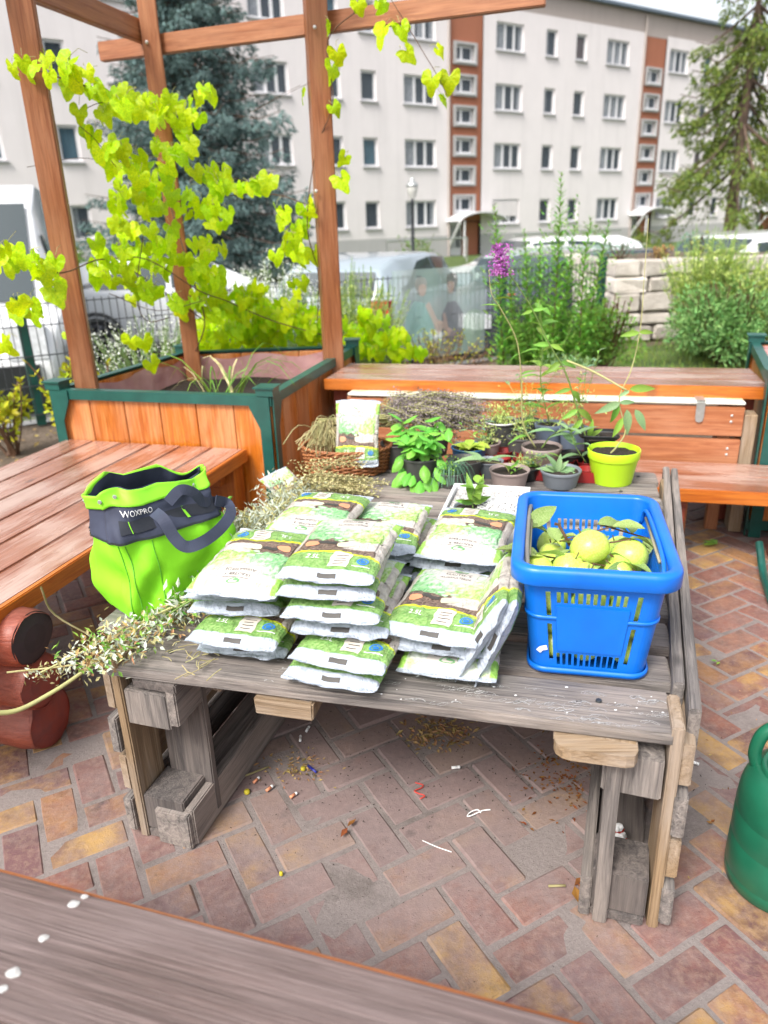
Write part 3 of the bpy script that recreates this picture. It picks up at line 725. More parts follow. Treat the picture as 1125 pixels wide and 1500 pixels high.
# ---- stone raised bed
t = empty('stone_raised_bed', (3.2, 8.1, 0), 'beige dry-stone raised bed with plants on top, at the right of the lawn', 'raised bed')
M['stone'] = None
s = NT('beige_stone'); p = s.pos; f = s.noise(p, 6, 6, .6); g = s.noise(p, 60, 4)
M['stone'] = s.done(s.pbr(s.vary(s.mix(s.ramp(f, [(.3, 0), (.7, 1)]), (.42, .375, .33), (.62, .575, .52)), .14), .9, s.bump(s.math('ADD', f, g), .7, .02)))
z = 0; rr = random.Random(4)
def stone(p0, ang, L, D, H):
    bm = bmesh.new(); bmesh.ops.create_cube(bm, size=1); bmesh.ops.scale(bm, vec=(L - .018, D, H - .015), verts=bm.verts)
    bmesh.ops.bevel(bm, geom=bm.edges[:], offset=.02, segments=1, affect='EDGES')
    for v in bm.verts: v.co += U((rr.uniform(-.012, .012), rr.uniform(-.02, .02), rr.uniform(-.008, .008)))
    me = bpy.data.meshes.new('stone'); bm.to_mesh(me); bm.free(); me.materials.append(M['stone'])
    place('stone', me, Matrix.Translation(p0) @ Matrix.Rotation(ang, 4, 'Z'), t)
for row, H in enumerate((.17, .13, .2, .16, .17)):
    x = 2.42 + rr.uniform(-.02, .02)
    while x < 4.9:
        L = rr.uniform(.22, .5); stone((x + L / 2, 8.0 + .1 * (x - 2.4), z + H / 2), R(5.7), L, .22, H); x += L
    y = 8.2
    while y < 9.8:
        L = rr.uniform(.25, .5); stone((2.46, y + L / 2, z + H / 2), R(90), L, .2, H); y += L
    z += H
b = MB(); b.add([(2.5, 8.1, .8), (4.9, 8.3, .8), (4.9, 9.9, .8), (2.5, 9.8, .8)], [(0, 1, 2, 3)]); b.build('bed_soil', M['earth'], t)

# ---- planting helpers
def foliage_cloud(b, c, rad, n, L, W, up=.35, shell=.55):
    for _ in range(n):
        while True:
            q = rv(1)
            if q.length <= 1: break
        q = q.normalized() * (shell + (1 - shell) * random.random()) if random.random() < .75 else q
        p = U((c[0] + q.x * rad[0], c[1] + q.y * rad[1], c[2] + q.z * rad[2]))
        d = (q + rv(.8) + U((0, 0, up))); s_ = random.uniform(.6, 1.25)
        b.leaf(p, d, rv(1) + U((0, 0, .8)), L * s_, W * s_)
def shrub(name, label, base, h, rad, n, L, W, mt, stem=None, clumps=7, cat='shrub', stems=8, group=None):
    t = empty(name, base, label, cat, group); B = U(base); b = MB(); sb = MB()
    for k in range(clumps):
        a = random.uniform(0, 6.28); r_ = rad * math.sqrt(random.random()) * .75; zz = h * random.uniform(.3, .86)
        c_ = B + U((r_ * math.cos(a), r_ * math.sin(a), zz)); cr = rad * random.uniform(.32, .5)
        foliage_cloud(b, c_, (cr, cr, cr * .9), n // clumps, L, W)
        sb.tube(bez(B + rv(.03), (B + c_) / 2 + rv(rad * .1), c_, n=3), [.012, .01, .009, .008, .006, .005, .004], 4)
    for k in range(stems):
        a = random.uniform(0, 6.28); e = B + U((rad * math.cos(a) * random.random(), rad * math.sin(a) * random.random(), h * random.uniform(.8, 1.08)))
        sb.tube(bez(B + rv(.04), (B + e) / 2 + rv(.05), e, n=3), .005, 4)
        for i in range(int(10)): 
            p = B.lerp(e, random.uniform(.6, 1)); b.leaf(p, rv(1) + U((0, 0, .5)), U((0, 0, 1)), L, W)
    sb.build('stem', stem or M['stem_brown'], t, kind='stuff'); o = b.build('foliage', mt, t, kind='stuff')
    return t
def feather(name, label, base, h, rad, n, mt, L=.035, W=.008, cat='plant', lean=.4, stemmat=None, dens=26, tip=None, group=None):
    """upright plumes with fine leaflets"""
    t = empty(name, base, label, cat, group); B = U(base); b = MB(); sb = MB(); fb = MB()
    for k in range(n):
        a = random.uniform(0, 6.28); r_ = rad * random.random() ** .6
        e = B + U((r_ * math.cos(a), r_ * math.sin(a), h * random.uniform(.62, 1) * (1 - .25 * r_ / rad)))
        st_ = B + U((r_ * .35 * math.cos(a), r_ * .35 * math.sin(a), 0))
        pts = bez(st_, st_.lerp(e, .5) + rv(.03) + U((0, 0, h * .06)), e, n=4); sb.tube(pts, .003, 3)
        for i in range(dens):
            f = .25 + .75 * random.random(); q = pts[min(len(pts) - 1, int(f * (len(pts) - 1)))] + rv(.012)
            d = U((math.cos(i * 2.4), math.sin(i * 2.4), .7)); b.leaf(q, d + rv(.3), U((0, 0, 1)), L * (1.3 - .6 * f) * random.uniform(.7, 1.3), W)
        if tip:
            for i in range(tip[1]):
                q = e + U((random.gauss(0, .02), random.gauss(0, .02), random.gauss(-.02, .03))); fb.leaf(q, rv(1), rv(1), tip[2], tip[2] * .8)
    sb.build('stem', stemmat or M['stem'], t, kind='stuff'); b.build('foliage', mt, t, kind='stuff')
    if tip: fb.build('blossom', tip[0], t, kind='stuff')
    return t

# ---- trees
def conifer(name, label, base, H, rad, mt, whorls, per, droop, tuft, z0=.6, cat='tree', n_t=26, gap=.0, lean=(0, 0)):
    B = U(base); t = empty(name, base, label, cat)
    b = MB(); b.tube([B + U((lean[0] * f, lean[1] * f, H * f)) for f in (0, .1, .3, .6, 1)], [rad * .075, rad * .06, rad * .05, rad * .03, .02], 10); b.build('trunk', M['bark'], t, True)
    br = MB(); cr = MB()
    for k in range(whorls):
        f = k / whorls; z = z0 + (H - z0) * f; R0 = rad * (1 - f) ** .8 * (.82 + .3 * random.random())
        for j in range(per):
            if random.random() < gap: continue
            a = 2 * math.pi * (j + random.random() * .7) / per; Rl = R0 * random.uniform(.7, 1.12); d = U((math.cos(a), math.sin(a), 0))
            o = B + U((lean[0] * z / H, lean[1] * z / H, z))
            pts = [o + d * Rl * g + U((0, 0, -droop * Rl * g * (1.0 if g < .7 else 1.0 - (g - .7) * 1.2) + .06 * Rl * g * g)) for g in (0, .25, .5, .75, 1)]
            br.tube(pts, [.05, .04, .03, .02, .01], 4, False)
            side = U((-d.y, d.x, 0))
            for _ in range(int(n_t * Rl)):
                g = random.uniform(.12, 1); i = min(3, int(g * 4)); p = pts[i].lerp(pts[i + 1], g * 4 - i)
                sdv = random.choice((-1, 1)) * random.random(); off = side * sdv * Rl * .30 * (1.15 - g)
                p = p + off + U((0, 0, -abs(sdv) * .12 - random.random() * tuft * 1.4 * (1 + droop)))
                for q in range(3):
                    dd = d * .8 + side * sdv + U((0, 0, random.uniform(-.9, .35) - droop * .5)) + rv(.6)
                    cr.leaf(p + rv(tuft * .5), dd, rv(1) + U((0, 0, .6)), tuft * random.uniform(.7, 1.5), tuft * .36, .3)
    br.build('branch', M['bark'], t, kind='stuff'); cr.build('crown', mt, t, kind='stuff'); return t
conifer('spruce_tree', 'tall blue spruce with drooping tiers standing before the left end of the block', (-5.5, 26, -.5), 13.5, 4.0, M['spruce'], 36, 8, .30, .15, 1.3, n_t=44)
conifer('pine_tree', 'green conifer with hanging loose boughs at the top right', (9.9, 22, -.5), 9.8, 2.75, M['conifer'], 13, 6, .80, .14, 2.9, n_t=60, gap=.22)

shrub('hedge_bush', 'dark round bush beside the street lamp foot', (1.15, 23.2, -.5), 1.35, .75, 900, .10, .05, M['shrub'])
shrub('hedge_bush', 'low hedge bush below the block, behind the tall herbs', (6.3, 25, -.5), 1.4, 1.3, 900, .12, .06, M['shrub'])
shrub('hedge_bush', 'low dark hedge at the foot of the pine tree', (12.6, 26.5, -.5), 1.2, 1.2, 900, .12, .06, M['shrub'])
shrub('hedge_bush', 'green bush between the white van and the spruce', (-6.9, 17.0, -.5), 1.5, 1.0, 900, .12, .06, M['shrub'])
shrub('golden_shrub', 'yellow-leaved shrub at the right edge behind the raised bed', (5.15, 9.1, 0), 1.35, .62, 1500, .07, .035, M['yshrub'])

# ---- garden plants behind the seating
feather('white_aster', 'bushy aster covered in tiny white flowers behind the planter', sight(405, 470, 5.6) * U((1, 1, 0)), 1.14, .50, 150, M['sage'], .03, .008, tip=(M['aster'], 18, .014), dens=24)
feather('white_aster', 'white-flowered aster behind the left side of the planter', sight(215, 480, 4.75) * U((1, 1, 0)), .86, .46, 110, M['sage'], .03, .008, tip=(M['aster'], 12, .012), dens=20)
feather('feathery_herb', 'pale feathery herb between the planter post and the banner', sight(522, 470, 5.4) * U((1, 1, 0)), 1.08, .40, 230, M['feather'], .04, .007, dens=40)
feather('faded_flowers', 'brown faded flower stalks below the banner', sight(640, 520, 5.9) * U((1, 1, 0)), .50, .62, 70, M['dry'], .03, .010, stemmat=M['stem_brown'], dens=16, tip=(M['yshrub'], 5, .02))
feather('faded_flowers', 'low reddish flower stalks right beside the planter corner', sight(565, 520, 5.2) * U((1, 1, 0)), .42, .3, 40, M['dry'], .03, .012, stemmat=M['stem_brown'], dens=18, tip=(M['leafgreen'], 6, .025))
shrub('yellow_shrub', 'low yellow-green shrub outside the left corner of the planter', sight(105, 560, 4.1) * U((1, 1, 0)), .60, .26, 700, .045, .034, M['yshrub'])
shrub('yellow_shrub', 'small yellow-tipped shrub by the fence at the left edge', sight(5, 600, 4.4) * U((1, 1, 0)), .42, .18, 260, .05, .03, M['yshrub'])
shrub('small_leaved_bush', 'bright green bush with thin red stems left of the stone bed', sight(880, 500, 6.0) * U((1, 1, 0)), .62, .30, 3200, .034, .020, M['leafgreen'], clumps=16, stems=40)
feather('garden_sage', 'mass of fine green herbs at the foot of the tall stems', sight(790, 520, 5.5) * U((1, 1, 0)), .80, .36, 150, M['primrose'], .05, .016, dens=34)
feather('garden_sage', 'grey-green leafy herbs right behind the shelf bench', sight(830, 540, 5.0) * U((1, 1, 0)), .48, .30, 60, M['sage'], .06, .015, dens=22)
shrub('round_green_shrub', 'dense dark teal shrub with pale tips before the stone bed', sight(1060, 500, 6.5) * U((1, 1, 0)), .66, .46, 6500, .055, .017, M['teal'], clumps=24, stems=90)
feather('plumed_grass', 'tall pale plumes above the teal shrub', sight(1030, 480, 7.0) * U((1, 1, 0)), 1.28, .46, 240, M['feather'], .06, .012, dens=46)
feather('plumed_grass', 'pale yellow-green plumes at the right edge of the lawn', sight(1125, 500, 6.6) * U((1, 1, 0)), 1.10, .55, 230, M['feather'], .06, .012, dens=46)
shrub('lavender_cushion', 'grey-blue cushion plant on top of the stone bed, left one', sight(905, 385, 8.3), .22, .30, 500, .04, .01, M['bluegreen'], clumps=5)
shrub('lavender_cushion', 'grey-blue cushion plant on top of the stone bed, right one', sight(1020, 375, 8.6), .22, .26, 400, .04, .01, M['bluegreen'], clumps=5)
fb = shrub('stonecrop', 'flat brown-pink stonecrop heads on the stone bed', sight(962, 385, 8.3), .15, .13, 220, .03, .02, M['dry'], clumps=4, cat='plant')

def tall_herb(label, base, top, mt, seed):
    """single stem with spirals of lance leaves"""
    rs_ = random.Random(seed); B = U(base); E_ = U(top); t = empty('tall_herb', base, label, 'plant', 'tall herbs behind the shelf bench')
    pts = bez(B, B.lerp(E_, .35) + rv(.03), B.lerp(E_, .7) + rv(.02), E_, n=8); b = MB(); b.tube(pts, [.006 * (1 - .8 * i / len(pts)) for i in range(len(pts))], 5); b.build('stem', M['stem_brown'], t)
    lf = MB(); H = (E_ - B).length; n = int(H * 90)
    for i in range(n):
        f = .12 + .88 * i / n; k = f * (len(pts) - 1); j = min(len(pts) - 2, int(k)); p = pts[j].lerp(pts[j + 1], k - j); a = i * 2.4
        L = .105 * (1 - f) ** .5 + .028
        lf.leaf(p, U((math.cos(a), math.sin(a), .5 + f * .9)), U((0, 0, 1)), L * rs_.uniform(.8, 1.2), L * .24, .2, .3)
        if f < .8 and rs_.random() < .4:
            d = U((math.cos(a + 1), math.sin(a + 1), 1.1)).normalized()
            for q in range(8): lf.leaf(p + d * .026 * q, U((math.cos(q * 2.4), math.sin(q * 2.4), .7)), U((0, 0, 1)), L * .6, L * .16)
    lf.build('foliage', mt, t, kind='stuff')
for i, (px, py, bx, lab) in enumerate([(822, 252, 800, 'tallest narrow-leaved herb, its tip highest against the block'), (724, 300, 745, 'thin tall herb left of the others, above the purple flower'), (768, 338, 775, 'tall herb second from the left behind the shelf'),
        (792, 350, 790, 'tall herb just left of the tallest one'), (866, 318, 835, 'slender herb with small leaves right of the tallest'), (893, 322, 850, 'rightmost slender herb of the tall group'), (842, 330, 815, 'leafy tall herb close right of the tallest one'), (748, 395, 760, 'shorter leafy herb behind the purple flower')]):
    Y = 5.3 + .12 * (i % 4); base = sight(bx, 520, Y); base.z = 0
    tall_herb(lab, base, sight(px, py, Y), M['primrose'], i)
# orange blossom by the fence post
p = sight(749, 433, 6.2); t = empty('marigold', U((p.x, p.y, 0)), 'single orange marigold blossom beside the green fence post', 'flower')
b = MB(); b.tube([U((p.x, p.y, 0)), p], .004, 5); b.build('stem', M['stem'], t)
b = MB()
for i in range(22): a = i * 2.4; b.leaf(p, U((math.cos(a), math.sin(a), .4)), U((0, 0, 1)), .04, .02)
b.build('petals', M['orange'], t)
# grass by the lawn
gb = MB()
for _ in range(6000):
    x = random.uniform(1.5, 5.4); y = random.uniform(5.3, 7.9); hgt = random.uniform(.03, .09)
    if x < 2 and random.random() < .6: continue
    gb.leaf((x, y, 0), U((random.uniform(-.5, .5), random.uniform(-.5, .5), 1)), rv(1), hgt, .006)
for _ in range(3500):
    s_ = random.uniform(-6, 5); p = fl(s_, random.uniform(1.3, 2.2)); gb.leaf(p, U((random.uniform(-.4, .4), random.uniform(-.4, .4), 1)), rv(1), random.uniform(.04, .10), .010)
tag(gb.build('lawn_grass', M['grass']), 'short green grass of the lawn and of the verge beyond the fence', 'grass', None, 'stuff')
lb = MB()
for _ in range(1400):
    x = random.uniform(-4.2, 1.4); y = random.uniform(3.7, 6.2)
    if (U((x, y, 0)) - FP).dot(ND) > -.1: continue
    lb.leaf((x, y, .005), U((random.uniform(-1, 1), random.uniform(-1, 1), .12)), U((0, 0, 1)) + rv(.3), random.uniform(.02, .06), random.uniform(.006, .03))
tag(lb.build('leaf_litter', M['dry']), 'dry leaf litter scattered over the bare earth behind the benches', 'leaf litter', None, 'stuff')
# ================================================================== FURNITURE
BC = {}
def board_mesh(name, L, W, T, mt, wear=0, bev=.003):
    key = (round(L, 2), round(W, 3), round(T, 3), mt.name, round(wear, 4), random.randrange(2) if wear else 0)
    if key in BC: return BC[key]
    bm = bmesh.new(); bmesh.ops.create_cube(bm, size=1); bmesh.ops.scale(bm, vec=(L, W, T), verts=bm.verts)
    bmesh.ops.bevel(bm, geom=bm.edges[:], offset=min(bev, T * .3), segments=1 if not wear else 2, affect='EDGES')
    if wear:
        n = max(2, int(L / .05))
        for i in range(1, n):
            g = bm.verts[:] + bm.edges[:] + bm.faces[:]
            bmesh.ops.bisect_plane(bm, geom=g, plane_co=(-L / 2 + L * i / n, 0, 0), plane_no=(1, 0, 0))
        sd = random.random() * 50
        for v in bm.verts:
            q = noise.noise_vector(U((v.co.x * 9 + sd, v.co.y * 30, v.co.z * 30)))
            v.co += U((q.x * wear * (1.5 if abs(v.co.x) > L * .49 else .2), q.y * wear, q.z * wear * .45))
    me = bpy.data.meshes.new(name); bm.to_mesh(me); bm.free(); me.materials.append(mt); BC[key] = me; return me
def board(name, p0, p1, W, T, up, mt, parent=None, wear=0, bev=.003, kind=None):
    """p0-p1: centre line; W across, T along up"""
    p0, p1 = U(p0), U(p1); x = (p1 - p0); L = x.length; x.normalize(); up = U(up); y = up.cross(x).normalized(); z = x.cross(y)
    mt4 = Matrix((x, y, z)).transposed().to_4x4(); mt4.translation = (p0 + p1) / 2
    return place(name, board_mesh(name, L, W, T, mt, wear, bev), mt4, parent, kind)
Zu = U((0, 0, 1))
UA = U((math.cos(R(-14.8)), math.sin(R(-14.8)), 0)); VA = U((-UA.y, UA.x, 0))

# ---- planter box with green metal frame
ZR = .65
def planter(FL_, FR_, BR_, BL_, label, liner=True):
    t = empty('planter_box', (FL_ + BR_) / 2 * U((1, 1, 0)), label, 'planter')
    C4 = [FL_, FR_, BR_, BL_]; cen = sum(C4, U((0, 0, 0))) / 4
    for k in range(4):
        a, c_ = C4[k], C4[(k + 1) % 4]; e = (c_ - a); L = e.length; e.normalize(); nn = U((e.y, -e.x, 0))
        # vertical boards
        nb = round(L / .155)
        for i in range(nb):
            q = a + e * (L * (i + .5) / nb) - nn * .022
            board('board', (q.x, q.y, .06), (q.x, q.y, ZR - .018), L / nb - .003, .022, nn, M['crate'], t, 0, .003)
        # angle-iron rim and foot rail
        for z in (ZR - .02, .05):
            b = MB(); mid = (a + c_) / 2 + nn * .004; b.box((mid.x, mid.y, z), (L + .012, .006, .04), frame(nn, Zu).to_3x3()); 
            mid2 = mid - nn * .02; b.box((mid2.x, mid2.y, z + (.0175 if z > .3 else -.0175)), (L + .012, .034, .005), frame(nn, Zu).to_3x3()); b.build('metal_rail', M['green_metal'], t)
        # corner post with gusset
        for (p, s_) in ((a, 1), (c_, -1)):
            b = MB(); q = p + nn * .008
            P = [(0, 0), (.045, 0), (.045, ZR - .13), (.085, ZR - .045), (.085, ZR - .003), (0, ZR - .003)]
            b.add([q + e * s_ * x + U((0, 0, z - q.z)) for x, z in P] + [q + nn * .006 + e * s_ * x + U((0, 0, z - q.z)) for x, z in P],
                  [tuple(range(6)), tuple(range(11, 5, -1))] + [(i, (i + 1) % 6, 6 + (i + 1) % 6, 6 + i) for i in range(6)])
            b.build('corner_post', M['green_metal'], t)
        # stacking foot on the corner
        b = MB(); q = a.lerp(cen, .035); b.box((q.x, q.y, ZR + .015), (.07, .07, .03), frame(nn, Zu).to_3x3()); b.box((q.x, q.y, ZR + .032), (.085, .085, .006), frame(nn, Zu).to_3x3()); b.build('corner_cap', M['green_metal'], t)
    # film liner, creased
    b = MB(); n = 26; vs = []
    I4 = [p.lerp(cen, .085) for p in C4]
    per = []
    for k in range(4):
        for i in range(n): per.append(I4[k].lerp(I4[(k + 1) % 4], i / n))
    for j in range(5):
        f = j / 4
        for i, p in enumerate(per):
            w_ = .008 * noise.noise(U((p.x * 9, p.y * 9, f * 3))) + .009 * abs(math.sin(i * .9 + f * 2)) * (1 - f * .3)
            q = p.lerp(cen, w_ * 2 + .01 * f); vs.append((q.x, q.y, ZR - .03 - f * .18 - (.012 * math.sin(i * .55) if j == 0 else 0)))
    N4 = len(per); b.add(vs, [(j * N4 + i, j * N4 + (i + 1) % N4, (j + 1) * N4 + (i + 1) % N4, (j + 1) * N4 + i) for j in range(4) for i in range(N4)])
    b.build('liner', M['liner'], t, True)
    b = MB(); n = 16; vs = [(lambda p: (p.x, p.y, ZR - .15 + .03 * noise.noise(p * 4)))(I4[0].lerp(I4[1], i / n).lerp(I4[3].lerp(I4[2], i / n), j / n)) for j in range(n + 1) for i in range(n + 1)]
    b.add(vs, [(j * (n + 1) + i, j * (n + 1) + i + 1, (j + 1) * (n + 1) + i + 1, (j + 1) * (n + 1) + i) for j in range(n) for i in range(n)]); b.build('soil', M['soil'], t, True)
    return t
PFL, PFR, PBR, PBL = U((-1.37, 3.076, ZR)), U((-.422, 2.80, ZR)), U((-.118, 4.018, ZR)), U((-1.04, 4.0, ZR))
planter(PFL, PFR, PBR, PBL, 'orange wooden planter box in dark green metal frame, pergola posts rising from it')
planter(U((1.50, 2.80, ZR)), U((2.45, 2.55, ZR)), U((2.78, 3.45, ZR)), U((1.86, 3.72, ZR)), 'second planter box with green metal rim cut by the right edge of the photo')

# grass tuft in the planter
t = empty('grass_tuft', (-.62, 3.15, .5), 'arching tuft of long grass growing in the planter box', 'plant')
for k in range(34):
    a = random.uniform(0, 6.28); L = random.uniform(.22, .46); p0 = U((-.68 + random.gauss(0, .05), 3.20 + random.gauss(0, .06), .50)); d = U((math.cos(a), math.sin(a) * .6, 0))
    pts = [p0 + d * L * f * 1.0 + U((0, 0, L * (1.9 * f - 1.5 * f * f))) for f in (0, .2, .4, .6, .8, 1)]
    b = MB(); b.strip(pts, [.009, .009, .008, .007, .005, .001], d.cross(Zu).cross(d) + rv(.2)); b.build('blade', M['leafgreen'] if k % 4 else M['straw'], t)

# ---- pergola: three posts and two cross beams
t = empty('pergola', (-.9, 3.5, 0), 'brown timber pergola of three square posts and three cross beams rising from the planter', 'pergola')
def post(px0, py0, px1, py1, Y, yb, wd=.093, wz=None):
    top = sight(px0, py0, Y); bot = sight(px1, py1, yb); d = (bot - top).normalized(); top = top - d * .5; bot = bot + d * .25
    board('post', bot, top, wd, wd, U((math.sin(R(14.8)), -math.cos(R(14.8)), 0)), M['post'], t, .0012, .006)
post(30, 0, 128, 565, 3.05, 3.16, .088); post(214, 0, 281, 520, 3.92, 3.92, .082); post(461, 0, 488, 520, 3.62, 3.66, .088)
def beam(a, c_, w_=.045, h=.10): board('beam', a, c_, w_, h, Zu, M['post'], t, .001, .004)
beam(sight(148, 77, 4.05), sight(800, -8, 3.40), .04, .08)
beam(sight(-60, -62, 2.85), sight(214, 50, 3.98), .04, .09)
beam(sight(-80, -60, 3.12), sight(480, -95, 3.45), .04, .10)
b = MB()
for (x, y, Y) in ((461, 40, 3.56), (215, 62, 3.87), (463, 280, 3.57)): p = sight(x, y, Y); b.ball(p, .008, 5)
b.build('screw', M['screw'], t)

# ---- left bench: long boards running from the planter
t = empty('slatted_bench', (-1.1, 2.2, 0), 'long reddish bench of six boards at the left, leading up to the planter', 'bench')
zb = .435; n = 6
A0, A1 = U((-1.345, 3.075, zb)), U((-.545, 2.828, zb)); C0, C1 = U((-1.86, 1.25, zb)), U((-1.015, 1.22, zb))
dd = (A1 - C1).normalized()
for i in range(n):
    f = (i + .5) / n; a, c_ = A0.lerp(A1, f), C0.lerp(C1, f); w_ = (A1 - A0).cross((a - c_).normalized()).length / n
    board('board', c_ - Zu * .02, a - Zu * .02, w_ - .007, .04, Zu, M['bench'], t, .0009, .005)
e = (A1 - A0).normalized()
board('edge_board', C1 + e * .004 - Zu * .024, A1 + e * .004 - Zu * .024 - dd * .002, .018, .05, Zu, M['bench_side'], t, .0008)
for f in (.06, .5):
    a = A0.lerp(C0, f) + e * .06; c_ = A1.lerp(C1, f) - e * .05; board('cross_bearer', a - Zu * .08, c_ - Zu * .08, .06, .08, Zu, M['bench_side'], t)
a = A0.lerp(C0, .03); c_ = A1.lerp(C1, .03)
board('end_panel', a + e * .1 - Zu * .25, c_ - Zu * .25 - e * .03, .03, .34, Zu, M['bench_side'], t)
board('leg', c_ - e * .05 - Zu * .43, c_ - e * .05 - Zu * .05, .08, .08, e, M['bench_side'], t)
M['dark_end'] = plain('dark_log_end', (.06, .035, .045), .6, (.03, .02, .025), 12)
# log pile under the near end
for k, (x, y, z, r_, lab) in enumerate([(-.845, 1.56, .345, .070, 'topmost red-painted log, its dark end right under the bench boards'), (-.850, 1.555, .222, .074, 'middle red-painted log of the pile carrying the bench'), (-.875, 1.60, .082, .084, 'lowest red-painted log of the pile under the bench')]):
    lt = empty('log', (x, y, z - r_), lab, 'log', 'red logs under the left bench')
    b = MB(); n = 16; a = U((x - .5, y + .14, z)); c_ = U((x, y, z)); ax = (c_ - a).normalized()
    prof = [(r_ * .93, 0)] + [(r_, .02 + .03 * q) for q in range(16)] + [(r_ * .96, .505), (r_ * .90, .512)]
    b.lathe(prof, a, 28, M=frame(Zu, ax)); b.v = [tuple(U(v) + noise.noise_vector(U(v) * 9 + U((k, 0, 0))) * .012 + noise.noise_vector(U(v) * 40) * .004) for v in b.v]; b.build('log_body', M['log'], lt, True)
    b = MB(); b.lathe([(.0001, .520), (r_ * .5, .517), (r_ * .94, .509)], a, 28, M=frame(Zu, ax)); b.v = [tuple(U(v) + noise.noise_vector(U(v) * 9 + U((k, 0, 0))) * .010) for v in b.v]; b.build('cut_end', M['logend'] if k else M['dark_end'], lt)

# ---- shelf bench
sf = U((-.252, 3.36, .60)); sr = sf + UA * 1.83
t = empty('shelf_bench', sf * U((1, 1, 0)) + UA * .9, 'long high bench board with a worn top, pinkish with painted-in sky sheen, behind the table, above the storage box', 'bench')
for i in range(3): 
    o = VA * (.068 + .135 * i) - Zu * .022; board('board', sf + o, sf + UA * 1.86 + o, .131, .044, Zu, M['bench'], t, .0008, .005)
board('edge_board', sf - VA * .002 - Zu * .024, sf + UA * 1.86 - VA * .002 - Zu * .024, .014, .05, Zu, M['bench_side'], t, .0008)
for x in (.06, 1.78):
    for y in (.12, .33): q = sf + UA * x + VA * y; board('leg', (q.x, q.y, 0), (q.x, q.y, .555), .09, .09, VA, M['log'], t)
# ---- storage box under it
bx = U((-.142, 3.262, .54)); L = 1.63; D = .42
t = empty('storage_box', bx * U((1, 1, 0)) + UA * L / 2, 'wooden storage box with pale printed lid and steel hasp under the shelf bench', 'storage box')
b0, b1 = bx, bx + UA * L
for z0, z1_ in ((.415, .533), (.29, .402), (.17, .28)):
    zc = (z0 + z1_) / 2; board('front_board', (b0.x, b0.y, zc), (b1.x, b1.y, zc), .022, z1_ - z0, Zu, M['box'], t, .0008)
    q0 = b1 + VA * .012 - UA * .011; q1 = b1 + VA * D - UA * .011; board('side_board', (q0.x, q0.y, zc), (q1.x, q1.y, zc), .022, z1_ - z0, Zu, M['box'], t)
    q0 = b0 + VA * .012; q1 = b0 + VA * D; board('side_board', (q0.x, q0.y, zc), (q1.x, q1.y, zc), .022, z1_ - z0, Zu, M['box'], t)
for x in (.05, .8, L - .06): q = b0 + UA * x + VA * .035; board('corner_batten', (q.x, q.y, .0), (q.x, q.y, .53), .05, .04, VA, M['post'], t)
q = b1 + UA * .03 + VA * .05; board('upright', (q.x, q.y, 0), (q.x, q.y, .50), .05, .09, VA, M['pallet_new'], t)
s_ = NT('printed_lid'); f = s_.noise(s_.mapped(s_.obj, (1.2, 3, 1)), 2.6, 3); g = s_.noise(s_.obj, 30, 3)
cc = s_.ramp(f, [(.34, (.42, .60, .34)), (.45, (.74, .78, .66)), (.55, (.78, .79, .76)), (.62, (.72, .66, .30)), (.7, (.75, .78, .70))]); M['lid'] = s_.done(s_.pbr(s_.mix(.2, cc, s_.mix(g, (.5, .5, .48), (.8, .8, .78))), .3))
q = VA * (D / 2 - .01) + Zu * .008
board('lid', b0 + q, b1 + q, D, .012, Zu, M['lid'], t)
q = b1 - UA * .165 - VA * .0; b = MB()
P = [(-.016, -.06), (-.012, -.075), (0, -.08), (.012, -.075), (.016, -.06), (.016, .0), (-.016, .0)]
pv = [q - VA * .0155 + UA * x + Zu * (z + .01) for x, z in P]; pw = [v - VA * .004 for v in pv]
b.add(pv + pw, [tuple(range(7)), tuple(range(13, 6, -1))] + [(i, (i + 1) % 7, 7 + (i + 1) % 7, 7 + i) for i in range(7)])
b.box(q + VA * .03 + Zu * .018, (.032, .09, .004), frame(VA, Zu).to_3x3()); b.build('hasp', M['steel'], t)
for zc in (.50, .475, .365, .34):
    for x in (L - .045,): p = b0 + UA * x - VA * .0115; b = MB(); b.ball((p.x, p.y, zc), .0055, 6); b.build('screw', M['screw'], t)
# ---- low seat at the right
t = empty('low_seat', (1.3, 2.6, 0), 'low worn bench seat of two boards at the right, in front of the storage box', 'bench')
zs = .315; s0 = U((.80, 2.965, zs)); 
for i in range(2): o = -VA * (.085 + .172 * i) - Zu * .022; board('board', s0 + o, s0 + o + UA * .98, .166, .044, Zu, M['bench'], t, .001, .005)
o = -VA * .347 - Zu * .024; board('edge_board', s0 + o, s0 + o + UA * .98, .012, .05, Zu, M['bench_side'], t, .0008)
o = -VA * .28; board('front_rail', s0 + o - Zu * .10, s0 + o + UA * .42 - Zu * .10, .03, .11, Zu, M['log'], t)
for x in (.1, .40): 
    q = s0 - VA * .2 + UA * x; board('leg', (q.x, q.y, 0), (q.x, q.y, zs - .05), .07, .07, VA, M['post'], t)
q = s0 - VA * .20 + UA * .80; board('leg', (q.x, q.y, 0), (q.x, q.y, zs - .05), .09, .10, VA, M['log'], t)
b = MB(); P = [onz(1112, 795, .10), onz(1118, 840, .03), onz(1130, 880, .02)]; b.tube(bez(*P, n=4), .014, 8); hp = b.build('garden_hose', M['green_metal']); tag(hp, 'short length of green hose on the ground under the right seat', 'hose')

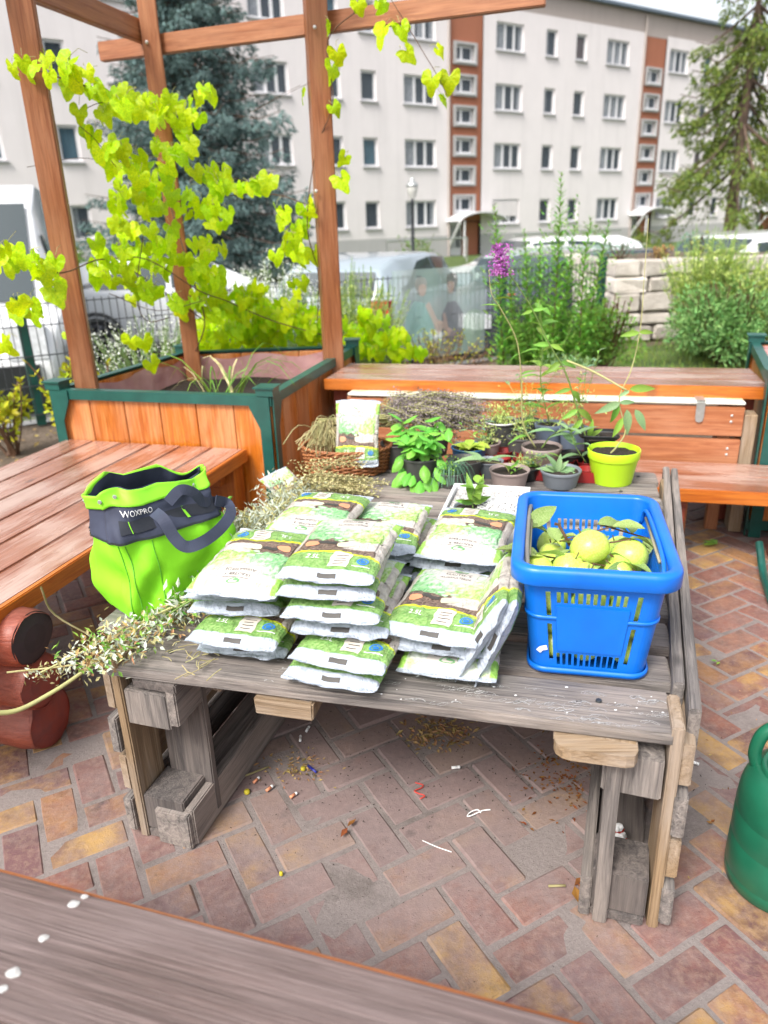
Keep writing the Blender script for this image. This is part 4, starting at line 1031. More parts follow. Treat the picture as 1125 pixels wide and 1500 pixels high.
# ---- bench in front of the camera
t = empty('near_bench', (-.2, .6, 0), 'out-of-focus grey-brown bench board across the bottom left corner', 'bench')
a, c_ = onz(-260, 1205, .45), onz(1010, 1541, .45); e = (c_ - a).normalized(); nn = U((e.y, -e.x, 0))
board('board', a + nn * .083 - Zu * .02, c_ + nn * .083 - Zu * .02, .166, .04, Zu, M['greybench'], t, .0007, .004)
board('board', a + nn * .262 - Zu * .02, c_ + nn * .262 - Zu * .02, .166, .04, Zu, M['greybench'], t, .0007, .004)
board('edge_board', a - nn * .003 - Zu * .0215, c_ - nn * .003 - Zu * .0225, .006, .036, Zu, M['post'], t, .0006)
for f in (.15, .8): q = a.lerp(c_, f) + nn * .17; board('leg', (q.x, q.y, 0), (q.x, q.y, .405), .3, .06, e, M['bench_side'], t)
for (x, y, r_) in ((108, 1324, .0075), (124, 1313, .005), (64, 1374, .0065), (20, 1425, .009), (4, 1448, .006)):
    b = MB(); p = onz(x, y, .4508); b.lathe([(.0001, .0016), (r_ * .6, .0014), (r_, 0)], p, 12, 1, .8); b.v = [tuple(U(v) + U((1, 1, 0)) * .0 + noise.noise_vector(U(v) * 260) * r_ * .22 * U((1, 1, 0))) for v in b.v]; o = b.build('paint_drop', M['chalk'], t, True)

# ---- pallet table
ZT = .44
TF, TR_ = U((-.576, 1.28, ZT)), U((.470, 1.008, ZT)); TBR, TBL = U((.947, 2.373, ZT)), U((-.13, 2.63, ZT))
tb = empty('pallet_table', (.2, 1.8, 0), 'low table knocked together from weathered pallets, carrying the bags, pots and basket', 'table')
def tp(u, v, z=ZT): 
    p = TF.lerp(TR_, u).lerp(TBL.lerp(TBR, u), v); return U((p.x, p.y, z))
DEP = 1.44
rows_ = [(0.0, .128, 0, 1), (.152, .252, -.115, 1.0), (.282, .385, -.02, 1), (.415, .515, -.02, 1), (.545, .645, -.02, 1), (.68, .78, 0, 1), (.81, .91, 0, 1), (.94, 1.04, 0, 1), (1.07, 1.17, 0, 1), (1.20, 1.30, 0, .985), (1.325, 1.42, 0, .985)]
for k, (v0, v1, u0, u1) in enumerate(rows_):
    v = (v0 + v1) / 2 / DEP; board('plank', tp(u0, v, ZT - .012), tp(u1, v, ZT - .012), v1 - v0, .024, Zu, M['pallet'], tb, .0022, .004)
# bearers under the planks
for u in (.10, .36, .62, .885):
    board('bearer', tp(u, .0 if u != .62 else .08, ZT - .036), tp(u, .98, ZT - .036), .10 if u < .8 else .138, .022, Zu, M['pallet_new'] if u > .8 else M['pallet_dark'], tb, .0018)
# rounded front end of the right bearer, and a block piece under the middle
e1 = UA; q = tp(.885, 0, 0) ; b = MB(); poly = []
for (x, y) in [(-.068, .10), (-.068, -.012)] + [(-.068 + .03 - .03 * math.cos(a), -.012 - .026 * math.sin(a)) for a in (R(30), R(60), R(90))] + [(.05, -.038)] + [(.05 + .02 * math.sin(a), -.018 - .02 * math.cos(a)) for a in (R(45), R(90))] + [(.07, .10)]:
    p = q + UA * x + VA * y; poly.append((p.x, p.y))
b.prism(poly, ZT - .049, ZT - .026); b.build('skid_end', M['pallet_new'], tb)
board('block', tp(.30, .02, ZT - .045), tp(.41, .02, ZT - .045), .07, .038, Zu, M['pallet_new'], tb, .002)
VD = (TBL - TF).normalized(); VE = (TBR - TR_).normalized()
# right-hand leg: a pallet on edge
def side_leg(P0, V, sg, front_new):
    """P0 outer front corner at table height, V direction to the back, sg=+1: outside is +UA"""
    O = UA * sg
    for v in (.0, .62, 1.22):
        f = P0 + V * (v + .05)
        q = f - O * .082; board('block', (q.x, q.y, .30), (q.x, q.y, .385), .10, .095, V, M['pallet'], tb, .0015)
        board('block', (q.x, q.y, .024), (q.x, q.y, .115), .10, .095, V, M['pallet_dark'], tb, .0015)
        q = f - O * .020; board('upright', (q.x, q.y, 0), (q.x, q.y, .455), .095 if v else .10, .020, O, M['pallet_new'] if front_new else M['pallet'], tb, .0012)
    # inner skids
    for zc, mt_ in ((.05, M['pallet']), (.36, M['pallet'])):
        if zc > .3 and sg > 0: continue
        q = P0 - O * .142; board('skid', U((q.x, q.y, zc)) + V * .0, U((q.x, q.y, zc)) + V * 1.36, .022, .096, Zu, mt_, tb, .0018)
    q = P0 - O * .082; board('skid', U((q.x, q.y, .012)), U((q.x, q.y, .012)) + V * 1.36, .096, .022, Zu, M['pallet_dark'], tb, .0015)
    # outer deck boards
    for k, zc in enumerate((.06, .165, .27, .375)):
        q = P0 + O * .003 + V * (.012 * (k % 2) - .004); board('deck_board', U((q.x, q.y, zc)), U((q.x, q.y, zc)) + V * (1.38 - .03 * (k % 2)), .022, .088, Zu, M['pallet_new'] if k % 2 else M['pallet'], tb, .002)
side_leg(TR_ + UA * .024, VE, 1, True)
side_leg(TF - UA * .0, VD, -1, True)
# tall front board at the inside of the right leg, upper side boards along the right edge
q = TR_ - UA * .088 - VA * .0; board('front_board', U((q.x, q.y, 0)) + VA * .012, U((q.x, q.y, .385)) + VA * .012, .026, .045, VA, M['pallet'], tb, .0014)
q = TR_ + UA * .010; board('side_board', U((q.x, q.y, .43)) + VE * .12, U((q.x, q.y, .43)) + VE * 1.42, .020, .07, Zu, M['pallet'], tb, .0010)
q = TR_ + UA * .034; board('side_board', U((q.x, q.y, .425)) + VE * .04, U((q.x, q.y, .425)) + VE * 1.40, .020, .085, Zu, M['pallet'], tb, .0010)
# left leg: broad inner board and sloping brace
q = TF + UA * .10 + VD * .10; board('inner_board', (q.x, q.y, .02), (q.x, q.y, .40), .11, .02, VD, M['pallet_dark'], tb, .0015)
board('brace', U((TF.x + .16, TF.y - .02, .33)) + VD * .1, U((TF.x + .30, TF.y, .40)) + VD * .55, .045, .02, Zu, M['pallet_new'], tb, .001)
q = TF + UA * .105; board('foot_beam', U((q.x, q.y, .045)) - VD * .01, U((q.x, q.y, .045)) + VD * 1.3, .085, .09, Zu, M['pallet'], tb, .0015)
# chalk scribbles and droppings on the front plank
rs2 = random.Random(3)
for k in range(70):
    u = rs2.uniform(.60, .98) if k < 58 else rs2.uniform(.3, .6); v = rs2.uniform(.006, .10) / DEP; p = tp(u, v, ZT + .0016); n = 14; r_ = rs2.uniform(.004, .012); a0 = rs2.random() * 6; P = []
    for i in range(n):
        a = a0 + i * .75; P.append(p + UA * (r_ * math.cos(a) * 1.2 + .0018 * i) + VA * (r_ * .55 * math.sin(a * 1.3)))
    b = MB(); b.strip(P, .0007 if rs2.random() < .75 else .0016, Zu); o = b.build('chalk_mark', M['chalk'], tb)
for k in range(22):
    u = rs2.uniform(.45, .99); v = rs2.uniform(.004, .12) / DEP; b = MB(); b.lathe([(.0001, .0010), (.0026 * rs2.uniform(.3, 1.3), 0)], tp(u, v, ZT + .0016), 7, 1, .6); b.build('paint_spot', M['white_ink'], tb)
b = MB()
for (u, v) in ((.885, .05), (.885, .2), (.93, .21), (.10, .05), (.36, .05), (.885, .84), (.93, .95)):
    b.lathe([(.0001, .004), (.005, .003), (.006, 0)], tp(u, v, ZT + .001), 8)
b.build('nail', M['dark_metal'], tb)
# ================================================================== THINGS ON THE TABLE
def text2d(s, size):
    cu = bpy.data.curves.new('t', 'FONT'); cu.body = s; cu.size = size; cu.align_x = 'CENTER'; cu.resolution_u = 2
    o = bpy.data.objects.new('t', cu); COL.objects.link(o); bpy.context.view_layer.update()
    me = o.to_mesh(); vs = [(v.co.x, v.co.y) for v in me.vertices]; fs = [tuple(p.vertices) for p in me.polygons]
    o.to_mesh_clear(); bpy.data.objects.remove(o); bpy.data.curves.remove(cu); return vs, fs
# ---- soil bags
BW, BL_, BT_ = .190, .285, .043
def bag_surf(seed):
    sd = seed * 13.7
    def S(a, b, top=1):
        """a across, b along in -1..1"""
        nz = noise.noise(U((a * 2.2 + sd, b * 3.2, 1))); n2 = noise.noise(U((a * 7 + sd, b * 7, 4))); n3 = noise.noise(U((a * 16, b * 6 + sd, 9)))
        aa = min(1, abs(a)); e = min(1, abs(b) / .92)
        h = (max(0, 1 - aa ** 3.4)) ** .42 * (max(0, 1 - e ** 3.6)) ** .5
        sl = max(0, (abs(b) - .78) / .22)
        h = h * (1 + .16 * nz + .05 * n2) + .10 * n3 * sl + .035 * n2 * (1 if e < 1 else .3) + .03 * noise.noise(U((a * 5 - b * 9, a * 3 + sd, 2)))
        x = a * BW / 2 * (1 - .05 * (1 - abs(b)) * (1 if aa > .8 else 0) + .03 * sl * nz) + .003 * n2
        y = b * BL_ / 2 - .006 * (a * a) * (1 if b > 0 else -1) + .003 * noise.noise(U((a * 3 + sd, 0, b)))
        if abs(b) > .92: h = h + .09 * noise.noise(U((a * 9 + sd, b * 2, 3)))
        z = BT_ / 2 + top * max(.015 * (1 if e >= 1 else 0), h) * BT_ / 2 + (.004 * noise.noise(U((a * 3 + sd, b * 20, 2))) if abs(b) > .92 else 0)
        return U((x, y, z))
    return S
def lerp3(a, b, t): return tuple(x + (y - x) * t for x, y in zip(a, b))
WHT_SHADED = (.47, .52, .60)  # silvery white film ends, their bluish-grey shading put into the colour
def bag_paint(a, b, seed):
    n1 = noise.noise(U((a * 6 + seed, b * 9, 0))); n2 = noise.noise(U((a * 26, b * 38 + seed, 3))); n3 = noise.noise(U((a * 9 + 5, b * 14, 7)))
    ln = -.42 + .10 * (1 - a * a) - .05            # the yellow line
    if b < -.80 or b > .93: return lerp3(WHT_SHADED, (.36, .41, .48), max(0, n1) * .9)
    if b < ln - .03: return lerp3((.08, .25, .04), (.34, .50, .18), min(1, max(0, .5 + n2 * .7 + .35 * n1)))
    if b < ln + .012: return (.66, .76, .03)
    if abs(a) > .86: return lerp3((.50, .46, .42), (.33, .29, .26), max(0, n1)) if b < .6 else (.30, .55, .10)
    if b < -.02 + .05 * n1:
        soil = lerp3((.06, .035, .028), (.28, .20, .16), min(1, max(0, .5 + n2)))
        if a > .15 and b > -.28: soil = lerp3((.60, .55, .50), (.42, .37, .34), max(0, n2))
        return soil
    g = (b - 0) / .95
    n4 = noise.noise(U((a * 40, b * 16 + seed, 13))); grass = lerp3((.12, .36, .08), (.50, .72, .34), min(1, max(0, .5 + n2 * .6 + n4)))
    if a < 0: grass = lerp3(grass, (.10, .42, .24), .35)
    else: grass = lerp3(grass, (.52, .72, .10), .35)
    white = (.60, .63, .58)
    t = min(1, max(0, (g - .22) * 1.9 + n3 * .9 + (.4 - abs(a)) * .9 + .22)); c = lerp3(grass, white, t)
    if g > .8: c = lerp3(c, (.48, .72, .12), .55 * min(1, max(0, abs(a) - .3 + n1)))
    return c
s_ = NT('printed_soil_bag_film'); at_ = s_.n('ShaderNodeAttribute'); at_.attribute_name = 'Col'
f = s_.noise(s_.obj, 34, 6, .65, .6); f2 = s_.noise(s_.mapped(s_.obj, (1, .25, 1)), 70, 4, .6, 1)
M['film'] = s_.done(s_.pbr(at_.outputs['Color'], .24, s_.bump(s_.math('ADD', f, s_.math('MULTIPLY', f2, .8)), 1.0, .009), Specular_IOR_Level=.5))
def sheet_mesh(name, S, a0, a1, b0, b1, na, nb, mt, off=.0007, wob=0):
    b = MB(); P = []
    for j in range(nb + 1):
        for i in range(na + 1):
            a = a0 + (a1 - a0) * i / na; q = b0 + (b1 - b0) * j / nb
            if wob: a += wob * math.sin(q * 30 + 2); q += wob * math.sin(a * 11)
            P.append(S(a, q) + U((0, 0, off)))
    b.add(P, [(j * (na + 1) + i, j * (na + 1) + i + 1, (j + 1) * (na + 1) + i + 1, (j + 1) * (na + 1) + i) for j in range(nb) for i in range(na)])
    return b.mesh(name, mt, True)
def blob_mesh(name, S, ca, cb, ra, rb, mt, off=.0009, n=16, w_=.1, ring=None):
    b = MB(); P = []; rads = (0, .5, 1) if ring is None else (ring, 1)
    for r_ in rads:
        for i in range(n):
            th = 2 * math.pi * i / n; k = r_ * (1 + w_ * math.sin(3 * th + ca * 9)); P.append(S(ca + ra * k * math.cos(th), cb + rb * k * math.sin(th)) + U((0, 0, off)))
    b.add(P, [(r * n + i, r * n + (i + 1) % n, (r + 1) * n + (i + 1) % n, (r + 1) * n + i) for r in range(len(rads) - 1) for i in range(n)]); return b.mesh(name, mt, True)
def text_mesh(name, S, s, ca, cb, w_, mt, off=.0013, flip=1):
    """w_: width of the text in metres"""
    vs, fs = text2d(s, 1); mx = max(v[0] for v in vs); mn = min(v[0] for v in vs); k = w_ / (mx - mn); b = MB()
    b.add([S(ca + x * k / (BW / 2), cb + y * k * 1.15 / (BL_ / 2)) + U((0, 0, off)) for x, y in vs], fs); return b.mesh(name, mt)
M['pale_green'] = plain('pale_green_print', (.50, .70, .48), .5, (.36, .60, .36), 40); M['cream'] = plain('cream_print', (.70, .68, .48), .5)
M['panel'] = plain('label_panel_print', (.58, .54, .50), .45, (.52, .48, .44), 30, .02, .05)
BAGM = []
for seed in range(3):
    S = bag_surf(seed); na, nb = 64, 92; b = MB(); P = []; cols = []
    for j in range(nb + 1):
        for i in range(na + 1):
            a, q = -1 + 2 * i / na, -1 + 2 * j / nb; a = math.copysign(abs(a) ** .8, a); P.append(S(a, q)); cols.append(bag_paint(a, q, seed))
    b.add(P, [(j * (na + 1) + i, j * (na + 1) + i + 1, (j + 1) * (na + 1) + i + 1, (j + 1) * (na + 1) + i) for j in range(nb) for i in range(na)])
    na2, nb2 = 32, 46; P2 = []
    for j in range(nb2 + 1):
        for i in range(na2 + 1):
            a, q = -1 + 2 * i / na2, -1 + 2 * j / nb2; a = math.copysign(abs(a) ** .8, a); P2.append(S(a, q, -1)); c = bag_paint(a, q, seed)
            cols.append(c if (q < -.8 or q > .93 or abs(a) > .8) else (.24, .42, .10))
    b.add(P2, [(j * (na2 + 1) + i, (j + 1) * (na2 + 1) + i, (j + 1) * (na2 + 1) + i + 1, j * (na2 + 1) + i + 1) for j in range(nb2) for i in range(na2)])
    me = b.mesh('sack', M['film'], True); ca = me.color_attributes.new('Col', 'FLOAT_COLOR', 'POINT')
    ca.data.foreach_set('color', np.array([(*c, 1) for c in cols], dtype='f').ravel())
    parts = [('sack', me)]
    parts.append(('label_panel', sheet_mesh('label_panel', S, -.42, .42, .38, .86, 12, 10, M['panel'])))
    parts.append(('lettering', text_mesh('lettering', S, 'KRÄUTER- &', 0, .60, .056, M['ink'])))
    parts.append(('lettering', text_mesh('lettering', S, 'AUSSAATERDE', 0, .48, .066, M['ink'])))
    parts.append(('leaf_emblem', blob_mesh('leaf_emblem', S, .02, .76, .16, .05, M['ink_green'], .0012, 14, .1, .7)))
    parts.append(('leaf_emblem', blob_mesh('leaf_emblem', S, -.05, .745, .09, .02, M['ink_green'], .0013, 10)))
    parts.append(('emblem_line', sheet_mesh('emblem_line', S, -.30, .30, .69, .70, 10, 1, M['ink'], .0012)))
    parts.append(('care_note', sheet_mesh('care_note', S, .0, .40, -.74, -.40, 8, 8, M['paper'], .0010, .012)))
    for k in range(4): parts.append(('note_line', sheet_mesh('note_line', S, .09, .30 + .04 * (k % 2), -.68 + .065 * k, -.665 + .065 * k, 4, 1, M['ink'], .0016)))
    parts.append(('volume_mark', text_mesh('volume_mark', S, '2.5L', -.40, -.60, .026, M['white_ink'], .0014)))
    parts.append(('round_seal', blob_mesh('round_seal', S, .66, -.58, .125, .075, M['blue_ink'], .0012, 18, 0, .68)))
    parts.append(('round_seal', blob_mesh('round_seal', S, .66, -.58, .06, .035, M['blue_ink'], .0012, 12, 0)))
    parts.append(('seal_line', sheet_mesh('seal_line', S, .48, .86, -.70, -.685, 5, 1, M['white_ink'], .0012)))
    parts.append(('date_stamp', sheet_mesh('date_stamp', S, -.14, .24, -.915, -.865, 6, 2, M['ink'], .0012)))
    parts.append(('printed_pot', blob_mesh('printed_pot', S, -.60, -.19, .15, .085, M['terracotta'], .0010, 12, .12)))
    parts.append(('printed_pot', blob_mesh('printed_pot', S, .12, -.16, .19, .075, M['cream'], .0010, 12, .14)))
    parts.append(('name_tab', sheet_mesh('name_tab', S, -.46, -.08, -.17, -.10, 5, 2, M['ink'], .0016, .01)))
    for (x, y, r_) in ((-.12, .05, .11), (.02, .12, .12), (.16, .03, .10), (-.02, -.02, .09)): parts.append(('printed_leaf', blob_mesh('printed_leaf', S, x, y - .02, r_ * .8, r_ * .30, M['pale_green'], .0012, 10, .15)))
    BAGM.append(parts)
def bag(F, rot, z, label, flip=False, seed=0, tilt=0, roll=0, sc=1, group='small bags of herb soil', full=True, mat4=None):
    """F = middle of the front edge on plan"""
    a = R(rot); d = U((-math.sin(a), math.cos(a), 0))
    c_ = U((F[0], F[1], 0)) + d * (BL_ / 2); c_.z = z
    t = empty('soil_bag', c_, label, 'soil bag', group)
    rt = Matrix.Rotation(a + (math.pi if flip else 0), 4, 'Z') @ Matrix.Rotation(R(tilt), 4, 'X') @ Matrix.Rotation(R(roll), 4, 'Y')
    if mat4 is not None: rt = mat4
    t.rotation_euler = rt.to_euler(); t.scale = (sc, sc, sc)
    for nm, me in (BAGM[seed] if full else BAGM[seed][:1]):
        o = bpy.data.objects.new(nm, me); COL.objects.link(o); o.parent = t
    return t
g = 'herb soil bags stacked on the pallet table'
ST = .0355
bag((-.300, 1.262), -15, .441, 'bottom soil bag of the left front stack, lying on the table plank', seed=1, group=g, full=True)
bag((-.312, 1.236), -16, .441 + ST, 'soil bag second from the bottom, left front stack, 2.5L mark in view', seed=0, group=g)
bag((-.312, 1.300), -9, .441 + 2 * ST, 'third soil bag up in the left front stack, set back a little', seed=2, group=g)
bag((-.312, 1.292), -8, .441 + 3 * ST, 'soil bag right under the topmost one of the left front stack', seed=0, group=g)
bag((-.305, 1.262), -15, .441 + 4 * ST, 'topmost soil bag of the left front stack, label panel towards the viewer', True, 1, tilt=-4, group=g)
bag((-.118, 1.148), -19, .441, 'bottom soil bag of the middle front stack, nearest the table edge', seed=2, group=g)
bag((-.104, 1.152), -21, .441 + ST, 'second soil bag from the bottom of the middle front stack, blue seal in view', seed=0, group=g)
bag((-.098, 1.202), -13, .441 + 2 * ST, 'third soil bag of the middle front stack, its white end crumpled', seed=1, group=g)
bag((-.112, 1.196), -13, .441 + 3 * ST, 'fourth soil bag up in the middle front stack', seed=2, group=g)
bag((-.118, 1.218), -10, .441 + 4 * ST, 'soil bag right under the topmost one of the middle front stack', seed=0, group=g)
bag((-.120, 1.228), -15, .441 + 5 * ST, 'topmost soil bag of the middle front stack, 2.5L mark towards the viewer', seed=2, tilt=2, group=g)
bag((.102, 1.162), -15, .441, 'bottom soil bag of the right front stack, all white end', True, seed=0, group=g)
bag((.090, 1.186), -17, .441 + ST, 'middle soil bag of the right front stack', seed=1, group=g)
bag((.066, 1.180), -22, .444 + 2 * ST, 'topmost soil bag of the right front stack, terracotta pot print in full view', seed=0, tilt=2, group=g)
mt = lambda rot, roll, tilt=0: Matrix.Rotation(R(rot), 4, 'Z') @ Matrix.Rotation(R(tilt), 4, 'X') @ Matrix.Rotation(R(roll), 4, 'Y')
bag((.183, 1.145), -13, .522, 'soil bag standing on its edge against the right front stack', seed=1, group=g, mat4=mt(-14, -62))
bag((.212, 1.140), -12, .522, 'outer soil bag on its edge beside the blue basket', seed=2, group=g, mat4=mt(-13, -68))
for k in range(4): bag((-.19 + .006 * (k % 2), 1.525), -16 + 3 * (k % 2), .441 + k * ST, ['bottom bag of the rear left stack, mostly hidden', 'second bag of the rear left stack, hidden by the front one', 'third bag of the rear left stack, hidden by the front one', 'bag under the topmost one of the rear left stack'][k], seed=k % 3, group=g, full=k > 2)
bag((-.196, 1.508), -17, .441 + 4 * ST, 'topmost soil bag of the rear left stack, under the dried herbs', True, 0, tilt=-2, group=g)
for k in range(3): bag((-.02, 1.53), -14 + 4 * (k % 2), .441 + k * ST, ['bottom bag of the rear middle stack', 'second bag of the rear middle stack', 'bag right under the topmost one of the rear middle stack'][k], seed=(k + 1) % 3, group=g, full=k > 1)
bag((-.030, 1.512), -13, .441 + 3 * ST, 'topmost soil bag of the rear middle stack, white label in full view below the basil', seed=1, tilt=3, group=g)
for k in range(3): bag((.140, 1.47), -16 + 4 * (k % 2), .441 + k * ST, ['bottom bag of the rear right stack', 'second bag of the rear right stack', 'bag under the topmost one of the rear right stack'][k], seed=(k + 2) % 3, group=g, full=k > 1)
bag((.150, 1.452), -20, .441 + 3 * ST, 'topmost soil bag of the rear right stack, beside the blue basket', True, 2, tilt=-3, group=g)

# ---- tote bag
TC = U((-.520, 1.596, .442)); ta = R(44); TU = U((math.cos(ta), math.sin(ta), 0)); TV = U((-TU.y, TU.x, 0))
def tote(s, t, off=0):
    """s around (.5 = near end, .75 = long right-hand side), t height 0..1"""
    keys = [(0, .0, .140, .096), (.07, .0, .145, .100), (.35, .002, .148, .096), (.62, -.002, .142, .080), (.82, -.008, .132, .058), (1, -.010, .128, .036)]
    for i in range(len(keys) - 1):
        if t <= keys[i + 1][0] + 1e-9: break
    k0, k1 = keys[i], keys[i + 1]; f = (t - k0[0]) / (k1[0] - k0[0]); f = f * f * (3 - 2 * f) if i else f ** .5
    o, a, b_ = (k0[j] + (k1[j] - k0[j]) * f for j in (1, 2, 3))
    th = s * 2 * math.pi; c, n = math.cos(th), math.sin(th); e = .4
    x = math.copysign(abs(c) ** e, c); y = math.copysign(abs(n) ** e, n)
    w_ = noise.noise(U((x * 1.5 + 3, y * 1.5, t * 2.2))) * .015 + noise.noise(U((x * 4, y * 4, t * 4.5))) * .006
    w_ += .0035 * math.sin((x * 1.1 - t * 1.8) * 8) + .0022 * math.sin((x * 2.3 + t * 3.1) * 7 + 1)
    k = (w_ + off)
    pin = 1 - .45 * max(0, t - .55) / .45 * max(0, x + .1)          # the far end of the mouth is pinched
    p = TC + TU * (o + a * x + k * x) + TV * (b_ * y * pin + k * y)
    z = t * .292 + (.010 * math.sin(th * 3 + 2.2) - .016 * max(0, x) + .008 * max(0, n) * (1 + math.sin(x * 7))) * max(0, t - .55) / .45
    return p + U((0, 0, z))
def tote_part(name, t0, t1, mt, off, parent, n=96, m_=14):
    b = MB(); P = []
    for j in range(m_ + 1):
        for i in range(n): P.append(tote(i / n, t0 + (t1 - t0) * j / m_, off))
    b.add(P, [(j * n + i, j * n + (i + 1) % n, (j + 1) * n + (i + 1) % n, (j + 1) * n + i) for j in range(m_) for i in range(n)])
    return b.build(name, mt, parent, True)
tt = empty('tote_bag', (TC.x, TC.y, TC.z), 'lime green cloth garden tote with a navy band and navy handles', 'tote bag')
tote_part('body', 0, .66, M['lime_cloth'], 0, tt, 140, 40)
tote_part('navy_band', .645, .90, M['navy'], .0032, tt, 140, 14)
tote_part('seam', .635, .652, plain('dark_piping', (.02, .03, .03), .6), .005, tt, 140, 2)
solid(tote_part('lime_trim', .885, 1.0, M['lime_trim'], .0062, tt, 140, 6), .003, 0)
tote_part('inner_lining', .3, .995, M['navy'], -.004, tt, 96, 12)
b = MB(); P = [tote(i / 60, 0.004) for i in range(60)]; b.add(P, [tuple(range(60))[::-1]]); b.build('bottom', M['lime_cloth'], tt)
for s in (.46, .56, .66, .80):
    b = MB(); p = tote(s, .945, .010); nrm = (p - tote(s, .945, 0)).normalized(); b.lathe([(.0001, .002), (.004, .002), (.0052, 0)], p, 12, M=frame(Zu, nrm)); b.build('snap_stud', M['steel'], tt)
def tote_sheet(name, s0, s1, t0, t1, mt, off, n=16, m_=4):
    b = MB(); P = [tote(s0 + (s1 - s0) * i / n, t0 + (t1 - t0) * j / m_, off) for j in range(m_ + 1) for i in range(n + 1)]
    b.add(P, [(j * (n + 1) + i, j * (n + 1) + i + 1, (j + 1) * (n + 1) + i + 1, (j + 1) * (n + 1) + i) for j in range(m_) for i in range(n)]); return b.build(name, mt, tt, True)
tote_sheet('tool_loop_strip', .645, .86, .70, .79, plain('navy_webbing', (.022, .026, .038), .8), .0062)
for s in (.69, .755): tote_sheet('loop_stitch', s, s + .003, .70, .79, M['lime_trim'], .0075, 1, 4)
vs, fs = text2d('WOXPRO', 1); mx = max(v[0] for v in vs); b = MB()
def sat(x):
    """s on the long side at distance x (m) from its middle"""
    lo, hi = .63, .87
    for _ in range(26):
        md = (lo + hi) / 2; q = (tote(md, .84) - TC).dot(TU)
        if q < x: lo = md
        else: hi = md
    return lo
b.add([tote(sat(-.078 + x / mx * .034), .820 + y * .062, .0075) for x, y in vs], fs); b.build('lettering', M['white_ink'], tt)
for s in (.60, .645, .73):
    b = MB(); b.tube([tote(s, .02 + .6 * j / 14, .0008) for j in range(15)], .0011, 4); b.build('seam', plain('green_stitching', (.10, .38, .02), .7), tt)
def handle(pts, wd, parent):
    P = bez(*pts, n=7); b = MB(); n_ = len(P); nr = [(-TV * .9 + U((0, -.5, .35 + .3 * math.sin(3 * i / n_)))) for i in range(n_)]
    b.strip(P, wd, nr); o = b.build('handle', M['navy'], parent, False); solid(o, .0022, 0); return o
handle([sight(226, 750, 1.50), sight(240, 762, 1.47), sight(256, 788, 1.465), sight(274, 801, 1.47), sight(300, 792, 1.50), sight(324, 773, 1.56), sight(338, 752, 1.62), sight(333, 738, 1.67), tote(.86, .76, .012)], .026, tt)
handle([sight(246, 736, 1.53), sight(264, 718, 1.545), sight(284, 722, 1.57), sight(298, 735, 1.60), sight(318, 734, 1.66)], .024, tt)

# ---- blue shopping basket
BC_ = U((.408, 1.345, .4430)); ba = R(-12.5); BU = U((math.cos(ba), math.sin(ba), 0)); BV = U((-BU.y, BU.x, 0)); BH = .230
def rrect(hx, hy, r, n=8):
    """rounded rectangle points with side id and position along the side"""
    P = []
    for q, (cx_, cy_, a0) in enumerate(((hx - r, -hy + r, -90), (hx - r, hy - r, 0), (-hx + r, hy - r, 90), (-hx + r, -hy + r, 180))):
        for i in range(n): a = R(a0 + 90 * i / n); P.append((cx_ + r * math.cos(a), cy_ + r * math.sin(a), 'c', 0))
        # straight run to the next corner
        nx = ((hx - r, hy - r), (-hx + r, hy - r), (-hx + r, -hy + r), (hx - r, -hy + r))
        st = ((hx, -hy + r), (hx - r, hy), (-hx, hy - r), (-hx + r, -hy))[q]; en = ((hx, hy - r), (-hx + r, hy), (-hx, -hy + r), (hx - r, -hy))[q]
        m_ = 104
        for i in range(m_): f = i / m_; P.append((st[0] + (en[0] - st[0]) * f, st[1] + (en[1] - st[1]) * f, 'rblf'[q], f))
    return P
def bpt(x, y, z): return BC_ + BU * x + BV * y + U((0, 0, z))
bk = empty('shopping_basket', BC_, 'bright blue plastic shopping basket full of green apples', 'basket')
NL = 56
def hole(sd_, f, t):
    x = 2 * f - 1
    if sd_ in 'fb':
        if .68 < t < .79 and abs(x) < .70: return ((x + .70) / 1.40 * 10) % 1 < .58
        if .07 < t < .20 and abs(x) < .74: return ((x + .74) / 1.48 * 11) % 1 < .58
        if .80 < abs(x) < .90: return .13 < t < .48 or .55 < t < .79
    else:
        if .60 < t < .83 and abs(x) < .9: return ((x + .9) / 1.8 * 26) % 1 < .5
        if .14 < t < .50 and abs(x) < .9: return ((x + .9) / 1.8 * 26) % 1 < .5
    return False
ring0 = rrect(.118, .178, .03); rows3 = []
b = MB()
for j in range(NL + 1):
    t = j / NL; hx = .105 + .024 * t; hy = .160 + .027 * t; z = BH * t
    rows3.append([(bpt(x, y, z), sd_, f, t) for x, y, sd_, f in rrect(hx, hy, .030)])
n = len(rows3[0]); vs = [p[0] for r_ in rows3 for p in r_]; fs = []
for j in range(NL):
    for i in range(n):
        _, sd_, f, t = rows3[j][i]
        if sd_ != 'c' and hole(sd_, f + .5 / 104, t + .5 / NL): continue
        fs.append((j * n + i, j * n + (i + 1) % n, (j + 1) * n + (i + 1) % n, (j + 1) * n + i))
b.add(vs, fs); solid(b.build('wall', M['basket'], bk), .0028, -1)
b = MB(); r0 = [p[0] for p in rows3[0]]; b.add(r0, [tuple(range(n))[::-1]]); solid(b.build('floor', M['basket'], bk), .003, 0)
def ringstrip(name, prof, hx, hy, r, mt, parent, closed=True):
    b = MB(); vs = []
    for (o, z) in prof: vs += [bpt(x, y, z) for x, y, _, _ in rrect(hx + o, hy + o, r + o)]
    k = len(prof); fs = [(j * n + i, j * n + (i + 1) % n, ((j + 1) % k) * n + (i + 1) % n, ((j + 1) % k) * n + i) for j in range(k if closed else k - 1) for i in range(n)]
    b.add(vs, fs); return b.build(name, mt, parent, True)
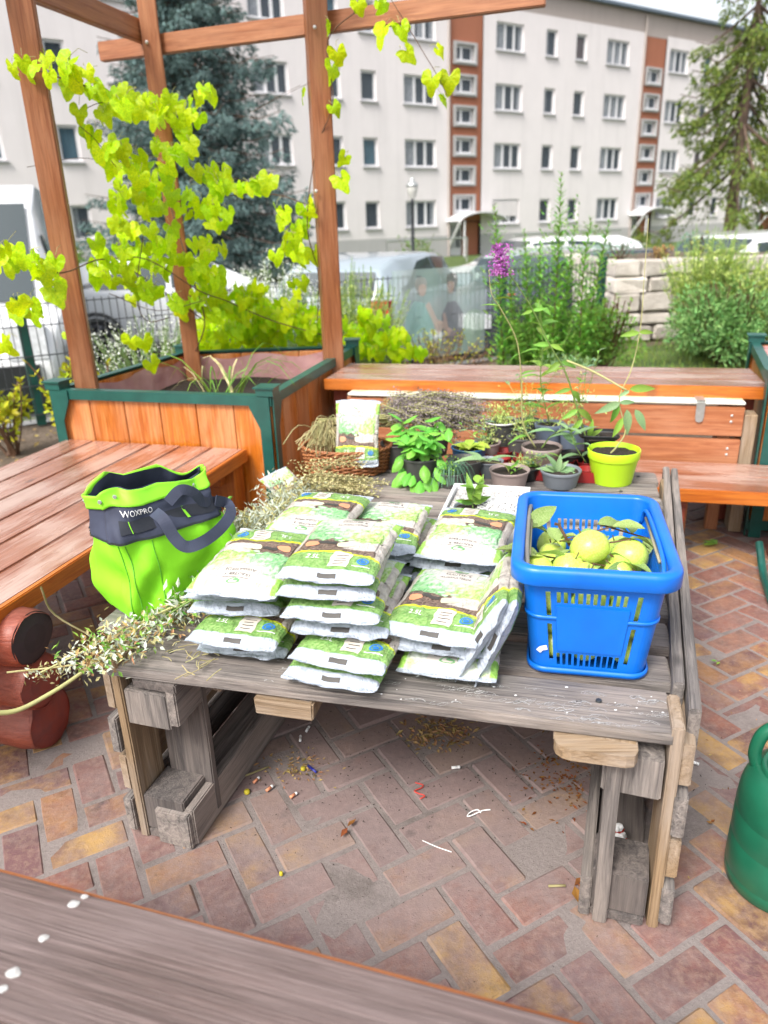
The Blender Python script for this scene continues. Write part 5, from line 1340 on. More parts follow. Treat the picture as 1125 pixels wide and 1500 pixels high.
rm = ringstrip('rim', [(-.003, BH - .004), (-.002, BH + .003), (.004, BH + .006), (.014, BH + .006), (.019, BH + .002), (.020, BH - .003), (.0195, BH - .027), (.0175, BH - .029), (.0155, BH - .026), (.0145, BH - .004), (.005, BH - .003)], .129, .187, .030, M['basket'], bk)
ringstrip('foot_rim', [(.0, .0), (.006, .001), (.007, .010), (.003, .012)], .106, .161, .03, M['basket'], bk, False)
ringstrip('ledge', [(-.0, BH * .555), (.003, BH * .56), (.003, BH * .53), (0, BH * .525)], .105 + .024 * .55, .160 + .027 * .55, .03, M['basket'], bk, False)
# raised blank panel on each end
for sy in (-1, 1):
    b = MB(); P = []
    for (x, t) in ((-.72, .23), (.72, .23), (.72, .66), (-.72, .66)):
        hx = .105 + .024 * t; hy = .160 + .027 * t; P += [bpt(x * (hx - .03), sy * (hy + .0006), BH * t), bpt(x * (hx - .03) * .985, sy * (hy + .0036), BH * t)]
    b.add(P, [(1, 3, 5, 7), (0, 2, 3, 1), (2, 4, 5, 3), (4, 6, 7, 5), (6, 0, 1, 7)]); b.build('end_panel', M['basket'], bk)
for sx in (-1, 1):
    b = MB(); P = [bpt(sx * .116, -.165, BH - .045), bpt(sx * .119, -.145, BH - .010), bpt(sx * .1215, -.09, BH - .003), bpt(sx * .122, .0, BH - .002), bpt(sx * .1215, .09, BH - .003), bpt(sx * .119, .145, BH - .010), bpt(sx * .116, .165, BH - .045)]
    b.tube(bez(*P, n=5), .0042, 8); b.build('folded_handle', plain('handle_grey', (.20, .19, .17), .4) if sx < 0 else M['basket'], bk, True)
    b = MB(); b.tube([bpt(sx * .1165, y, BH - .012) for y in (-.11, .11)], .003, 6); b.build('handle_grip', plain('worn_handle_edge', (.30, .27, .18), .6), bk, True)
b = MB(); b.strip([bpt(-.092, -.1690, .048), bpt(-.086, -.1695, .055), bpt(-.076, -.1700, .058)], .010, -BV); b.build('sticker_scrap', M['white_ink'], bk)

# ---- apples
def apple_mesh(seed):
    rr = random.Random(seed); b = MB(); prof = []; n = 14
    for i in range(n + 1):
        th = math.pi * i / n; r_ = math.sin(th) * (1 + .06 * math.cos(th)); z = -math.cos(th) * .9
        z += -.26 * math.exp(-(r_ / .22) ** 2) * (1 if z > 0 else -.45)
        prof.append((max(r_, 1e-4), z))
    b.lathe(prof, n=20); sq = rr.uniform(.9, 1.08)
    b.v = [(x * (1 + .05 * math.sin(2 * math.atan2(y, x) + seed)), y * sq, z) for x, y, z in b.v]
    me = b.mesh('skin', M['apple'], True); s2 = MB(); s2.tube([(0, 0, .62), (.03, .02, .85), (.10, .04, 1.12)], [.045, .035, .05], 6); return me, s2.mesh('stalk', M['stem_brown'], True)
AM = [apple_mesh(i) for i in range(4)]
def apple(p, r_, label, k=0, group=None, rot=None):
    t = empty('apple', p, label, 'apple', group); t.scale = (r_,) * 3; t.rotation_euler = rot or (random.uniform(-.8, .8), random.uniform(-.8, .8), random.uniform(0, 6))
    for me in AM[k % 4]: o = bpy.data.objects.new(me.name.split('.')[0], me); COL.objects.link(o); o.parent = t
for k, (x, y, z, r_, lab) in enumerate([(863, 803, .640, .0400, 'big green apple in the middle of the top layer, highest in the basket'), (921, 816, .628, .0380, 'big green apple at the right of the top layer'), (783, 836, .615, .035, 'green apple at the left front of the basket'),
        (833, 832, .618, .033, 'smaller pale apple left of the middle, below the big one'), (857, 846, .606, .032, 'apple half hidden behind the front rim, centre'), (905, 838, .606, .030, 'small apple between the two big ones and the front rim'), (888, 832, .575, .030, 'apple deep in the gap between the two big ones')]):
    p = onz(x, y, z); apple(p, r_, lab, k)
lo = []
for L_, z in enumerate((.483, .543, .585)):
    for i in range(3):
        for j in range(5):
            if L_ == 2 and (j in (1, 2)) and i > 0: continue
            x = (-1 + i) * (.066 + .003 * L_) + random.uniform(-.003, .003); y = (-2 + j) * (.058 + .003 * L_) + random.uniform(-.003, .003)
            p = bpt(x, y - .004, 0); p.z = z + random.uniform(-.004, .004)
            apple(p, random.uniform(.0300, .0325), 'green apple in the lower layers of the blue basket, glimpsed through its slots', i + j, 'apples lower in the basket')
# ---- leaf meshes
def leaf_mesh(name, mt, prof, n=8, curl=.25, fold=.3, wav=.0):
    """unit length along Y; prof(f) half width"""
    b = MB(); P = []
    for i in range(n + 1):
        f = i / n; w_ = prof(f); z = -curl * f * f
        P += [(-w_, f, z + fold * w_ + wav * math.sin(f * 17)), (-w_ * .5, f, z + fold * w_ * .3), (0, f, z), (w_ * .5, f, z + fold * w_ * .3), (w_, f, z + fold * w_ - wav * math.sin(f * 15 + 1))]
    b.add(P, [(5 * i + k, 5 * i + k + 1, 5 * i + 6 + k, 5 * i + 5 + k) for i in range(n) for k in range(4)]); return b.mesh(name, mt, True)
oval = lambda w: (lambda f: w * math.sin(math.pi * min(1, f * .97 + .015)) ** .8 * (1.15 - .3 * f))
lance = lambda w: (lambda f: w * math.sin(math.pi * min(1, f ** .75 * .98 + .01)) ** .9)
LM = {'basil': [leaf_mesh('leaf', M['basil'], oval(.32), 8, c, -.5, .01) for c in (.25, .5)], 'sage': [leaf_mesh('leaf', M['sage'], lance(.17), 8, c, .3) for c in (.2, .45)], 'green': [leaf_mesh('leaf', M['leafgreen'], lance(.16), 8, c, .35) for c in (.2, .6)],
      'apple': [leaf_mesh('leaf', M['appleleaf'], oval(.26), 8, c, .45, .012) for c in (.15, .45, .8)], 'oval': [leaf_mesh('leaf', M['leafgreen'], oval(.30), 8, c, .2) for c in (.2, .45)], 'lime': [leaf_mesh('leaf', foliage('lime_salad_leaf', (.36, .55, .06), (.50, .62, .12), .35), oval(.42), 8, .35, .25, .02)],
      'blue': [leaf_mesh('leaf', M['bluegreen'], lance(.10), 8, .3, .3)]}
def put_leaf(kind, p, d, up, L, parent, i=None):
    me = random.choice(LM[kind]) if i is None else LM[kind][i]; mm = frame(d, up); mm = Matrix.Translation(p) @ mm @ Matrix.Scale(L, 4); return place('leaf', me, mm, parent)
# apple twigs with leaves lying among the apples
for k, (x, y, z, n, lab) in enumerate([(775, 778, .640, 3, 'pale pointed leaf spray standing up at the left of the apples'), (770, 812, .622, 4, 'leafy twig at the left edge of the apples'), (845, 790, .648, 6, 'leafy twig behind the big middle apple'), (885, 800, .64, 6, 'leafy twig lying between the two big apples'),
        (925, 786, .650, 4, 'leafy twig behind the right-hand big apple'), (815, 822, .622, 5, 'leafy twig over the front left apples'), (925, 838, .612, 5, 'grey-green leaves at the front right corner of the apples'), (880, 832, .612, 4, 'leaves in front of the big middle apple')]):
    p = onz(x, y, z); t = empty('apple_twig', p, lab, 'twig', 'leafy twigs among the apples'); a0 = random.uniform(0, 6.28); d0 = U((math.cos(a0), math.sin(a0) * .5, .1))
    pts = [p + d0 * .035 * (f - 1) + U((0, 0, .006 * f)) for f in range(4)]; b = MB(); b.tube(pts, .0018, 5); b.build('twig', M['stem_brown'], t)
    for i in range(n):
        a = random.uniform(0, 6.28); d = U((math.cos(a), math.sin(a), random.uniform(-.1, .55)))
        if k == 0: d = U((-.5 + .9 * i, .1, .7 - .3 * i))
        put_leaf('apple', pts[i % 4], d, Zu + rv(.5), random.uniform(.042, .062) * (1.3 if k == 0 else 1), t)
t = empty('apple_twig', onz(822, 770, .68), 'bare brown twig stub poking up behind the big apple', 'twig'); b = MB(); p = onz(828, 786, .655); b.tube([p + U((.01, 0, -.02)), p, p + U((-.012, .01, .022)), p + U((-.020, .01, .024))], [.003, .003, .003, .004], 6); b.build('twig', M['stem_brown'], t)

# ---- pots
def pot(name, c_, r0, r1, h, mt, label, lip=.014, soil=.80, sq=False, cat='plant pot'):
    C_ = U((c_[0], c_[1], c_[2] if len(c_) > 2 else .4405)); t = empty(name, C_, label, cat); n = 40 if not sq else 4
    rm_ = r0 + (r1 - r0) * .80; b = MB()
    prof = [(.0001, .0), (r0, 0), (r0 + .001, .002), (rm_, h - lip), (r1, h - lip + .001), (r1 + .002, h - .002), (r1 + .001, h), (r1 - .0015, h), (r1 - .004, h - lip), (rm_ - .003, h - lip - .002), (r0 - .002, .004)]
    RM = Matrix.Rotation(R(45 - 14), 3, 'Z') if sq else None
    b.lathe(prof, C_, n, M=RM); o = b.build('pot', mt, t, not sq)
    if not sq: md = o.modifiers.new('b', 'BEVEL'); md.width = .0012; md.segments = 2; md.limit_method = 'ANGLE'; md.angle_limit = R(40)
    b = MB(); hs = h * soil; rs_ = (r0 + (rm_ - r0) * soil) * .985; m_ = 10; P = [C_ + U((0, 0, hs))]; 
    for j in range(1, m_ + 1):
        for i in range(24): th = 2 * math.pi * i / 24; q = U((rs_ * j / m_ * math.cos(th), rs_ * j / m_ * math.sin(th), hs)); P.append(C_ + q + U((0, 0, .004 * noise.noise((C_ + q) * 70) + .003 * noise.noise((C_ + q) * 200))))
    b.add(P, [(0, 1 + i, 1 + (i + 1) % 24) for i in range(24)] + [(1 + j * 24 + i, 1 + (j + 1) * 24 + i, 1 + (j + 1) * 24 + (i + 1) % 24, 1 + j * 24 + (i + 1) % 24) for j in range(m_ - 1) for i in range(24)])
    b.build('soil', M['soil'], t, True)
    return t, C_ + U((0, 0, hs))
def stemmed(t, pts, r_, mt, kind, nl, L, f0=.1, pair=True, up=.5, hang=0):
    P = bez(*pts, n=8); k = len(P); b = MB(); b.tube(P, [r_ * (1 - .6 * i / k) for i in range(k)], 6); b.build('stem', mt, t, True)
    for i in range(nl):
        f = f0 + (1 - f0) * (i + .5) / nl; q = P[int(f * (k - 1))]; a = i * 1.57 + random.random() * .5
        for s_ in ((0, math.pi) if pair else (0,)):
            d = U((math.cos(a + s_), math.sin(a + s_), up - hang * random.random())); put_leaf(kind, q, d, Zu + rv(.2), L * random.uniform(.75, 1.2), t)
t, s0 = pot('potted_plant', (.748, 2.285), .062, .081, .112, M['lime_pot'], 'bright lime-green pot with a single thin climbing stem, right of the others', .030, .86, cat='potted plant')
P = [s0 + U((-.01, 0, 0)), sight(905, 652, 2.28), sight(916, 630, 2.28), sight(907, 585, 2.29), sight(925, 540, 2.3), sight(938, 480, 2.32), sight(944, 400, 2.34), sight(950, 320, 2.35)]
st = bez(*P, n=8); b = MB(); b.tube(st, [.0028 * (1 - .7 * i / len(st)) for i in range(len(st))], 6); b.build('stem', M['stem_pale'], t, True)
for (x, y, dx, dz, L, kk) in ((918, 600, .12, -1, .105, 'sage'), (912, 612, -.4, -.9, .085, 'green'), (908, 590, .9, .1, .06, 'sage'), (908, 590, -.75, -.25, .095, 'sage'), (930, 600, .5, -.8, .10, 'sage'), (905, 592, -.2, -1, .08, 'green'), (922, 570, 1, .05, .10, 'green'), (922, 572, -.8, -.4, .05, 'sage'), (936, 487, -1, -.1, .07, 'green'), (936, 487, 1, .1, .06, 'green')):
    put_leaf(kk, sight(x, y, 2.28), U((dx, -.15, dz)), U((0, -1, .4)), L * .8, t)
b = MB(); b.tube(bez(sight(830, 528, 2.36), sight(870, 545, 2.33), sight(918, 572, 2.28), n=4), .0035, 6); b.build('dry_twig', M['stem_pale'], t, True)
t, s0 = pot('potted_plant', (.742, 2.435), .060, .074, .125, M['black_plastic'], 'black square pot behind the lime one, holding the long stem with the purple flower', .01, .9, sq=True, cat='potted plant')
P = [s0, sight(862, 648, 2.43), sight(846, 600, 2.43), sight(828, 545, 2.42), sight(805, 505, 2.40), sight(778, 450, 2.38), sight(752, 410, 2.36), sight(733, 385, 2.35)]
st = bez(*P, n=8); b = MB(); b.tube(st, [.0040 * (1 - .7 * i / len(st)) for i in range(len(st))], 6); b.build('stem', M['stem'], t, True)
for (x, y, dx, dz, L) in ((862, 640, .15, 1, .10), (862, 640, .7, .5, .08), (853, 615, -.6, -.6, .09), (846, 600, .9, -.5, .12), (846, 600, -.8, -.4, .10), (838, 572, .7, -.7, .09), (836, 570, -.9, -.1, .08), (822, 530, .9, -.2, .09), (822, 530, -.8, -.5, .10), (806, 505, -.9, .1, .09), (806, 505, .8, -.3, .08), (780, 455, .9, .2, .07), (780, 455, -.8, -.2, .06)):
    put_leaf('green', sight(x, y, 2.42), U((dx, -.2, dz)), U((0, -1, .5)), L * .62, t)
b = MB(); 
for i in range(620):
    f = random.random(); q = sight(733, 380, 2.35) + U((random.gauss(0, .014), random.gauss(0, .012), -.048 + .092 * f)); b.leaf(q, rv(1), rv(1), .009, .006)
b.build('flower_spike', M['purple'], t)
t, s0 = pot('potted_plant', (.408, 2.262), .050, .064, .062, M['rose_pot'], 'rose-grey pot in the front row with a long sage leaf reaching left', .010, .80, cat='potted plant')
stemmed(t, [s0, s0 + U((-.02, -.01, .03)), s0 + U((-.07, -.02, .045)), s0 + U((-.11, -.03, .05))], .002, M['stem_pale'], 'sage', 2, .09, .6)
for a in range(9): put_leaf('green', s0 + rv(.012) + U((.01, 0, .01)), U((math.cos(a * 2.4), math.sin(a * 2.4), .8)), Zu, .035, t)
t, s0 = pot('potted_plant', (.574, 2.262), .050, .064, .056, M['grey_pot'], 'blue-grey pot in the front row with a pale pointed seedling', .012, .82, cat='potted plant')
for (dx, dz, L) in ((-1, .3, .07), (-.35, 1, .07), (.1, 1.2, .06), (.9, .3, .075), (.6, .7, .05), (-.7, .8, .04), (1, .05, .07)): put_leaf('sage', s0 + U((-.01, 0, 0)), U((dx, random.uniform(-.4, .2), dz)), Zu + U((0, -.5, 0)), L, t)
t, s0 = pot('potted_plant', (.545, 2.425), .050, .067, .088, M['rose_pot'], 'taller rose-grey pot in the second row with an arching leafy shoot', .018, .9, cat='potted plant')
stemmed(t, [s0, s0 + U((.03, -.02, .05)), s0 + U((.08, -.04, .07)), s0 + U((.10, -.05, .02)), s0 + U((.14, -.06, -.04))], .0028, M['stem'], 'sage', 5, .085, .25)
P = [s0 + U((-.02, 0, 0)), sight(766, 620, 2.42), sight(764, 560, 2.40), sight(757, 500, 2.38), sight(735, 455, 2.36), sight(720, 430, 2.35), sight(716, 395, 2.35)]
st = bez(*P, n=6); b = MB(); b.tube(st, [.003 * (1 - .7 * i / len(st)) for i in range(len(st))], 6); b.build('stem', M['stem_pale'], t, True)
for i in range(10): q = st[int((.1 + .085 * i) * len(st))]; put_leaf('green', q, U((random.choice((-1, 1)), random.uniform(-.5, .5), random.uniform(-.3, .6))), Zu + rv(.3), random.uniform(.04, .08), t)
t, s0 = pot('potted_plant', (.625, 2.66), .043, .055, .105, M['bluegrey_pot'], 'tall blue-grey pot at the back with wispy weeds', .020, .9, cat='potted plant')
P = [s0, sight(792, 560, 2.64), sight(795, 500, 2.63), sight(790, 440, 2.62)]
stemmed(t, P, .0028, M['stem'], 'green', 8, .09, .1)
fbm = MB()
for i in range(150): q = s0 + U((random.gauss(.03, .05), random.gauss(0, .03), abs(random.gauss(.04, .035)))); fbm.leaf(q, rv(1) + U((0, 0, .6)), rv(1), .018, .005)
fbm.build('wispy_leaves', M['feather'], t, kind='stuff')
t, s0 = pot('potted_plant', (.450, 2.70), .046, .060, .105, M['dgrey_pot'], 'dark grey pot with a pale rim at the back left, thyme growing in it', .008, .92, cat='potted plant')
fbm = MB()
for i in range(420): a = random.uniform(0, 6.28); q = s0 + U((random.gauss(0, .03), random.gauss(0, .028), abs(random.gauss(.02, .03)))); fbm.leaf(q, rv(1) + U((0, 0, .5)), rv(1), .014, .005)
fbm.build('thyme_leaves', M['feather'], t, kind='stuff')
stemmed(t, [s0, s0 + U((.02, 0, .06)), s0 + U((.05, -.02, .10))], .0015, M['stem'], 'green', 5, .03, .1)
b = MB(); b.lathe([(.060, .1035), (.0635, .105), (.0635, .109), (.060, .1095)], s0 - U((0, 0, .105 * .92)), 36); b.build('pale_rim', M['white_plastic'], t, True)
t, s0 = pot('potted_plant', (.305, 2.49), .050, .062, .075, M['blue_pot'], 'dark blue pot with a yellow-green salad plant, behind the basil', .008, .88, cat='potted plant')
for a in range(11): put_leaf('lime', s0 + rv(.01), U((math.cos(a * 2.4) + .3, math.sin(a * 2.4) - .2, .5)), Zu, random.uniform(.04, .07), t)
t, s0 = pot('plant_pot', (.360, 2.385), .036, .048, .055, M['grey_pot'], 'small grey pot of bare soil between the blue and the rose-grey pots', .006, .85)
t, s0 = pot('plant_pot', (.275, 2.36), .046, .060, .070, M['dgrey_pot'], 'dark pot left of the rose-grey front pot, under the basil', .008, .8)
t, s0 = pot('plant_pot', (.055, 2.52), .046, .060, .090, M['dgrey_pot'], 'dark blue-grey pot tucked between the wicker basket and the basil', .008, .8)
t, s0 = pot('plant_pot', (.195, 2.66), .046, .060, .080, M['dgrey_pot'], 'dark pot under the heads of the lavender bunch', .008, .8)
t, s0 = pot('plant_pot', (.655, 2.45), .038, .048, .05, M['black_plastic'], 'small black pot standing in the red tray', .006, .8)
# more small pots and wispy growth between them
for (x, y, r_, h_, mt_, lab, hh, nl) in ((.500, 2.56, .040, .085, 'dgrey_pot', 'dark grey pot with a thin upright weed, behind the taller rose-grey pot', .20, 9), (.375, 2.56, .040, .07, 'rose_pot', 'small rose-grey pot half hidden behind the blue pot', .10, 7), (.700, 2.60, .042, .10, 'bluegrey_pot', 'blue-grey pot at the back right with fine stems', .26, 9),
        (.475, 2.335, .036, .045, 'black_plastic', 'small black pot between the two front-row pots', .06, 6), (.56, 2.75, .040, .095, 'dgrey_pot', 'hindmost dark pot with feathery stems', .22, 8)):
    t, s0 = pot('potted_plant', (x, y), r_, r_ * 1.28, h_, M[mt_], lab, .010, .88, cat='potted plant')
    for q in range(4):
        d = U((random.gauss(0, .05), random.gauss(-.01, .02), hh * random.uniform(.6, 1.1))); P = bez(s0 + rv(.008), s0 + d * .5 + rv(.01), s0 + d, n=4); b = MB(); b.tube(P, .0013, 4, False); b.build('stem', M['stem_pale' if q % 2 else 'stem'], t, True)
        for i in range(nl): put_leaf(('green', 'sage', 'blue')[(q + i) % 3], P[min(len(P) - 1, 1 + int(i * len(P) / nl))], U((math.cos(i * 2.4), math.sin(i * 2.4), .4)), Zu + rv(.3), random.uniform(.022, .042), t)
    fbm = MB()
    for i in range(160): q = s0 + U((random.gauss(0, .024), random.gauss(0, .022), abs(random.gauss(0, hh * .35)))); fbm.leaf(q, rv(1) + U((0, 0, .6)), rv(1), .015, .004)
    fbm.build('wispy_leaves', M['feather'], t, kind='stuff')
# red growing tray
t = empty('growing_tray', (.52, 2.44, .44), 'dark red plastic growing tray with round cups under the pots', 'tray'); b = MB(); c0 = U((.52, 2.44, .442))
b.box(c0 + U((0, 0, .015)), (.42, .004, .03), Matrix.Rotation(R(-14.8), 3, 'Z')); b.v = []; b.f = []; b.mi = []
Rz = Matrix.Rotation(R(-14.8), 3, 'Z')
for (x, y, sx, sy) in ((0, -.125, .44, .004), (0, .125, .44, .004), (-.218, 0, .004, .25), (.218, 0, .004, .25)): b.box(c0 + Rz @ U((x, y, .018)), (sx, sy, .036), Rz)
b.box(c0 + U((0, 0, .002)), (.436, .25, .003), Rz); b.build('tray', M['red_tray'], t)
for i in range(6):
    for j in range(3):
        b = MB(); q = c0 + Rz @ U((-.18 + .072 * i, -.083 + .083 * j, 0)); b.lathe([(.0001, .005), (.024, .005), (.031, .036), (.034, .0365), (.032, .034), (.025, .007)], q, 16); b.build('cup', M['red_tray'], t, True)
for (x, y, s) in ((.20, .09, 0), (.165, .02, 1)):
    pass
# basil
t, s0 = pot('potted_plant', (.128, 2.365), .052, .066, .085, M['dgrey_pot'], 'bushy bright green basil in a dark pot, in front of the lavender', .01, .85, cat='potted plant')
stems = []
for k in range(16):
    a = k * 2.4; r_ = .058 * math.sqrt((k + .5) / 16); e_ = s0 + U((r_ * 1.7 * math.cos(a), r_ * 1.5 * math.sin(a) - .02, random.uniform(.05, .13))); P = bez(s0 + rv(.01), s0.lerp(e_, .5) + U((0, 0, .02)), e_, n=4)
    b = MB(); b.tube(P, .0022, 5); b.build('stem', M['stem'], t, True); 
    for f in range(4):
        q = P[min(len(P) - 1, 2 + 2 * f)]
        for s_ in (0, math.pi): aa = a + f * 1.57 + s_; put_leaf('basil', q, U((math.cos(aa), math.sin(aa) - .25, random.uniform(-.45, .45))), Zu + rv(.25), random.uniform(.034, .058), t)
P = bez(s0, sight(598, 645, 2.36), sight(588, 618, 2.34), n=4); b = MB(); b.tube(P, .0022, 5); b.build('stem', M['stem'], t, True)
for (x, y, dx, dz) in ((590, 618, -.5, 1), (590, 620, .8, .8), (595, 632, -1, .2), (597, 634, 1, .3), (622, 617, .9, .55), (606, 640, .9, .4)): put_leaf('basil', sight(x, y, 2.34), U((dx, -.2, dz)), Zu, .055, t)
for k in range(30): a = k * 2.4; put_leaf('basil', s0 + U((.06 * math.cos(a), .05 * math.sin(a) - .045, random.uniform(-.05, .03))), U((math.cos(a) * .8, -.6 + .5 * math.sin(a), -.5)), Zu + U((0, -1, 0)), random.uniform(.04, .062), t)
# thin blue-green chives
t, s0 = pot('potted_plant', (.225, 2.30), .040, .050, .05, M['dgrey_pot'], 'pot of fine blue-green thread-like herb right of the basil', .008, .85, cat='potted plant'); b = MB()
for k in range(230):
    a = random.uniform(0, 6.28); L = random.uniform(.06, .13); d = U((math.cos(a), math.sin(a) - .3, 0)) * random.uniform(.2, 1); p0 = s0 + rv(.022) * 1; p0.z = s0.z
    pts = [p0 + d * L * .6 * f + U((0, 0, L * (1.5 * f - 1.5 * f * f) - .02 * f)) for f in (0, .25, .5, .75, 1)]; b.tube(pts, .0009, 3, False)
b.build('thread_leaves', M['bluegreen'], t, kind='stuff'); b = MB()
for k in range(90): q = sight(658, 682, 2.26) + U((random.gauss(0, .018), random.gauss(0, .01), random.gauss(0, .022))); b.leaf(q, rv(1), rv(1), .009, .006)
b.build('seed_heads', M['leafgreen'], t, kind='stuff')

# ---- wicker basket
WC = U((-.125, 2.505, .441)); wa = R(-10); wk = empty('wicker_basket', WC, 'oval brown wicker basket holding dried stalks and a soil bag', 'wicker basket')
WU = U((math.cos(wa), math.sin(wa), 0)); WV = U((-WU.y, WU.x, 0))
def wpt(th, z, r_=0): 
    k = 1 + z * 1.3; return WC + WU * ((.140 * k + r_) * math.cos(th)) + WV * ((.105 * k + r_) * math.sin(th)) + U((0, 0, z))
NS = 27
for k in range(NS): th = 2 * math.pi * k / NS; b = MB(); b.tube([wpt(th, z) for z in (.004, .03, .06, .086)], .0028, 5); b.build('stake', M['wicker'], wk, True)
for j in range(13):
    z = .006 + .0064 * j; b = MB(); n = NS * 6; b.tube([wpt(2 * math.pi * i / n, z + .0006 * math.sin(i * 1.3), .0045 * math.cos(math.pi * i / 6 + math.pi * (j % 2))) for i in range(n + 1)], .0030, 5, False); b.build('weaver', M['wicker'], wk, True)
b = MB(); n = 90
for ph in (0, 2.1, 4.2): b.tube([wpt(2 * math.pi * i / n, .091 + .004 * math.sin(i * .9 + ph), .005 * math.cos(i * .9 + ph)) for i in range(n + 1)], .0038, 5, False)
b.build('rim', M['wicker'], wk, True)
b = MB(); b.add([wpt(2 * math.pi * i / 40, .006, -.004) for i in range(40)], [tuple(range(40))]); solid(b.build('base', M['wicker'], wk), .004)
# seed / soil bag upright in it
mtb = Matrix.Rotation(R(-12), 4, 'Z') @ Matrix.Rotation(R(74), 4, 'X') @ Matrix.Rotation(R(0), 4, 'Z')
bag((-.078, 2.44 - BL_ / 2), 0, .588, 'half-empty soil bag standing upright in the wicker basket', seed=2, sc=.80, group=None, mat4=mtb)
mtb = Matrix.Rotation(R(35), 4, 'Z') @ Matrix.Rotation(R(14), 4, 'X') @ Matrix.Rotation(R(-16), 4, 'Y')
bag((-.325, 2.30 - BL_ / 2), 0, .455, 'crumpled small bag lying by the left corner of the wicker basket', seed=1, sc=.55, group=None, mat4=mtb)
def stalks(name, label, c0, c1, n, spread, mt, r_=.0016, cat='dried stalks', seedm=None, sn=12, sl=.01, arch=.03, headf=.5, sw_=.6):
    t = empty(name, c0, label, cat); b = MB(); h = MB(); c0, c1 = U(c0), U(c1); ax = (c1 - c0).normalized()
    for k in range(n):
        a = c0 + U((random.gauss(0, spread * .5), random.gauss(0, spread * .5), abs(random.gauss(0, spread * .5)))); c_ = c1 + U((random.gauss(0, spread), random.gauss(0, spread), random.gauss(0, spread * .6)))
        P = bez(a, a.lerp(c_, .5) + U((0, 0, arch)) + rv(spread * .3), c_, n=3); b.tube(P, r_, 3, False)
        if seedm:
            d = (P[-1] - P[-3]).normalized()
            for i in range(sn):
                q = a.lerp(c_, 1) - d * (i / sn) * headf * .13; th = i * 2.4; o = d.orthogonal().normalized(); w_ = d.cross(o)
                h.leaf(q + (o * math.cos(th) + w_ * math.sin(th)) * .003, d * .9 + (o * math.cos(th) + w_ * math.sin(th)) * .8, rv(1), sl, sl * sw_)
    b.build('stalk', mt, t, kind='stuff')
    if h.v: h.build('seed_head', seedm, t, kind='stuff')
    return t
stalks('dried_stalk_bundle', 'tangle of pale dried herb stalks spilling from the left of the wicker basket', (-.19, 2.60, .555), (-.20, 2.45, .55), 170, .038, M['straw'], .0015)
stalks('dried_stalk_bundle', 'bundle of cut green stalk ends lying over the wicker basket', (-.22, 2.62, .575), (.02, 2.66, .585), 90, .018, M['stem_pale'], .0026, arch=.0)
stalks('lavender_bunch', 'large bunch of dried grey-violet lavender lying behind the basil', (.02, 2.70, .56), (.26, 2.66, .565), 150, .055, M['stem_pale'], .0014, 'lavender', M['lavender'], 30, .011, .02, 1.1)
stalks('lavender_bunch', 'upper sheaf of dried lavender, heads towards the pots', (.05, 2.74, .60), (.33, 2.70, .585), 110, .045, M['stem_pale'], .0014, 'lavender', M['lavender'], 30, .011, .02, 1.1)
stalks('lavender_bunch', 'heap of lavender heads filling the gap above the basil', (.02, 2.68, .55), (.18, 2.62, .60), 100, .05, M['stem_pale'], .0014, 'lavender', M['lavender'], 30, .011, .02, 1.1)
# dried herbs in front of the wicker basket and beside the tote
stalks('dried_herb_bundle', 'dried pale seed stalks lying in front of the wicker basket', (-.32, 2.16, .455), (-.06, 2.22, .465), 46, .035, M['straw'], .0013, 'dried herbs', M['straw'], 26, .010, .03, 1.4)
stalks('dried_herb_bundle', 'dried seed stalks leaning against the wicker front', (-.24, 2.27, .46), (-.06, 2.34, .52), 7, .03, M['straw'], .0013, 'dried herbs', M['straw'], 34, .010, .03, 1.4)
t = empty('mugwort_bundle', (-.33, 1.95, .45), 'heap of silvery dried mugwort between the tote bag and the soil bags', 'dried herbs'); b = MB(); s2 = MB(); s3 = MB()
for k in range(190):
    f = random.random() ** 1.2; x0 = U((-.40, 1.66, .47)).lerp(U((-.26, 2.16, .455)), f); e_ = x0 + U((random.gauss(.0, .05), random.gauss(-.02, .06), abs(random.gauss(.035, .03)))); st_ = x0 + rv(.06); st_.z = .45 + random.random() * .03; s2.tube(bez(st_, st_.lerp(e_, .5) + rv(.01), e_, n=3), .0014, 3, False)
    for i in range(24):
        q = st_.lerp(e_, random.random() * 1.1) + rv(.018); (b if (i + k) % 4 else s3).leaf(q, rv(1) + U((0, 0, .3)), rv(1), random.uniform(.012, .026), .006)
s2.build('stalk', M['stem_pale'], t, kind='stuff'); b.build('silver_leaves', M['silver'], t, kind='stuff'); s3.build('dry_leaves', M['straw'], t, kind='stuff')
# bundle trailing to the left front corner with a thick pale-green stem
t = empty('cut_mugwort', (-.62, 1.42, .45), 'cut mugwort stems hanging over the left front corner of the table', 'cut herbs'); b = MB()
P = bez(sight(290, 872, 1.46), sight(225, 905, 1.42), sight(170, 945, 1.38), sight(120, 985, 1.32), sight(75, 1015, 1.27), sight(20, 1042, 1.22), sight(-40, 1042, 1.18), n=6); b.tube(P, [.0028 + .0028 * i / len(P) for i in range(len(P))], 8); b.build('thick_stem', M['stem_pale'], t, True)
for (q0, q1, q2, c_) in (((250, 890), (160, 935), (60, 985), 'stem_pale'), ((330, 850), (240, 905), (180, 960), 'stem'), ((180, 960), (100, 975), (10, 985), 'straw'), ((150, 940), (80, 900), (60, 860), 'straw')):
    b = MB(); b.tube(bez(sight(*q0, 1.42), sight(*q1, 1.40), sight(*q2, 1.36), n=5), .0022, 5, False); b.build('thin_stem', M[c_], t, True)
lf = MB(); ls = MB(); ld = MB(); M_ST = MB()
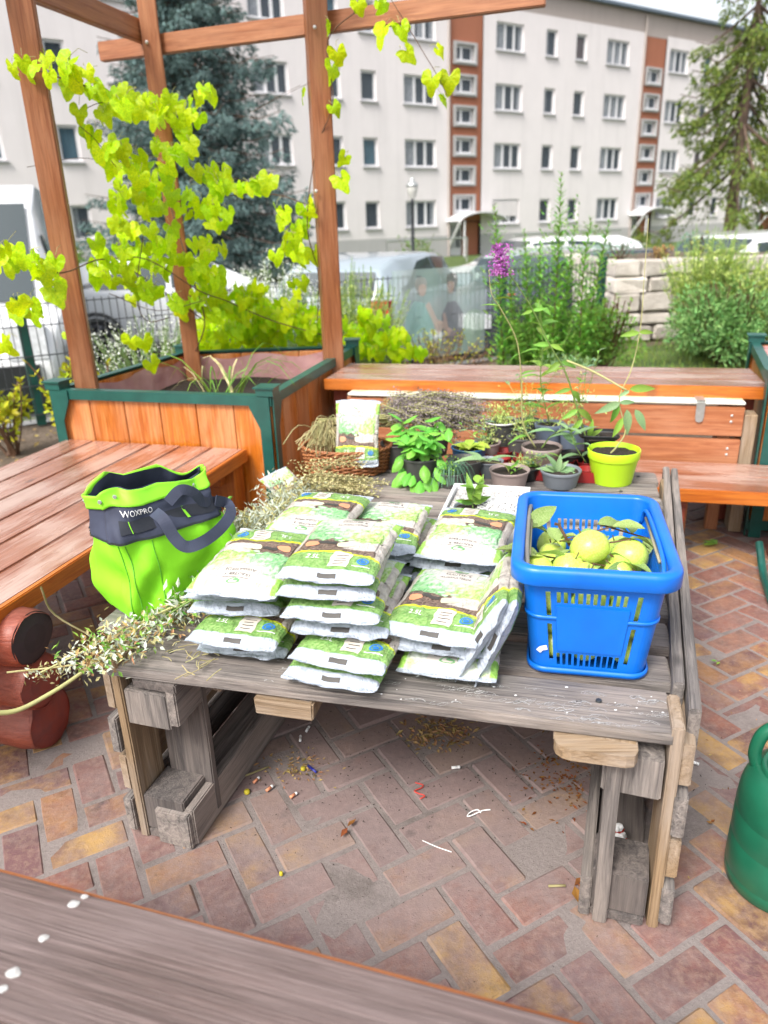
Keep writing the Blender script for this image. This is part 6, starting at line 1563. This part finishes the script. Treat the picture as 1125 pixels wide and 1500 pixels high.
for k in range(1100):
    f = random.random(); x = 120 + 190 * f + random.gauss(0, 22); y = 968 - 95 * f + random.gauss(0, 18 - 8 * f); q = onz(x, y, .455 + random.random() * .03)
    (lf if k % 5 == 0 else ls if k % 5 < 3 else M_ST if k % 5 == 3 else ld).leaf(q, rv(1) + U((0, 0, .25)), Zu + rv(.6), random.uniform(.010, .022), .007)
for k in range(170):
    f = random.random(); x, y = 150 - 110 * f + random.gauss(0, 7), 975 + 12 * f + random.gauss(0, 7); q = sight(x, y, 1.405); (ls if k % 2 else M_ST).leaf(q, rv(1), rv(1), random.uniform(.008, .016), .005)
for k in range(260):
    f = random.random(); q = onz(250 + 90 * f + random.gauss(0, 12), 880 - 110 * f + random.gauss(0, 16), .47 + random.random() * .05); (lf if k % 2 else ls).leaf(q, rv(1), rv(1), random.uniform(.012, .03), .010)
lf.build('green_leaves', M['leafgreen'], t, kind='stuff'); ls.build('silver_leaves', M['silver'], t, kind='stuff'); M_ST.build('straw_leaves', M['straw'], t, kind='stuff'); ld.build('dry_leaves', M['dry'], t, kind='stuff')
t = empty('dry_straw', onz(300, 975, .45), 'loose dry straw before the left front bag stack', 'straw'); b = MB()
for k in range(26): p = onz(random.gauss(290, 22), random.gauss(965, 16), .446 + random.random() * .012); d = rv(1); d.z *= .15; b.tube([p - d * .02, p + rv(.004), p + d * .02], .001, 4)
b.build('stalk', M['straw'], t, kind='stuff')

# ---- white tray with perlite and a seedling
t = empty('perlite_tray', (.275, 1.93, .44), 'white speckled tray of perlite behind the rear right bag stack', 'tray'); c0 = U((.285, 1.925, .441)); b = MB()
for (x, y, sx, sy, h_) in ((0, 0, .22, .30, .01), (-.108, 0, .008, .30, .075), (.108, 0, .008, .30, .075), (0, .146, .208, .008, .075), (0, -.146, .208, .008, .075)): b.box(c0 + Rz @ U((x, y, h_ / 2 + (.0 if h_ < .05 else .001))), (sx, sy, h_), Rz)
b.build('tray', M['white_plastic'], t)
b = MB(); n = 26; P = []
for j in range(n + 1):
    for i in range(n + 1):
        x, y = -.10 + .2 * i / n, -.138 + .276 * j / n; q = c0 + Rz @ U((x, y, 0)); P.append(q + U((0, 0, .062 + .022 * math.exp(-((x - .05) ** 2 + (y + .03) ** 2) / .004) + .005 * noise.noise(q * 60))))
b.add(P, [(j * (n + 1) + i, j * (n + 1) + i + 1, (j + 1) * (n + 1) + i + 1, (j + 1) * (n + 1) + i) for j in range(n) for i in range(n)]); b.build('perlite_bed', M['perlite'], t, True)
b = MB()
for k in range(900): x, y = random.gauss(.045, .035), random.gauss(-.02, .07); q = c0 + Rz @ U((max(-.1, min(.1, x)), max(-.138, min(.138, y)), .064 + .022 * math.exp(-((x - .05) ** 2 + (y + .03) ** 2) / .004) + random.random() * .004)); b.box(q, (.004, .0035, .003), Matrix.Rotation(random.random() * 3, 3, U((1, .5, random.random()))))
b.build('perlite_grains', M['white_plastic'], t, kind='stuff')
t, s0 = pot('potted_plant', (.245, 1.90, .455), .040, .052, .062, M['grey_pot'], 'small grey pot with a leafy seedling sunk in the white tray', .006, .9, cat='potted plant')
stemmed(t, [s0, s0 + U((.0, 0, .04)), s0 + U((.02, 0, .085))], .0024, M['stem'], 'oval', 4, .045, .2)
for (dx, dz, L) in ((-.15, 1, .075), (.35, .9, .075), (.8, .3, .05), (-.8, .2, .045)): put_leaf('green', s0 + U((0, 0, .015)), U((dx, -.1, dz)), U((0, -1, .3)), L, t)

# ---- watering can
WX = U((.800, 1.115, 0)); t = empty('watering_can', WX, 'dark green plastic watering can at the right edge on the paving', 'watering can'); b = MB()
r_ = .140; RW = Matrix.Rotation(R(20), 3, 'Z'); prof = [(.0001, .002), (r_ * .92, 0), (r_ * .985, .008)]
for z in (.03, .105, .165): prof += [(r_ * (1.0 - z * .12), z), (r_ * (.993 - z * .12), z + .0022), (r_ * (.993 - z * .12), z + .0060), (r_ * (1.0 - z * .12), z + .010)]
prof += [(r_ * .965, .205), (r_ * .94, .222), (r_ * .88, .238), (r_ * .78, .248), (r_ * .66, .252)]
b.lathe(prof, WX, 64, 1, .84, RW); o = b.build('body', M['can'], t, True)
b = MB(); c1 = WX + U((-.012, .012, .249)); b.lathe([(.083, 0), (.082, .010), (.076, .012), (.070, .004), (.064, -.12), (.0001, -.125)], c1, 40, 1, .84, RW); b.build('filler_opening', M['can'], t, True)
b = MB(); P = bez(WX + U((-.088, .045, .242)), WX + U((-.094, .048, .275)), WX + U((-.082, .046, .318)), WX + U((-.045, .035, .338)), WX + U((.02, .01, .325)), WX + U((.09, -.02, .27)), WX + U((.125, -.03, .18)), n=7)
b.tube(P, .0125, 12); b.build('handle', M['can'], t, True)
b = MB(); P = bez(WX + U((.035, -.085, .02)), WX + U((.012, -.112, .10)), WX + U((.005, -.108, .16)), n=5); b.tube(P, [.030 - .010 * i / len(P) for i in range(len(P))], 14); b.build('side_rib', M['can'], t, True)
b = MB(); P = bez(WX + U((.12, .02, .05)), WX + U((.22, .05, .14)), WX + U((.34, .08, .33)), n=6); b.tube(P, [.026 - .011 * i / len(P) for i in range(len(P))], 14); b.build('spout', M['can'], t, True)

# ---- litter on the paving
def MBt(t, P, r_, mt, nm): b = MB(); b.tube(P, r_, 7); b.build(nm, mt, t, True)
def small(name, x, y, label, cat, build, group=None, z=.002):
    p = onz(x, y, z); t = empty(name, p, label, cat, group); build(t, p); return t
def butt(a, tan=True):
    def f(t, p):
        d = U((math.cos(a), math.sin(a), 0)); b = MB(); b.tube([p + U((0, 0, .004)) - d * .006, p + U((0, 0, .004)) + d * .009], .0036, 8); b.build('filter', M['terracotta'] if tan else M['white_ink'], t, True)
        b = MB(); b.tube([p + U((0, 0, .004)) + d * .009, p + U((0, 0, .004)) + d * .015], .0037, 8); b.build('paper_end', M['white_ink'], t, True)
    return f
for (x, y, a, tn, lab) in ((335, 1114, 1.2, True, 'cigarette end beside the green bottle cap'), (374, 1146, 1.0, True, 'cigarette end right of the pair of orange ones'), (428, 1168, .8, True, 'cigarette end alone right of the yellow scrap'), (440, 1085, 1.6, False, 'white cigarette end under the middle of the table'), (450, 1071, 1.3, False, 'smaller white scrap of a cigarette near the plank edge'), (393, 1158, .9, True, 'pale cigarette end on the dust'), (318, 1146, .1, True, 'flattened orange cigarette end by the foot beam'), (328, 1143, .2, True, 'second flattened orange cigarette end by the foot beam'), (665, 1126, .1, False, 'white cigarette lying level, right of centre under the table'), (1014, 1118, -.6, False, 'white cigarette end between the table leg and the watering can')):
    small('cigarette_end', x, y, lab, 'cigarette end', butt(a, tn), 'cigarette ends on the paving')
def cap(mt, r_):
    def f(t, p): b = MB(); b.lathe([(r_, 0), (r_, .005), (r_ * .85, .007), (.0001, .0075)], p, 16); b.build('disc', mt, t, True)
    return f
M['yellow'] = plain('yellow_scrap', (.60, .50, .03), .6); M['gcap'] = plain('green_cap', (.01, .22, .10), .4); M['pen'] = plain('blue_pen', (.02, .03, .30), .3); M['redtoy'] = plain('red_wrapper', (.70, .05, .03), .4)
small('bottle_cap', 349, 1110, 'dark green bottle cap near the left foot beam', 'bottle cap', cap(M['gcap'], .012))
small('yellow_scrap', 362, 1161, 'yellow scrap under the table, right of the foot beam', 'scrap', cap(M['yellow'], .007)); small('yellow_scrap', 444, 1127, 'yellow berry beside the blue pen cap', 'scrap', cap(M['yellow'], .006))
small('yellow_scrap', 90, 1062, 'yellow fallen leaf scrap on the paving left of the table', 'scrap', cap(M['yellow'], .008)); small('yellow_scrap', 381, 1095, 'tiny yellow crumb behind the cigarette ends', 'scrap', cap(M['yellow'], .004)); small('yellow_scrap', 412, 1281, 'tiny yellow crumb on the dusty bricks', 'scrap', cap(M['yellow'], .004))
small('pen_cap', 458, 1128, 'blue pen cap lying among brown scraps', 'pen cap', lambda t, p: MBt(t, [p + U((-.012, .012, .004)), p + U((.010, -.012, .004))], .0032, M['pen'], 'cap'))
small('wooden_stick', 362, 1138, 'thin pale wooden stick lying on the dust', 'stick', lambda t, p: MBt(t, [p + U((-.045, -.022, .003)), p + U((.05, .03, .004))], .0022, M['straw'], 'stick'))
small('wooden_stick', 815, 1299, 'short pale stick beside the right table leg', 'stick', lambda t, p: MBt(t, [p + U((-.016, 0, .003)), p + U((.018, .0, .003))], .0026, M['straw'], 'stick'))
small('white_string', 690, 1192, 'loop of white string on the bricks', 'string', lambda t, p: MBt(t, bez(*[p + U((.022 * math.cos(a) + .004 * a, .010 * math.sin(a * 1.4), .002)) for a in (0, 1, 2, 3, 4, 5, 6)], n=4), .0014, M['white_ink'], 'string'))
small('red_string', 614, 1158, 'tangle of thin pink-red string', 'string', lambda t, p: MBt(t, bez(*[p + U((.012 * math.sin(a * 1.7), .009 * a - .03, .003)) for a in range(7)], n=4), .0013, M['redtoy'], 'string'))
small('white_string', 640, 1242, 'straight bit of pale thread on the paving', 'string', lambda t, p: MBt(t, bez(p + U((-.03, .02, .002)), p + U((0, 0, .003)), p + U((.03, -.014, .002)), n=4), .0011, M['white_ink'], 'thread'))
def dleaf(L, n=1, mt='deadleaf'):
    def f(t, p):
        for k in range(n): b = MB(); a = random.random() * 6; b.leaf(p + rv(.005) + U((0, 0, .006)), U((math.cos(a), math.sin(a), .12)), Zu + rv(.3), L, L * .45); b.build('leaf', M[mt], t)
    return f
small('fallen_leaf', 843, 1300, 'curled orange-brown fallen leaf beside the right leg', 'leaf', dleaf(.04, 3)); small('fallen_leaf', 772, 1213, 'small dark brown crumbled leaf on the bricks', 'leaf', dleaf(.014, 3)); small('fallen_leaf', 510, 1217, 'orange-brown stain-like leaf on the dusty bricks', 'leaf', dleaf(.03, 2))
small('fallen_leaf', 1040, 1210, 'small orange leaf near the watering can', 'leaf', dleaf(.014, 2)); small('fallen_leaf', 1052, 972, 'green leaf scrap on the bricks right of the table', 'leaf', dleaf(.02, 2, 'leafgreen')); small('fallen_leaf', 1050, 800, 'green weed sprig on the paving under the low seat', 'leaf', dleaf(.06, 4, 'leafgreen'))
def crumbs(cx_, cy_, sx, sy, n, mt, L): 
    b = MB()
    for k in range(n): p = onz(random.gauss(cx_, sx), random.gauss(cy_, sy), .002); b.leaf(p, U((random.uniform(-1, 1), random.uniform(-1, 1), .2)), Zu + rv(.5), random.uniform(.4, 1.2) * L, L * .4)
    return b.build('debris', mt)
tag(crumbs(435, 1122, 22, 14, 110, M['dry'], .014), 'heap of brown plant crumbs round the blue pen cap', 'debris', None, 'stuff'); tag(crumbs(830, 1130, 34, 30, 260, M['deadleaf'], .014), 'reddish leaf crumbs by the right table leg', 'debris', None, 'stuff')
tag(crumbs(640, 1072, 26, 12, 240, M['dry'], .02), 'clump of dry grass under the plank edge', 'debris', None, 'stuff'); tag(crumbs(600, 1120, 180, 50, 420, M['soil'], .007), 'dark crumbs of soil spread under the table', 'debris', None, 'stuff')
tag(crumbs(1000, 1000, 70, 120, 90, M['dry'], .009), 'specks of plant litter on the bricks right of the table', 'debris', None, 'stuff'); tag(crumbs(600, 1250, 260, 90, 260, M['soil'], .004), 'fine dark specks scattered over the dusty bricks', 'debris', None, 'stuff')
p = onz(905, 1235, .03); t = empty('sweet_wrapper', p, 'crumpled white and red wrapper lying inside the right pallet leg', 'wrapper')
for k in range(5):
    b = MB(); q = p + U((random.gauss(0, .006), random.gauss(0, .006), .012 * k)); b.ball(q, .014 - .001 * k, 7, (1, .8, .8)); b.v = [tuple(U(v) + .005 * noise.noise_vector(U(v) * 120)) for v in b.v]; b.build('foil' if k % 2 == 0 else 'red_print', M['white_plastic'] if k % 2 == 0 else M['redtoy'], t, False)

# ================================================================== THE VINE
def vine_leaf(seed):
    rr = random.Random(seed); n = 30; b = MB(); out = []
    for i in range(n):
        th = 2 * math.pi * i / n; a = th - math.pi / 2      # base at -Y
        x = math.sin(th); lob = .47 + .075 * math.cos(3 * (th - math.pi)) + .045 * math.cos(5 * (th - math.pi)) + .018 * rr.uniform(-1, 1)
        notch = math.exp(-((min(th, 2 * math.pi - th)) / .32) ** 2) * .34
        r_ = lob - notch + .07 * math.exp(-((abs(th - math.pi)) / .28) ** 2); out.append((r_ * math.sin(th), .42 - r_ * math.cos(th), 0))
    vs = [(0, .42 - .28 + .16, .0)]; rings = []
    cen = (0, .36)
    P = [(cen[0], cen[1], 0)]; c_ = rr.uniform(.25, .7); fo = rr.uniform(.1, .35)
    for f in (.5, 1):
        for (x, y, _) in out:
            X = cen[0] + (x - cen[0]) * f; Y = cen[1] + (y - cen[1]) * f
            X += .03 * math.sin(Y * 9 + seed); P.append((X, Y, .10 * math.sin(5 * X + seed) * f + fo * abs(X) - c_ * (X * X + (Y - .36) ** 2) * .9 + .03 * math.sin(8 * math.atan2(X, Y - .3)) * f))
    b.add(P, [(0, 1 + i, 1 + (i + 1) % n) for i in range(n)] + [(1 + i, 1 + n + i, 1 + n + (i + 1) % n, 1 + (i + 1) % n) for i in range(n)])
    return b.mesh('leaf', M['vine'], True)
VL = [vine_leaf(i) for i in range(9)]
vt = empty('vine', (-1.1, 3.6, 0), 'yellow-green leafed climbing vine trained over the pergola posts and the planter', 'vine')
# clusters: centre px, half size px, count, distance
CL = [(28, 100, 16, 14, 3, 3.0), (58, 92, 10, 14, 3, 3.0), (88, 100, 20, 14, 5, 3.0), (118, 118, 20, 16, 5, 3.1), (150, 145, 26, 18, 8, 3.2), (190, 148, 26, 14, 8, 3.3), (225, 160, 22, 14, 8, 3.7), (262, 155, 30, 16, 12, 3.75), (300, 136, 14, 9, 4, 3.75), (258, 185, 16, 10, 4, 3.75), (278, 205, 14, 12, 4, 3.75),
      (110, 158, 6, 8, 1, 3.1), (130, 195, 10, 6, 2, 3.2), (148, 172, 6, 6, 1, 3.2), (160, 218, 22, 10, 5, 3.3), (180, 242, 36, 18, 9, 3.4), (212, 262, 36, 20, 9, 3.6), (250, 238, 16, 18, 6, 3.75), (232, 216, 12, 10, 3, 3.7), (300, 255, 36, 22, 11, 3.7), (345, 275, 34, 9, 8, 3.65), (385, 268, 20, 8, 4, 3.6), (285, 300, 38, 20, 10, 3.7), (195, 292, 26, 16, 8, 3.5), (402, 318, 16, 14, 4, 3.55), (320, 320, 24, 16, 7, 3.7), (230, 300, 16, 14, 4, 3.6),
      (212, 345, 48, 20, 15, 3.55), (165, 372, 26, 20, 9, 3.4), (235, 378, 44, 20, 15, 3.65), (305, 372, 30, 22, 12, 3.7), (300, 412, 28, 20, 12, 3.7), (345, 440, 44, 22, 36, 3.95), (290, 445, 26, 18, 10, 3.7), (395, 462, 60, 24, 60, 4.1), (345, 490, 52, 18, 56, 4.25), (425, 488, 52, 20, 60, 4.2), (448, 465, 22, 18, 12, 4.1), (225, 432, 34, 14, 8, 3.5), (165, 400, 24, 14, 6, 3.4), (200, 408, 22, 14, 6, 3.45), (315, 500, 24, 12, 12, 4.2),
      (60, 400, 22, 18, 6, 2.8), (85, 418, 16, 14, 4, 2.85), (35, 452, 24, 10, 5, 2.75), (30, 375, 34, 10, 6, 2.75), (4, 378, 8, 10, 3, 2.7), (6, 500, 8, 8, 2, 2.7), (105, 500, 14, 12, 2, 3.4), (200, 502, 14, 5, 2, 3.6), (215, 528, 8, 4, 1, 3.5),
      (450, 300, 12, 12, 3, 3.6), (440, 335, 12, 12, 3, 3.6), (418, 362, 14, 12, 4, 3.6), (450, 380, 16, 14, 4, 3.7), (438, 418, 12, 12, 3, 3.7), (520, 468, 20, 12, 8, 4.3), (552, 468, 18, 12, 7, 4.3), (560, 500, 36, 18, 36, 4.3), (520, 505, 24, 14, 14, 4.3), (600, 518, 24, 8, 10, 4.3),
      (490, 104, 5, 4, 1, 3.55), (494, 75, 4, 5, 1, 3.55), (492, 155, 4, 4, 1, 3.55), (509, 228, 6, 3, 1, 3.55), (500, 260, 7, 4, 1, 3.55), (440, 137, 4, 5, 1, 3.6), (486, 40, 5, 5, 1, 3.55), (530, 3, 12, 4, 2, 3.45), (558, 42, 6, 6, 1, 3.45), (562, 5, 8, 4, 2, 3.45), (598, 80, 4, 4, 1, 3.42), (592, 40, 6, 4, 2, 3.42), (640, 76, 5, 4, 1, 3.4), (630, 118, 4, 4, 1, 3.4), (655, 115, 4, 4, 1, 3.4), (654, 143, 5, 4, 1, 3.4)]
lv = []
for (x, y, sx, sy, n, Y) in CL:
    for k in range(n):
        px, py = x + random.uniform(-1, 1) * sx, y + random.uniform(-1, 1) * sy; L = random.uniform(.055, .100); yy = Y + random.uniform(-.14, .14) * (1 if n > 2 else .2)
        p = sight(px, py, yy); tilt = U((random.gauss(0, .55), random.gauss(-.8, .3), random.gauss(.45, .45))); d = U((random.gauss(0, .45), random.gauss(0, .3), -1.0)); lv.append((p, d, tilt, L))
lv.sort(key=lambda q: q[0].y)
extra = MB(); pet = MB()
for i, (p, d, tl, L) in enumerate(lv):
    mm = frame(d, tl); mm = Matrix.Translation(p) @ mm @ Matrix.Translation((0, -.36 * L, 0)) @ Matrix.Scale(L, 4)
    nn_ = U(tl).normalized(); p_ = mm @ U((0, .10, 0)); pet.tube([p_, p_ - U(d).normalized() * L * .3 - nn_ * L * .12, p_ - U(d).normalized() * L * .45 - nn_ * L * .5 + rv(.01)], .0011, 3, False)
    if i < 300: place('leaf', VL[i % 9], mm, vt)
    else:
        me = VL[i % 9]; extra.add([mm @ v.co for v in me.vertices], [tuple(q.vertices) for q in me.polygons])
pet.build('leaf_stalks', M['stem_pale'], vt, kind='stuff')
if extra.v: extra.build('further_leaves', M['vine'], vt, True, kind='stuff')
def runner(pts, r_=.0035): 
    b = MB(); b.tube(bez(*[sight(*q) for q in pts], n=5), r_, 5, False); b.build('runner', M['stem_brown'], vt, True)
runner([(285, 520, 3.9), (300, 470, 3.8), (280, 400, 3.75), (255, 320, 3.85), (235, 240, 3.88), (220, 160, 3.8), (120, 125, 3.1), (40, 98, 3.0)])
runner([(300, 470, 3.8), (200, 400, 3.5), (150, 380, 3.35), (90, 400, 2.9), (30, 385, 2.75)], .0028); runner([(210, 345, 3.5), (200, 430, 3.5), (215, 470, 3.55), (250, 465, 3.6)], .0022); runner([(150, 380, 3.4), (215, 380, 3.5), (290, 425, 3.6), (330, 440, 3.7)], .0025)
runner([(160, 430, 3.4), (230, 455, 3.55), (300, 440, 3.6)], .0018); runner([(330, 440, 3.8), (400, 470, 3.9), (470, 490, 4.0)], .003); runner([(255, 320, 3.8), (320, 290, 3.75), (400, 285, 3.65), (450, 300, 3.6)], .0022)
runner([(465, 470, 3.7), (466, 400, 3.68), (450, 330, 3.62), (463, 220, 3.6), (488, 150, 3.57), (480, 60, 3.55), (530, 10, 3.47)], .0025); runner([(570, -5, 3.46), (598, 40, 3.44), (622, 80, 3.42), (640, 110, 3.41), (655, 140, 3.4)], .0016); runner([(205, 160, 3.4), (150, 150, 3.2), (112, 175, 3.15), (140, 205, 3.2), (170, 245, 3.35)], .0016)
runner([(40, 245, 3.05), (130, 232, 3.3), (215, 262, 3.6)], .0012); runner([(370, 165, 3.6), (410, 140, 3.6), (440, 125, 3.6)], .0008); runner([(365, 165, 3.7), (460, 118, 3.58)], .0008)
